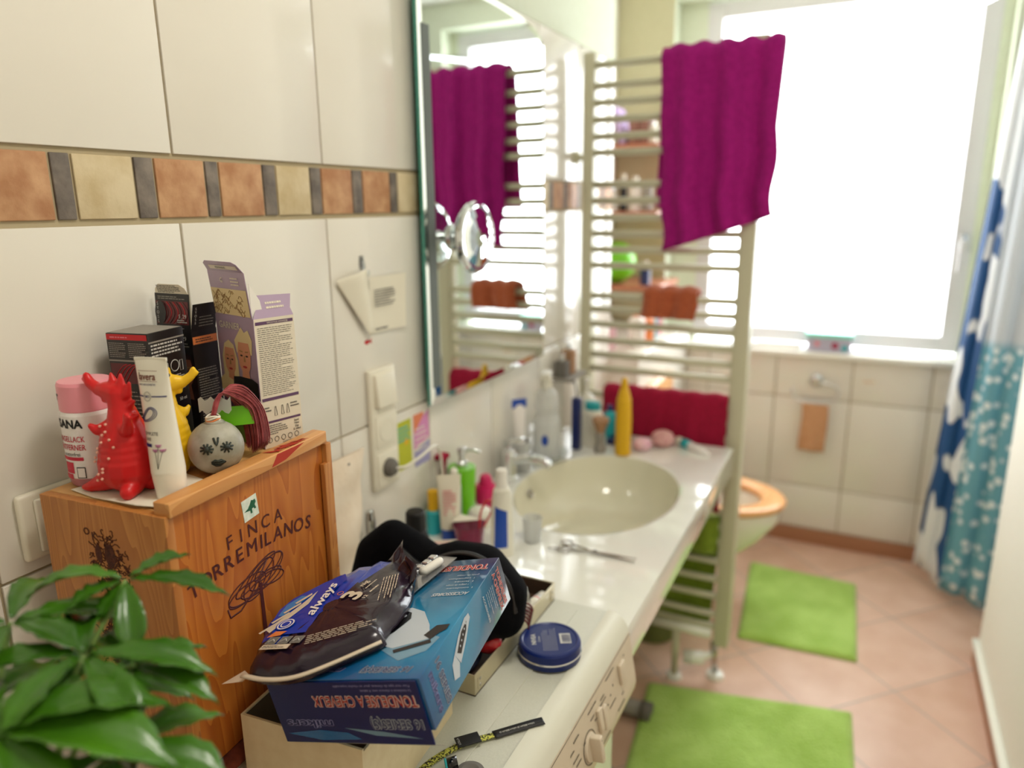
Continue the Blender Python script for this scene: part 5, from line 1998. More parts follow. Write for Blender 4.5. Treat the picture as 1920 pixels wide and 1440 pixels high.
pp_([(-0.047, 0.10), (-0.044, 0.125), (-0.020, 0.160), (0.0, 0.180), (0.012, 0.165), (0.006, 0.130), (0.020, 0.090), (0.028, 0.050), (-0.016, 0.045), (-0.038, 0.072)], 'pk_blue', 0.0002)
pp_([(-0.038, 0.085), (-0.043, 0.110), (-0.034, 0.130), (-0.020, 0.128), (-0.026, 0.105), (-0.030, 0.085)], 'pk_cyan', 0.0006)
for k in range(4):
    u = k / 3
    x, y = -0.030 + 0.008 * u, 0.060 + 0.062 * u
    pp_([(x - 0.010, y - 0.010), (x - 0.006, y - 0.012), (x + 0.004, y + 0.008), (x + 0.001, y + 0.012)], 'pk_beige', 0.0010 + 0.0001 * k)
pp_([(-0.034, 0.056), (-0.024, 0.050), (-0.010, 0.110), (-0.016, 0.140), (-0.020, 0.110)], 'pk_beige', 0.0008)
pp_([(-0.020, 0.040), (-0.004, 0.044), (0.000, 0.052), (-0.016, 0.052)], 'orange', 0.0012)
for rr, mm in ((0.012, 'pk_blue'), (0.0105, 'label_white'), (0.0088, 'pk_blue'), (0.0066, 'label_white'), (0.005, 'pk_blue')):
    pp_([(-0.012 + rr * math.cos(a * PI / 10), 0.066 + rr * math.sin(a * PI / 10)) for a in range(20)], mm, 0.0014 + (0.012 - rr) * 0.03)
PR = PT @ Matrix.Translation((0.004, 0.118, 0)) @ Matrix.Rotation(math.atan2(0.088, -0.012), 4, 'Z') @ Matrix.Rotation(0, 4, 'Z')
b.text('always', 0, 0, 0.0140, 'label_white', PR, 0.0018, w=0.074, bold=0.02, shear=0.35)
PR2 = PT @ Matrix.Translation((0.046, 0.122, 0)) @ Matrix.Rotation(1.35, 4, 'Z')
b.text('3', 0.0, 0.0, 0.028, 'pk_beige', PR2, 0.0018, bold=0.035)
b.text('nig', 0.026, 0.004, 0.008, 'pk_beige', PR2, 0.0018, bold=0.02)
b.text('12', 0.0, -0.022, 0.0055, 'pk_beige', PR2, 0.0018, bold=0.02)
b.lines(0.010, -0.024, 0.040, -0.018, 1, 'pk_beige', PR2, 0.0018, seed=2)
b.lines(0.016, -0.010, 0.040, -0.006, 1, 'pk_beige', PR2, 0.0018, seed=3)
b.tube([PR2 @ Vector((0.002 + 0.004 * math.cos(a / 10 * 2 * PI), 0.022 + 0.004 * math.sin(a / 10 * 2 * PI), 0.0014)) for a in range(10)], 0.0004, 'orange', 4, closed=True)
# pictogram row
PI_ = PT @ Matrix.Translation((0.006, 0.026, 0)) @ Matrix.Rotation(0.02, 4, 'Z')
for k in range(3):
    b.rect(-0.020 + k * 0.017, 0.002, -0.006 + k * 0.017, 0.015, 'card_grey', PI_, 0.0012)
    b.rect(-0.019 + k * 0.017, 0.003, -0.007 + k * 0.017, 0.014, 'print_grey', PI_, 0.0014)
    b.tube([PI_ @ Vector((-0.017 + k * 0.017, 0.005, 0.0016)), PI_ @ Vector((-0.012 + k * 0.017, 0.010, 0.0016)), PI_ @ Vector((-0.009 + k * 0.017, 0.006, 0.0016))], 0.0005, 'label_white', 4)
b.rect(-0.020, -0.008, 0.018, 0.0005, 'pk_beige', PI_, 0.0012)
b.lines(-0.018, -0.0065, 0.016, -0.001, 2, 'print_dark', PI_, 0.0014, seed=6)
# text rows along the right seam
PS = PT @ Matrix.Translation((0.074, 0.052, -0.0015)) @ Matrix.Rotation(0.40, 4, 'Z')
b.lines(-0.04, -0.012, 0.04, 0.008, 5, 'pk_beige', PS, 0.0016, seed=16, duty=0.3)
PS = PT @ Matrix.Translation((0.088, 0.140, -0.0020)) @ Matrix.Rotation(-1.2, 4, 'Z')
b.lines(-0.03, -0.012, 0.03, 0.010, 6, 'pk_beige', PS, 0.0016, seed=26, duty=0.3)
b.build('pack_body', pk, weld=0.00002)
b = MB()
# welded pale seam along the near edge and torn, wrinkled film at the far end
b.tube([(q[0], q[1], 0.012) for q in rail([(-0.024, -0.006, 0), (0.012, -0.013, 0), (0.048, -0.010, 0), (0.080, 0.010, 0), (0.124, 0.048, 0)], 5)], 0.0034, 'pk_beige', 6, flat=0.5)
b.add([(-0.020, 0.0, 0.008), (-0.024, -0.008, 0.006), (-0.060, -0.004, 0.000), (-0.040, 0.014, 0.004)], [(0, 1, 2, 3)], 'pk_beige')
b.build('welded_seam', pk)
b = MB()


def filmfn(u, v):
    ang = -0.2 + 1.2 * u
    x = 0.030 + 0.085 * u
    y = 0.232 - 0.085 * u
    return (x + 0.018 * v * math.cos(ang) + 0.004 * math.sin(u * 23), y + 0.020 * v * (1 - u) + 0.003 * math.sin(v * 9 + u * 17), 0.012 + 0.024 * v * (0.5 + 0.5 * math.sin(u * 15)) + 0.004 * math.sin(u * 31))


b.grid(filmfn, 30, 8, 'pk_purple')
b.build('torn_film', pk)

# blister of capsules
mat('blister_clear', (230, 232, 236), 0.06, trans=0.85, alpha=0.6)
bl = thing('blister_pack', 'clear blister tray with one white capsule left, on the far end of the clipper box', 'blister pack')
bl.matrix_world = Tbx @ Matrix.Translation((0.092, 0.192, bh_ + 0.0035)) @ Matrix.Rotation(-0.28, 4, 'Z')
b = MB()
b.box((-0.020, -0.052, 0), (0.022, 0.055, 0.0012), 'foil')
b.box((-0.022, -0.055, 0.0014), (0.024, 0.058, 0.0022), 'blister_clear')
for k in range(8):
    b.box((-0.016, -0.047 + k * 0.013, 0.002), (-0.004, -0.038 + k * 0.013, 0.007), 'foil', bev=0.002)
b.build('blister_foil', bl)
b = MB()
b.tube([(0.004, 0.008, 0.0078), (0.010, 0.010, 0.0080), (0.014, 0.034, 0.0080), (0.013, 0.039, 0.0078)], [0.0045, 0.0056, 0.0056, 0.0045], 'white', 14)
b.build('capsule', bl)

# metal tray
mat('tray_metal', (206, 196, 166), 0.35, metal=0.5)
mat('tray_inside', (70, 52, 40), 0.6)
ty = thing('tin_tray', 'pale metal tin tray with riveted corners full of small toiletries', 'tray', (-0.448, 0.778, MT), 0.0)
b = MB()
tw, tl_, th_ = 0.175, 0.290, 0.034
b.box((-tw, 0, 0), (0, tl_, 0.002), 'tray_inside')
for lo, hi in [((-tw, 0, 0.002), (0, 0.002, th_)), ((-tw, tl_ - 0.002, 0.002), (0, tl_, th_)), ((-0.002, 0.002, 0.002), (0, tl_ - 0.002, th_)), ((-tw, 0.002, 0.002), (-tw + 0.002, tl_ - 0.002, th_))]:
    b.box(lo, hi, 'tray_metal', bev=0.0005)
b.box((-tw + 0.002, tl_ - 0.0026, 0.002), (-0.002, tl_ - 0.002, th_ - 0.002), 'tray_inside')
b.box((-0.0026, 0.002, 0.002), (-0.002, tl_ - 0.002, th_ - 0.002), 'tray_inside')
b.build('tray_body', ty)
b = MB()
for (x, y) in ((0.0004, 0.014), (0.0004, tl_ - 0.014)):
    b.box((0, y - 0.006, 0.008), (0.0008, y + 0.006, 0.026), 'tray_metal')
    b.ell((0.001, y, 0.012), (0.001, 0.0025, 0.0025), 'steel', 10)
    b.ell((0.001, y, 0.022), (0.001, 0.0025, 0.0025), 'steel', 10)
b.build('corner_clip', ty)
b = MB()
b.tube([(0, 0, 0.0), (0.006, 0.062, 0.0)], 0.0095, 'plastic_white', 20)
b.tube([(0.0035, 0.036, 0.0), (0.0038, 0.039, 0.0)], 0.0097, 'pink', 20)
b.tube([(0.004, 0.046, 0.0), (0.0042, 0.047, 0.0)], 0.0097, 'navy', 20)
t = b.build('lip_balm')
t.location = (-0.463, 0.976, MT + 0.0255)
t.rotation_euler = (-0.08, 0, 0)
tag(t, 'white lip balm stick at the far right corner of the tin tray', 'lip balm')
b = MB()
b.box((-0.03, -0.045, 0), (0.028, 0.045, 0.016), 'print_dark', bev=0.003)
t = b.build('compact_case')
t.location = (-0.485, 0.985, MT + 0.0022)
tag(t, 'dark flat compact case in the tray beneath the lip balm', 'case')
mat('balm_red', (206, 40, 50), 0.25, coat=0.5)
b = MB()
b.ell((0, 0, 0), (0.0165, 0.0165, 0.021), 'balm_red', 28)
t = b.build('lip_balm_egg')
t.location = (-0.468, 0.858, MT + 0.034)
t.rotation_euler = (0.3, 1.2, 0.4)
tag(t, 'shiny red egg-shaped lip balm under the edge of the clipper box', 'lip balm')
# hair claw clips
mat('clip_red', (96, 14, 22), 0.25, coat=0.5)
for i, (x, y, z, mm, lab) in enumerate([(-0.478, 0.925, MT + 0.020, 'black_gloss', 'black hair claw clip in the tray beside the red balm'), (-0.452, 0.945, MT + 0.036, 'clip_red', 'dark red hair claw clip hooked over the tray rim next to the blue tin')]):
    hc = thing('hair_clip', lab, 'hair clip', (x, y, z), 0.3 * i)
    b = MB()
    b.tube(rail([(-0.004, -0.028, 0.004), (0, -0.014, 0.009), (0, 0.0, 0.011), (0, 0.014, 0.009), (-0.004, 0.028, 0.004)], 5), 0.0028, mm, 8)
    for k in range(6):
        y_ = -0.024 + k * 0.0096
        b.tube(rail([(0, y_, 0.008), (0.008, y_, 0.006), (0.013, y_, -0.003), (0.011, y_, -0.012)], 4), [0.0018] * 11 + [0.0012, 0.0008], mm, 7)
    b.build('claw', hc)
    b = MB()
    for k in range(6):
        y_ = -0.019 + k * 0.0096
        if k < 5:
            b.tube(rail([(0, y_, 0.008), (-0.008, y_, 0.006), (-0.013, y_, -0.003), (-0.010, y_, -0.012)], 4), [0.0018] * 11 + [0.0012, 0.0008], mm, 7)
    b.tube([(0, -0.008, 0.012), (0, 0.008, 0.012)], 0.0035, 'steel', 10)
    b.build('claw', hc)
b = MB()
b.tube([(0, 0, 0), (0.004, 0.030, 0.004), (0.006, 0.046, 0.004)], [0.0032, 0.0034, 0.0034], 'chrome', 12)
b.tube([(0.006, 0.046, 0.004), (0.022, 0.050, -0.004), (0.030, 0.050, -0.03)], 0.0028, 'chrome', 10)
t = b.build('nail_clipper')
t.location = (-0.490, 0.94, MT + 0.062)
tag(t, 'chrome bent nail tool sticking up over the far end of the tray', 'nail tool')
noisy('dark_cloth', (14, 18, 40), (22, 28, 54), 60, 0.8, bump=0.4)
b = MB()
b.ell((0, 0, 0.011), (0.028, 0.045, 0.009), 'dark_cloth', 20)
t = b.build('eyeglass_case')
t.location = (-0.500, 0.828, MT + 0.0025)
tag(t, 'dark navy soft case lying in the near end of the tin tray', 'case')

# black zip pouch
noisy('pouch_black', (3, 3, 6), (7, 7, 12), 500, 0.85, bump=0.3, bscale=900, ior=1.2)
po = thing('zip_pouch', 'open black fabric zip pouch slumped behind the clipper box on the tin tray', 'pouch', (-0.56, 0.88, MT))
chains = [
    [((-0.135, -0.020, 0.080), 0.030), ((-0.125, 0.0, 0.125), 0.036), ((-0.100, 0.010, 0.150), 0.034), ((-0.065, 0.010, 0.140), 0.032), ((-0.020, 0.010, 0.115), 0.036)],
    [((-0.020, 0.010, 0.115), 0.038), ((0.030, 0.0, 0.135), 0.042), ((0.070, 0.0, 0.135), 0.045), ((0.105, -0.005, 0.110), 0.042), ((0.110, -0.010, 0.080), 0.036)],
    [((-0.11, 0.0, 0.07), 0.035), ((-0.06, 0.01, 0.075), 0.036), ((0.0, 0.01, 0.08), 0.036), ((0.06, 0.0, 0.085), 0.040), ((0.095, -0.005, 0.08), 0.036)],
    [((0.06, -0.02, 0.09), 0.034), ((0.085, -0.035, 0.070), 0.028), ((0.088, -0.02, 0.060), 0.022)],
]
b = blob(chains, 'pouch_black')
pb_ = b.build('pouch_body', po, remesh=0.004, smooth_it=8)
b = MB()
zp = rail([(-0.060, -0.024, 0.158), (-0.020, -0.026, 0.140), (0.012, -0.028, 0.162), (0.045, -0.026, 0.176), (0.080, -0.024, 0.176), (0.112, -0.022, 0.158), (0.134, -0.022, 0.128), (0.140, -0.024, 0.098)], 8)
b.tube(zp, 0.0042, 'black', 6, flat=0.5)
for i in range(0, len(zp) - 1):
    for f in (0.0, 0.5):
        p = zp[i].lerp(zp[i + 1], f)
        b.box((p.x - 0.0012, p.y - 0.0058, p.z - 0.001), (p.x + 0.0012, p.y - 0.001, p.z + 0.0016), 'print_dark')
b.build('zipper', po)

# blue cream tin
mat('nivea_blue', (2, 30, 100), 0.32)
nt = thing('cream_tin', 'round navy blue metal cream tin lying upside down near the machine front edge', 'tin', (-0.392, 0.916, MT), 0.0)
nt.scale = (1.06, 1.06, 1.06)
b = MB()
b.lathe([(0.0, 0.0), (0.042, 0.0), (0.0455, 0.002), (0.0462, 0.010)], 'nivea_blue', 56)
b.lathe([(0.0462, 0.010), (0.0470, 0.0115), (0.0462, 0.013)], 'foil', 56)
b.lathe([(0.0462, 0.013), (0.0455, 0.0235), (0.0435, 0.0262), (0.0405, 0.0268), (0.0390, 0.0256), (0.0, 0.0256)], 'nivea_blue', 56)
NM = Matrix.Translation((0, 0, 0.0256)) @ Matrix.Rotation(0.50, 4, 'Z')
b.text('NIVEA', -0.024, 0.0, 0.0066, 'silver_txt', NM @ Matrix.Rotation(PI / 2, 4, 'Z') @ Matrix.Translation((0.0, 0.024, 0)) @ Matrix.Translation((0.024, 0, 0)), 0.0004, bold=0.03)
b.text('Creme', 0.0, 0.0, 0.0036, 'silver_txt', NM @ Matrix.Rotation(PI / 2, 4, 'Z') @ Matrix.Translation((0.0, 0.016, 0)), 0.0004, shear=0.3)
b.lines(-0.029, -0.010, 0.029, 0.012, 9, 'silver_txt', NM @ Matrix.Rotation(PI / 2, 4, 'Z'), 0.0004, seed=12, duty=0.14)
BMt = NM @ Matrix.Translation((0.0225, 0.0, 0)) @ Matrix.Rotation(PI / 2, 4, 'Z')
b.rect(-0.0125, -0.0080, 0.0125, 0.0080, 'silver_txt', BMt, 0.0004)
rnd = random.Random(4)
x = -0.010
while x < 0.010:
    w_b = rnd.choice((0.0004, 0.0007, 0.0010))
    b.rect(x, -0.0072, x + w_b, 0.0050, 'nivea_blue', BMt, 0.0006)
    x += w_b + rnd.choice((0.0005, 0.0008))
b.build('tin_body', nt)

# festival wristband
noisy('band_pattern', (22, 22, 20), (206, 206, 90), 420, 0.7, lo=0.46, hi=0.5)
mat('band_black', (16, 15, 18), 0.5)
wr = thing('festival_wristband', 'black and yellow fabric wristband with a black tag on the washing machine top', 'wristband', (0, 0, MT))


def strip(pts, wid, m, name, z0=0.0006, lab=None):
    b = MB()
    P = rail([(p[0], p[1], p[2]) for p in pts], 6)
    vs = []
    for i, p in enumerate(P):
        t = (P[min(i + 1, len(P) - 1)] - P[max(i - 1, 0)])
        t.z = 0
        t.normalize()
        nrm = Vector((-t.y, t.x, 0))
        vs += [tuple(p + nrm * wid / 2), tuple(p - nrm * wid / 2)]
    b.add(vs, [(2 * i, 2 * i + 1, 2 * i + 3, 2 * i + 2) for i in range(len(P) - 1)], m, True)
    return b, P


b, P = strip([(-0.443, 0.590, 0.001), (-0.440, 0.630, 0.0012), (-0.432, 0.656, 0.002), (-0.418, 0.680, 0.004), (-0.404, 0.700, 0.003), (-0.386, 0.722, 0.001)], 0.0105, 'band_pattern', 'x')
b.build('woven_band', wr, solid=0.0006)
b, P = strip([(-0.388, 0.720, 0.0016), (-0.372, 0.739, 0.0012), (-0.350, 0.764, 0.001), (-0.340, 0.774, 0.001)], 0.0145, 'band_black', 'x')
BMt = Matrix.Translation((-0.366, 0.7455, 0.0018)) @ Matrix.Rotation(math.atan2(0.035, 0.032) + PI, 4, 'Z')
b.text('LOLLA BERLIN 25 LOLLA BERLIN 25', 0, 0, 0.0028, 'silver_txt', BMt, 0.0, w=0.050)
b.build('printed_end', wr, solid=0.0005)
b = MB(Matrix.Translation((-0.411, 0.692, 0.0058)) @ Matrix.Rotation(math.atan2(0.035, 0.032), 4, 'Z'))
b.box((-0.016, -0.0095, 0), (0.016, 0.0095, 0.0022), 'band_black', bev=0.0006)
b.text('LOLLA', 0, 0, 0.0030, 'silver_txt', Matrix.Translation((-0.0125, 0, 0.0022)) @ Matrix.Rotation(PI / 2, 4, 'Z'), 0.0003)
b.build('tag', wr)
b = MB()
b.tube([(0, 0, 0), (0.012, 0.010, 0.002)], [0.0075, 0.0078], 'black_gloss', 20)
b.tube([(0.0, 0.0, 0), (0.002, 0.0017, 0.0003)], 0.0079, 'teal', 20)
t = b.build('bottle_cap')
t.location = (-0.414, 0.640, MT + 0.0082)
tag(t, 'small black cap lying on its side beside the wristband', 'cap')
b = MB()
b.lathe([(0.006, 0.001), (0.006, 0.004), (0.012, 0.006), (0.018, 0.0045), (0.0195, 0.0), (0.008, 0.0)], 'print_grey', 30)
b.lathe([(0.006, 0.002), (0.0, 0.002)], 'black', 20)
t = b.build('rubber_plug')
t.location = (-0.383, 0.648, MT)
tag(t, 'round grey rubber plug with dark centre at the bottom edge of the picture', 'plug')

# ================================================================== ITEMS ON THE COUNTER
CT2 = 0.8204
# paste bottle with blue label
pb2 = thing('paste_tube', 'white standing tube with blue label and white cap in front of the basin', 'tube', (-0.635, 1.232, CT2), 0.75)
b = MB()
b.grid(lambda u, v: ((0.0245 - 0.0065 * v ** 3) * math.cos(2 * PI * u), (0.013 + 0.003 * v) * math.sin(2 * PI * u), 0.145 * v), 40, 14, 'plastic_white', closed_u=True)
b.lathe([(0.018, 0.145), (0.014, 0.152), (0.0, 0.152)], 'plastic_white', 30, sy=0.85)
b.build('tube_body', pb2)
b = MB()
vs = []
for i in range(13):
    a = -PI / 2 - 0.95 + 1.25 * i / 12
    for z in (0.022, 0.115 - 0.012 * i / 12):
        k = z / 0.145
        vs.append(((0.0249 - 0.0065 * k ** 3) * math.cos(a), (0.0136 + 0.003 * k) * math.sin(a), z))
b.add(vs, [(2 * i, 2 * i + 2, 2 * i + 3, 2 * i + 1) for i in range(12)], 'blue', True)
b.build('label', pb2, label='blue label')
b = MB()
b.lathe([(0.0125, 0.150), (0.0118, 0.168), (0.0112, 0.188), (0.0095, 0.1905), (0.0, 0.191)], 'white', 28)
b.build('cap', pb2)
b = MB()
b.lathe([(0.0, 0.001), (0.017, 0.0), (0.018, 0.001), (0.0215, 0.050), (0.0222, 0.055), (0.0212, 0.055), (0.0205, 0.050), (0.0168, 0.004), (0.0, 0.003)], 'cloudy', 36)
t = b.build('measuring_cup')
t.location = (-0.606, 1.318, CT2)
tag(t, 'small frosted plastic cup on the counter edge right of the blue-label tube', 'cup')

# scissors
sc = thing('hair_scissors', 'open steel hair scissors lying on the counter before the basin', 'scissors', (-0.462, 1.318, CT2 + 0.002), 0.0)
for sgn, nm in ((1, 'blade'), (-1, 'blade')):
    b = MB(Matrix.Rotation(0.06 * sgn, 4, 'Z') @ Matrix.Translation((0, 0, 0.0012 * (sgn + 1))))
    b.prism([(-0.01, -0.0035 * sgn), (0.03, -0.004 * sgn), (0.088, -0.0005 * sgn), (0.088, 0.0005 * sgn), (0.02, 0.003 * sgn), (-0.01, 0.004 * sgn)][::sgn], 0, 0.0018, 'steel')
    b.tube(rail([(-0.01, 0, 0.001), (-0.03, 0.006 * sgn, 0.0015), (-0.052, 0.012 * sgn, 0.002)], 4), 0.0024, 'steel', 8)
    b.tube([(-0.066 + 0.0135 * math.cos(a / 20 * 2 * PI), 0.016 * sgn + 0.0105 * math.sin(a / 20 * 2 * PI), 0.002) for a in range(20)], 0.0023, 'steel', 8, closed=True)
    if sgn < 0:
        b.tube([(-0.078, -0.020, 0.002), (-0.096, -0.030, 0.002)], [0.0022, 0.0016], 'steel', 8)
    b.build(nm, sc)
b = MB()
b.lathe([(0.0035, 0.0), (0.0035, 0.0055), (0.0, 0.006)], 'print_dark', 16)
b.build('pivot_screw', sc)

# green soap dispenser
sd = thing('soap_dispenser', 'lime green soap dispenser with chrome pump beside the wall', 'soap dispenser', (-0.814, 1.378, CT2), 0.0)
sd.scale = (0.92, 0.92, 0.96)
b = MB()
b.lathe([(0.0, 0.0), (0.030, 0.0), (0.031, 0.002), (0.035, 0.118), (0.035, 0.124), (0.0, 0.126)], 'lime', 40)
b.build('container', sd)
b = MB()
b.lathe([(0.016, 0.125), (0.016, 0.136), (0.009, 0.138), (0.009, 0.156), (0.012, 0.157), (0.012, 0.172), (0.0, 0.174)], 'chrome', 28)
b.tube(rail([(0.006, 0.0, 0.166), (0.03, 0.012, 0.167), (0.045, 0.018, 0.160)], 4), 0.0038, 'chrome', 10)
b.build('pump', sd)
# razor with dark red handle behind the dispenser
b = MB()
b.tube(rail([(-0.01, 0, 0.0), (-0.008, 0.0, 0.10), (0.0, 0.0, 0.15)], 4), 0.005, 'towel_red', 10)
b.box((-0.012, -0.028, 0.148), (0.010, 0.004, 0.160), 'towel_red', bev=0.002)
t = b.build('razor')
t.location = (-0.838, 1.345, CT2)
tag(t, 'dark red razor leaning behind the lime soap dispenser', 'razor')
# magenta cup with handle
mc = thing('plastic_cup', 'bright magenta plastic cup with a knob lid by the basin rim', 'cup', (-0.790, 1.448, CT2))
b = MB()
b.lathe([(0.0, 0.0), (0.020, 0.0), (0.026, 0.012), (0.0275, 0.038), (0.024, 0.052), (0.0, 0.054)], 'magenta', 32)
b.build('cup_body', mc)
b = MB()
b.lathe([(0.018, 0.053), (0.014, 0.072), (0.010, 0.078), (0.0, 0.080)], 'magenta', 28)
b.build('lid', mc)

# clear and small items along the wall
def simple(name, label, cat, loc, prof, m, n=28, mats=None, rz=0, sx=1, sy=1, cap=None, capm=None):
    t = thing(name, label, cat, loc, rz)
    b = MB()
    b.lathe(prof, m, n, sx=sx, sy=sy, mats=mats)
    b.build('body', t)
    if cap:
        b = MB()
        b.lathe(cap, capm, n, sx=sx, sy=sy)
        b.build('cap', t)
    return t


ts = thing('cream_tube', 'beige tube with pinkish print standing on its cap in front of the wall', 'tube', (-0.772, 1.250, CT2), 0.6)
b = MB()
b.grid(lambda u, v: ((0.020 + 0.006 * v) * math.cos(2 * PI * u), (0.017 * (1 - v) ** 0.8 + 0.0008) * math.sin(2 * PI * u), 0.028 + 0.122 * v), 36, 12, 'paper', closed_u=True)
b.lines(-0.014, 0.06, 0.014, 0.12, 8, 'pink', frame((0, -0.0142, 0), (1, 0, 0), (0, 0.04, 1)), 0.0012, seed=5)
b.build('tube_body', ts)
b = MB()
b.lathe([(0, 0), (0.018, 0), (0.0195, 0.028), (0, 0.028)], 'blue', 28)
b.build('cap', ts)
simple('pump_bottle', 'small clear bottle with white cap between beige tube and green dispenser', 'bottle', (-0.800, 1.318, CT2), [(0, 0), (0.015, 0), (0.016, 0.004), (0.016, 0.095), (0.008, 0.108)], 'cloudy', cap=[(0.009, 0.108), (0.009, 0.132), (0.004, 0.138), (0, 0.138)], capm='plastic_white')
# navy electric toothbrush head stand
tbh = thing('electric_toothbrush', 'short navy blue electric brush standing among the tubes', 'toothbrush', (-0.795, 1.288, CT2))
b = MB()
b.lathe([(0, 0), (0.014, 0), (0.013, 0.04), (0.009, 0.06)], 'navy', 24)
b.build('handle', tbh)
b = MB()
b.ell((0, 0, 0.072), (0.017, 0.012, 0.020), 'navy', 22)
b.build('brush_head', tbh)
simple('teal_bottle', 'small teal and yellow bottle behind the black roll-on', 'bottle', (-0.822, 1.262, CT2), [(0, 0), (0.016, 0), (0.016, 0.05), (0.012, 0.056)], 'teal', cap=[(0.012, 0.056), (0.012, 0.10), (0, 0.102)], capm='yellow')
# round white jar lid
simple('cream_jar', 'round white cream jar with small blue mark near the pink tub', 'jar', (-0.745, 1.336, CT2), [(0, 0), (0.024, 0), (0.026, 0.004), (0.026, 0.024)], 'paper', cap=[(0.0275, 0.024), (0.0275, 0.034), (0.022, 0.042), (0.010, 0.0455), (0, 0.046)], capm='plastic_white')
b = MB()
b.disc(0, 0, 0.007, 0.004, 'blue', frame((-0.732, 1.318, CT2 + 0.0452), (0.8, 0.6, 0), (-0.3, 0.4, 0.7)), 0.0002)
# pink translucent tub with red sunglasses / tweezers
mat('pink_clear', (190, 60, 110), 0.15, trans=0.6, alpha=0.8)
tb2 = thing('storage_tub', 'translucent raspberry pink tub with peeled lid on the counter', 'tub', (-0.715, 1.235, CT2))
b = MB()
b.lathe([(0, 0.002), (0.026, 0.0), (0.027, 0.002), (0.034, 0.052), (0.036, 0.054), (0.033, 0.053), (0.026, 0.004), (0, 0.004)], 'pink_clear', 36)
b.build('tub_body', tb2)
b = MB()
b.grid(lambda u, v: (-0.038 + 0.060 * u, -0.02 + 0.045 * v, 0.058 + 0.016 * u * (1 - v)), 8, 8, 'paper')
b.build('peeled_lid', tb2, solid=0.0008)
tw_ = thing('tweezers', 'red tweezers standing open in the pink tub', 'tweezers', (-0.692, 1.232, CT2 + 0.008), 0.8)
for s in (-1, 1):
    b = MB()
    b.tube(rail([(0, 0, 0.0), (0.004 + 0.002 * s, 0, 0.03), (0.018 + 0.012 * s, 0, 0.075), (0.024 + 0.006 * s, 0, 0.098)], 5), 0.0024, 'balm_red', 8)
    b.build('arm', tw_)
b = MB()
b.tube([(0.016, 0, 0.099), (0.032, 0, 0.099)], 0.0030, 'balm_red', 8)
b.build('joint', tw_)
# black roll-on with cap
ro = thing('deodorant', 'black roll-on deodorant with ribbed black cap behind the black pouch', 'deodorant', (-0.742, 1.075, MT), 0.0)
b = MB()
b.lathe([(0, 0), (0.023, 0), (0.025, 0.004), (0.0255, 0.055), (0.020, 0.070), (0.017, 0.072)], 'black', 36)
wrap(b, 0.0258, -PI / 2 - 0.6, -PI / 2 + 1.2, 0.028, 0.030, 'print_grey')
wrap(b, 0.0258, -PI / 2 - 0.6, -PI / 2 + 1.2, 0.036, 0.037, 'print_grey')
b.build('bottle_body', ro)
b = MB()
b.lathe([(0.0185, 0.070), (0.0195, 0.074), (0.0185, 0.108), (0.016, 0.1125), (0, 0.113)], 'black', 36)
b.build('cap', ro)
# small white carton
b = MB()
b.box((-0.032, -0.020, 0), (0.032, 0.020, 0.032), 'paper', bev=0.002)
b.rect(-0.028, 0.004, 0.028, 0.020, 'teal', frame((0, -0.020, 0), (1, 0, 0), (0, 0, 1)), 0.0004)
b.lines(-0.026, -0.016, 0.026, 0.012, 3, 'pink', frame((0, 0, 0.032), (1, 0, 0), (0, 1, 0)), 0.0004, seed=3)
t = b.build('pill_carton')
t.location = (-0.742, 1.165, CT2)
t.rotation_euler = (0, 0, 0.5)
tag(t, 'small white and green medicine carton right of the black roll-on', 'box')
b = MB()
b.box((-0.09, -0.018, 0), (0.055, 0.018, 0.018), 'pine_seat', bev=0.003)
t = b.build('wooden_brush')
t.location = (-0.765, 1.105, CT2 + 0.0)
t.rotation_euler = (0, 0, 0.45)
tag(t, 'orange brown wooden brush handle between pouch and medicine carton', 'brush')
# chrome tube by the pale bag
simple('chrome_shaver', 'slim chrome lipstick-like tube standing beside the pale bag', 'tube', (-0.815, 1.03, MT), [(0, 0), (0.010, 0), (0.0105, 0.05), (0.0105, 0.10), (0.008, 0.116), (0, 0.120)], 'chrome')
# pale paper bag hanging/leaning at the wall
noisy('bag_paper', (226, 208, 184), (236, 222, 202), 20, 0.6, bump=0.3)
b = MB()


def bagfn(u, v):
    s = 2 * PI * u
    z = 0.235 * v
    wv = 0.030 + 0.022 * v
    dp = 0.020 * (1 - v) + 0.0035
    return (-0.806 + dp * math.sin(s) - 0.030 * v * 0.9 + 0.003 * math.sin(v * 14 + u * 8), 0.935 + 0.050 * v + wv * 1.15 * math.cos(s), MT + 0.002 + z)


b.grid(bagfn, 40, 20, 'bag_paper', closed_u=True)
b.disc(0, 0, 0.003, 0.003, 'print_grey', frame((-0.826, 0.99, MT + 0.222), (0, 1, 0), (0, 0, 1)), 0.002)
t = b.build('paper_bag')
tag(t, 'pale beige paper bag standing against the tiles right of the crate', 'bag')

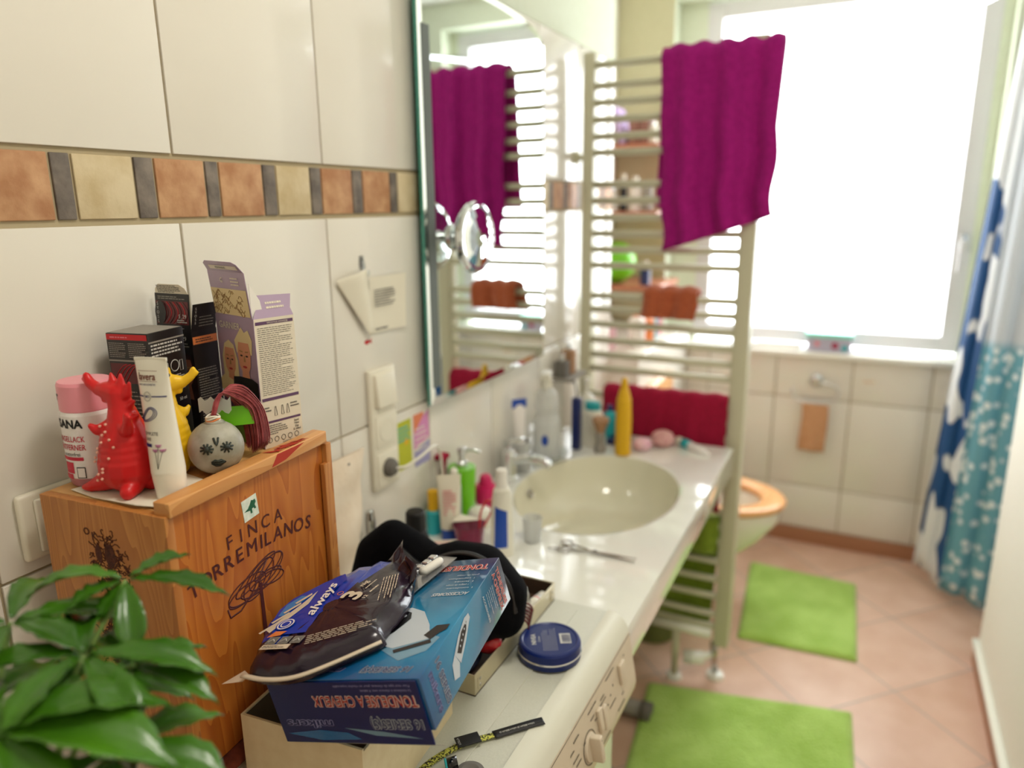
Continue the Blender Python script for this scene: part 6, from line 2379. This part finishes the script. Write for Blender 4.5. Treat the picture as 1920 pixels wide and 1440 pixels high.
# basin far side group
sb2 = thing('spray_bottle', 'tall transparent spray bottle standing in the glass dish near the faucet', 'spray bottle', (-0.785, 1.805, CT2 + 0.0045), 0.3)
b = MB()
b.lathe([(0, 0), (0.036, 0), (0.038, 0.006), (0.038, 0.11), (0.030, 0.135), (0.034, 0.16), (0.030, 0.19), (0.014, 0.212)], 'cloudy', 36)
b.build('bottle_body', sb2)
b = MB()
b.lathe([(0.016, 0.21), (0.016, 0.235), (0.010, 0.238)], 'plastic_white', 24)
b.box((-0.014, -0.035, 0.236), (0.014, 0.022, 0.256), 'plastic_white', bev=0.004)
b.tube([(0, -0.028, 0.238), (0, -0.038, 0.208)], 0.004, 'plastic_white', 8)
b.build('spray_head', sb2)
b = MB()
b.disc(0, 0, 0.010, 0.016, 'blue', frame((0.0, -0.0386, 0.065), (1, 0, 0), (0, 0, 1)), 0.0004)
b.build('drop_label', sb2)
ts2 = thing('toothpaste_tube', 'white toothpaste tube with blue end leaning against the wall left of the spray bottle', 'tube', (-0.820, 1.700, CT2 + 0.05), 0.9)
b = MB()
b.grid(lambda u, v: ((0.014 + 0.006 * v) * math.cos(2 * PI * u), (0.012 * (1 - v) + 0.001) * math.sin(2 * PI * u), 0.02 + 0.13 * v), 30, 10, 'label_white', closed_u=True)
b.box((-0.021, -0.0022, 0.128), (0.021, 0.0022, 0.152), 'blue')
b.build('tube_body', ts2)
b = MB()
b.lathe([(0, 0), (0.011, 0), (0.012, 0.02), (0, 0.02)], 'white', 20)
b.build('cap', ts2)
bs = thing('beaker', 'clear plastic beaker holding the toothpaste behind the faucet', 'beaker', (-0.820, 1.700, CT2))
b = MB()
b.lathe([(0, 0.0), (0.028, 0.0), (0.029, 0.002), (0.0325, 0.085), (0.031, 0.085), (0.027, 0.004), (0, 0.003)], 'cloudy', 32)
b.build('beaker_body', bs)
b = MB()
b.lathe([(0.0, 0.0), (0.042, 0.0), (0.060, 0.012), (0.066, 0.026), (0.0635, 0.026), (0.057, 0.014), (0.042, 0.004), (0.0, 0.004)], 'clear', 44)
t = b.build('glass_dish')
t.location = (-0.785, 1.805, CT2)
tag(t, 'round clear glass dish on the counter beneath the spray bottle', 'dish')
# navy slim case
b = MB()
b.box((-0.013, -0.012, 0), (0.013, 0.012, 0.158), 'navy', bev=0.003)
b.tube(rail([(0.0, 0, 0.158), (-0.004, 0, 0.19), (-0.012, 0, 0.21), (-0.016, 0, 0.20)], 4), 0.0024, 'black', 8)
t = b.build('curling_iron')
t.location = (-0.742, 1.930, CT2)
tag(t, 'tall slim navy case with black wire top standing behind the basin', 'case')
simple('lotion_bottle', 'white lotion bottle with turquoise cap right of the slim navy case', 'bottle', (-0.712, 1.985, CT2), [(0, 0), (0.030, 0), (0.032, 0.004), (0.032, 0.10), (0.024, 0.112)], 'plastic_white', sy=0.7, cap=[(0.024, 0.112), (0.024, 0.134), (0.0, 0.137)], capm='teal')
b = MB()
b.box((-0.035, -0.028, 0), (0.030, 0.028, 0.018), 'navy', bev=0.003)
t = b.build('small_navy_tray')
t.name = 'soap_tray'
t.location = (-0.64, 2.035, CT2)
tag(t, 'low navy blue tray at the back of the counter behind the shaving brush', 'tray')
simple('pump_dispenser', 'white pump dispenser with tall nozzle at the far wall end of the counter', 'dispenser', (-0.765, 2.075, CT2), [(0, 0), (0.026, 0), (0.026, 0.12), (0.012, 0.135)], 'plastic_white', cap=[(0.006, 0.135), (0.006, 0.168), (0.011, 0.170), (0.011, 0.182), (0.004, 0.188), (0, 0.188)], capm='white')
simple('mouthwash_bottle', 'small bright blue bottle behind the yellow bottle', 'bottle', (-0.690, 2.085, CT2), [(0, 0), (0.018, 0), (0.018, 0.075), (0.010, 0.085)], 'teal', cap=[(0.010, 0.085), (0.010, 0.102), (0, 0.104)], capm='navy')
sbr = thing('shaving_brush', 'shaving brush with pale handle and brown bristles behind the basin', 'brush', (-0.668, 1.932, CT2))
b = MB()
b.lathe([(0, 0), (0.016, 0), (0.018, 0.012), (0.012, 0.03), (0.015, 0.055), (0.012, 0.062)], 'card_grey', 28)
b.build('handle', sbr)
noisy('bristle', (150, 110, 80), (190, 150, 116), 120, 0.9)
b = MB()
b.lathe([(0.012, 0.062), (0.018, 0.08), (0.026, 0.098), (0.022, 0.106), (0.0, 0.109)], 'bristle', 30)
b.build('bristles', sbr)
yb = thing('shampoo_bottle', 'tall slender mustard yellow bottle with pointed cap behind the basin', 'bottle', (-0.602, 1.942, CT2))
b = MB()
b.lathe([(0, 0), (0.021, 0), (0.023, 0.004), (0.0235, 0.10), (0.021, 0.165), (0.015, 0.190)], 'yellow', 32)
b.build('bottle_body', yb)
b = MB()
b.lathe([(0.0145, 0.190), (0.011, 0.200), (0.009, 0.222), (0.005, 0.229), (0, 0.230)], 'yellow', 28)
b.build('cap', yb)
noisy('puff_pink', (226, 170, 190), (240, 206, 214), 60, 0.9, bump=0.8)
noisy('puff_rose', (206, 150, 150), (226, 180, 176), 60, 0.9, bump=0.8)
for (x, y, r, mm, lab) in [(-0.560, 2.000, 0.026, 'puff_pink', 'pale pink cotton puff right of the yellow bottle'), (-0.515, 2.060, 0.034, 'puff_rose', 'dusty rose bath puff next to the teal tube')]:
    b = MB()
    def pf(u, v, r=r):
        th, ph = 2 * PI * u, PI * v
        rr = r * (1 + 0.10 * math.sin(th * 9) * math.sin(ph * 6))
        return (rr * math.sin(ph) * math.cos(th), rr * math.sin(ph) * math.sin(th), r * 0.72 + rr * 0.72 * math.cos(ph))
    b.grid(pf, 48, 24, mm, closed_u=True)
    t = b.build('bath_puff')
    t.location = (x, y, CT2)
    tag(t, lab, 'puff')
tt2 = thing('face_cream_tube', 'white and teal tube lying at the far right corner of the counter', 'tube', (-0.478, 2.095, CT2 + 0.013), -0.55)
b = MB()
b.tube([(0.02, 0, 0), (0.10, 0, -0.006), (0.125, 0, -0.010)], [0.013, 0.012, 0.006], 'label_white', 20)
b.tube([(0.022, 0, 0.0), (0.05, 0, -0.002)], [0.0135, 0.0132], 'teal', 20)
b.build('tube_body', tt2)
b = MB()
b.tube([(0.0, 0, 0), (0.021, 0, 0)], 0.0125, 'paper', 20)
b.build('cap', tt2)

# perfume bottles on a small wall shelf beyond the basin
b = MB()
b.box((-0.854, 1.985, 1.005), (-0.785, 2.12, 1.017), 'card_grey', bev=0.002)
t = b.build('wall_shelf')
tag(t, 'short grey glass shelf on the tiled wall beyond the mirror', 'shelf')
for (y, m_, h, lab) in [(2.01, 'print_grey', 0.05, 'smoky square perfume bottle on the grey wall shelf'), (2.065, 'bristle', 0.075, 'amber brown perfume bottle on the grey wall shelf')]:
    pf_ = thing('perfume_bottle', lab, 'perfume', (-0.822, y, 1.0172))
    b = MB()
    b.box((-0.018, -0.018, 0), (0.018, 0.018, h), m_, bev=0.004)
    b.build('flacon', pf_)
    b = MB()
    b.lathe([(0.008, h), (0.008, h + 0.02), (0, h + 0.021)], 'chrome', 20)
    b.build('cap', pf_)

# ================================================================== SHELF RECESS BEHIND THE RADIATOR
wood('shelf_wood', (186, 120, 92), (160, 96, 72), 'X', 10)
for z, lab in ((1.765, 'upper reddish wooden shelf board in the recess behind the radiator'), (1.500, 'middle reddish wooden shelf board in the recess behind the radiator'), (1.195, 'lowest reddish wooden shelf board in the recess behind the radiator')):
    b = MB()
    b.box((-1.119, 2.95, z - 0.02), (-0.80, 3.365, z), 'shelf_wood', bev=0.002)
    t = b.build('shelf_board')
    tag(t, lab, 'shelf')
mat('book_lilac', (196, 170, 220), 0.6)
mat('book_cream', (216, 206, 180), 0.6)
mat('book_brown', (140, 96, 86), 0.6)
mat('book_white', (236, 230, 224), 0.6)
for i, (x, wd, h, m_, tilt, nm) in enumerate([(-1.06, 0.025, 0.14, 'print_dark', -0.2, 'dark'), (-1.02, 0.03, 0.13, 'book_cream', -0.25, 'cream'), (-0.975, 0.022, 0.15, 'book_lilac', -0.3, 'lilac'), (-0.94, 0.04, 0.09, 'book_brown', 0, 'brown'), (-0.895, 0.035, 0.10, 'book_brown', 0, 'reddish')]):
    b = MB()
    b.box((0, 0, 0), (wd, 0.12, h), m_, bev=0.002)
    t = b.build('book')
    t.location = (x, 2.99, 1.7652 + (0.0 if tilt == 0 else 0.0))
    t.rotation_euler = (0, tilt, 0)
    if tilt:
        t.location.z += 0.0005 + abs(math.sin(tilt)) * (wd if tilt > 0 else 0)
    if m_ == 'book_brown':
        nm = 'brown' if i == 3 else 'dusky brown'
    tag(t, {0: 'dark leaning book at the wall end of the upper recess shelf', 1: 'cream leaning book on the upper recess shelf', 2: 'lilac leaning book on the upper recess shelf', 3: 'brown upright book left of its twin on the upper recess shelf', 4: 'brown upright book right of its twin on the upper recess shelf'}[i], 'book')
for i, (x, z, r, h, m_, lab) in enumerate([(-0.85, 1.7652, 0.020, 0.085, 'plastic_white', 'white jar at the right end of the upper recess shelf'), (-1.02, 1.5002, 0.022, 0.10, 'plastic_white', 'white bottle left on the middle recess shelf'), (-0.965, 1.5002, 0.016, 0.15, 'black', 'tall black bottle on the middle recess shelf'), (-0.915, 1.5002, 0.020, 0.14, 'book_white', 'tall white bottle on the middle recess shelf'), (-0.862, 1.5002, 0.022, 0.12, 'card_grey', 'grey bottle at the right end of the middle recess shelf'), (-0.86, 1.1952, 0.022, 0.10, 'navy', 'navy jar beside the green ball on the lowest recess shelf')]):
    simple('cosmetic_bottle', lab, 'bottle', (x, 3.02, z), [(0, 0), (r, 0), (r, h * 0.8), (r * 0.6, h * 0.86)], m_, cap=[(r * 0.6, h * 0.86), (r * 0.6, h), (0, h)], capm='plastic_white' if m_ != 'plastic_white' else 'chrome')
b = MB()
b.ell((0, 0, 0.09), 0.09, 'ball_green' if False else 'lime', 32)
t = b.build('play_ball')
t.location = (-1.005, 3.06, 1.1952)
tag(t, 'light green ball on the lowest recess shelf behind the radiator', 'ball')
for i, (x, y, r, h, m_, cm, lab) in enumerate([(-0.80, 2.72, 0.032, 0.15, 'book_white', 'orange', 'white bottle with orange cap on the tiled ledge above the toilet'), (-0.80, 2.84, 0.036, 0.13, 'orange', 'white', 'orange bottle with white cap on the tiled ledge'), (-0.81, 2.95, 0.030, 0.17, 'teal', 'white', 'teal bottle on the tiled ledge'), (-0.82, 3.06, 0.028, 0.14, 'pink', 'white', 'pink bottle on the tiled ledge'), (-0.90, 2.66, 0.034, 0.12, 'puff_pink', 'white', 'pale pink bottle at the near end of the tiled ledge')]):
    simple('cleaning_bottle', lab, 'bottle', (x, y, 0.9802), [(0, 0), (r, 0), (r, h * 0.75), (r * 0.5, h * 0.85)], m_, cap=[(r * 0.5, h * 0.85), (r * 0.5, h), (0, h)], capm=cm)

# waste bin and scale under the counter
wbn = thing('waste_bin', 'olive green waste bin standing behind the radiator pipe under the counter', 'bin', (-0.60, 2.36, 0))
b = MB()
mat('olive', (104, 116, 60), 0.5)
b.lathe([(0, 0), (0.085, 0), (0.088, 0.004), (0.105, 0.22), (0.109, 0.224), (0.102, 0.222), (0.084, 0.008), (0, 0.006)], 'olive', 40)
b.build('bin_body', wbn)
b = MB()
b.tube([(-0.11, 0, 0), (0.11, 0, 0)], 0.025, 'card_grey', 20)
b.tube([(0.10, 0, 0), (0.13, 0, 0)], 0.030, 'print_grey', 20)
t = b.build('drain_pipe')
t.location = (-0.60, 1.88, 0.031)
tag(t, 'short grey drain pipe lying on the floor beneath the counter', 'pipe')

# ================================================================== PLANT IN THE FOREGROUND
noisy('leaf', (30, 76, 8), (84, 138, 28), 7, 0.28, coat=0.15, lo=0.3, hi=0.75)
m = MATS['leaf']
m.node_tree.nodes['Principled BSDF'].inputs['Subsurface Weight'].default_value = 0.0
mat('stem', (120, 148, 74), 0.5)
pt = thing('potted_plant', 'bushy green umbrella-leaf plant in the lower left corner in front of the crate', 'plant', (-0.53, 0.235, 0.86))
b = MB()
b.lathe([(0.0, 0.0), (0.055, 0.0), (0.058, 0.004), (0.078, 0.12), (0.082, 0.13), (0.075, 0.13), (0.070, 0.115)], 'terracotta_skirt', 40)
b.build('pot', pt)
b = MB()
b.lathe([(0.0715, 0.112), (0.04, 0.117), (0.0, 0.118)], 'cloth_brown', 30)
b.build('soil', pt)
PB = Matrix.Translation((0.53, -0.235, -0.86))


def leaflet(b, base, direction, length, width, droop, fold=0.25, roll=0.0, nseg=12):
    d = Vector(direction).normalized()
    side = d.cross(Vector((0, 0, 1)))
    if side.length < 1e-4:
        side = Vector((1, 0, 0))
    side.normalize()
    if roll:
        side = Matrix.Rotation(roll, 3, d) @ side
    p = Vector(base)
    step = length / nseg
    vs = []
    for i in range(nseg + 1):
        t = i / nseg
        w_ = width * (math.sin(PI * min(1, t * 0.93 + 0.045)) ** 0.8) * (0.65 + 0.5 * t if t < 0.7 else 1.0 * (1 - (t - 0.7) / 0.32))
        w_ = max(w_, 0.0003)
        up_ = side.cross(d)
        rip = 0.0016 * math.sin(i * 2.4)
        vs += [tuple(p - side * w_ / 2 + up_ * (w_ * fold + rip)), tuple(p - side * w_ * 0.25 + up_ * (w_ * fold * 0.38)), tuple(p), tuple(p + side * w_ * 0.25 + up_ * (w_ * fold * 0.38)), tuple(p + side * w_ / 2 + up_ * (w_ * fold + rip))]
        p = p + d * step
        d = (d + Vector((0, 0, -1)) * droop * step / 0.1).normalized()
        side = (side - d * side.dot(d)).normalized()
    fs = []
    for i in range(nseg):
        for j in range(4):
            fs.append((i * 5 + j, i * 5 + j + 1, i * 5 + 6 + j, i * 5 + 5 + j))
    b.add(vs, fs, 'leaf', True)


root = Vector((-0.53, 0.235, 0.975))
clus = [
    # centre, leaflet list (dx,dy,dz,length,width,droop)
    ((-0.547, 0.357, 1.222), [(0.70, 0.30, 0.05, 0.088, 0.024, 0.55), (0.35, 0.62, 0.25, 0.050, 0.022, 0.9), (-0.80, -0.55, 0.38, 0.085, 0.024, 1.5), (-0.35, -0.75, -0.1, 0.045, 0.024, 0.8), (0.05, -0.70, -0.5, 0.034, 0.020, 0.6), (0.5, -0.35, -0.35, 0.068, 0.026, 1.0)]),
    ((-0.525, 0.300, 1.190), [(0.8, 0.5, 0.0, 0.10, 0.034, 0.6), (-0.7, 0.5, 0.3, 0.08, 0.030, 0.9), (0.2, -0.8, 0.1, 0.08, 0.030, 0.9), (-0.6, -0.6, 0.2, 0.085, 0.032, 0.8), (0.9, -0.2, -0.1, 0.09, 0.032, 0.8)]),
    ((-0.600, 0.290, 1.205), [(0.6, 0.6, 0.1, 0.085, 0.032, 0.8), (-0.5, 0.6, 0.2, 0.08, 0.03, 0.9), (-0.7, -0.5, 0.0, 0.08, 0.03, 0.9), (0.5, -0.7, 0.0, 0.08, 0.03, 0.9), (0.9, 0.1, 0.1, 0.075, 0.028, 0.8)]),
    ((-0.515, 0.225, 1.178), [(0.80, 0.42, 0.02, 0.130, 0.050, 0.50), (0.55, 0.75, 0.18, 0.115, 0.046, 0.75), (-0.1, 0.9, 0.2, 0.09, 0.038, 0.8), (0.85, -0.1, -0.2, 0.10, 0.044, 0.6), (-0.7, 0.3, 0.1, 0.08, 0.03, 0.8)]),
    ((-0.480, 0.280, 1.130), [(0.8, 0.4, 0.0, 0.095, 0.040, 0.7), (0.3, 0.85, 0.1, 0.085, 0.034, 0.7), (-0.5, 0.7, 0.1, 0.08, 0.034, 0.7), (0.7, -0.5, -0.1, 0.09, 0.04, 0.7), (-0.4, -0.8, 0, 0.08, 0.034, 0.7)]),
    ((-0.585, 0.240, 1.150), [(0.7, 0.5, 0.1, 0.09, 0.034, 0.7), (-0.2, 0.9, 0.2, 0.085, 0.032, 0.7), (0.7, -0.4, 0.0, 0.085, 0.034, 0.7), (-0.8, 0.2, 0.1, 0.07, 0.03, 0.7)]),
    ((-0.560, 0.330, 1.140), [(0.7, 0.3, 0.0, 0.08, 0.032, 0.7), (0.1, -0.8, 0.0, 0.07, 0.03, 0.7), (-0.7, 0.1, 0.1, 0.07, 0.03, 0.7), (0.4, 0.6, 0.1, 0.06, 0.028, 0.9)]),
    ((-0.500, 0.320, 1.175), [(0.85, 0.25, -0.1, 0.075, 0.028, 0.7), (0.2, 0.8, 0.0, 0.06, 0.026, 0.9), (-0.7, 0.1, 0.2, 0.06, 0.026, 0.9), (0.5, -0.7, 0.0, 0.07, 0.03, 0.9)]),
    ((-0.440, 0.250, 1.110), [(0.8, 0.35, 0.0, 0.09, 0.040, 0.7), (0.2, 0.8, 0.1, 0.08, 0.034, 0.7), (-0.6, 0.5, 0.1, 0.08, 0.034, 0.7), (0.6, -0.5, -0.1, 0.09, 0.04, 0.7)]),
    ((-0.540, 0.190, 1.110), [(0.8, 0.35, 0.1, 0.09, 0.040, 0.7), (0.2, 0.8, 0.1, 0.09, 0.034, 0.7), (-0.6, 0.5, 0.1, 0.08, 0.034, 0.7)]),
]
for (c, lf) in clus:
    b = MB(PB)
    for (dx, dy, dz, ln, wd, dr_) in lf:
        d = Vector((dx, dy, dz)).normalized()
        leaflet(b, Vector(c) + d * 0.004, d, ln, wd, dr_)
    o_l = b.build('leaf_cluster', pt, solid=0.0006)
    b = MB(PB)
    mid = root.lerp(Vector(c), 0.55) + Vector((0.0, -0.015, 0.03))
    b.tube(rail([root, mid, c], 6), [0.0024] * 12 + [0.0016], 'stem', 8)
    b.build('stem', pt)
stl = thing('plant_stool', 'small wooden stool carrying the potted plant beside the washing machine', 'stool', (-0.53, 0.235, 0))
b = MB()
b.lathe([(0, 0.83), (0.13, 0.83), (0.135, 0.835), (0.135, 0.855), (0.13, 0.86), (0, 0.86)], 'crate_top', 40)
b.build('seat', stl)
for k in range(3):
    a = 2 * PI * k / 3 + 0.4
    b = MB()
    b.tube([(0.08 * math.cos(a), 0.08 * math.sin(a), 0.83), (0.12 * math.cos(a), 0.12 * math.sin(a), 0.0)], [0.014, 0.011], 'crate_top', 12)
    b.build('leg', stl)
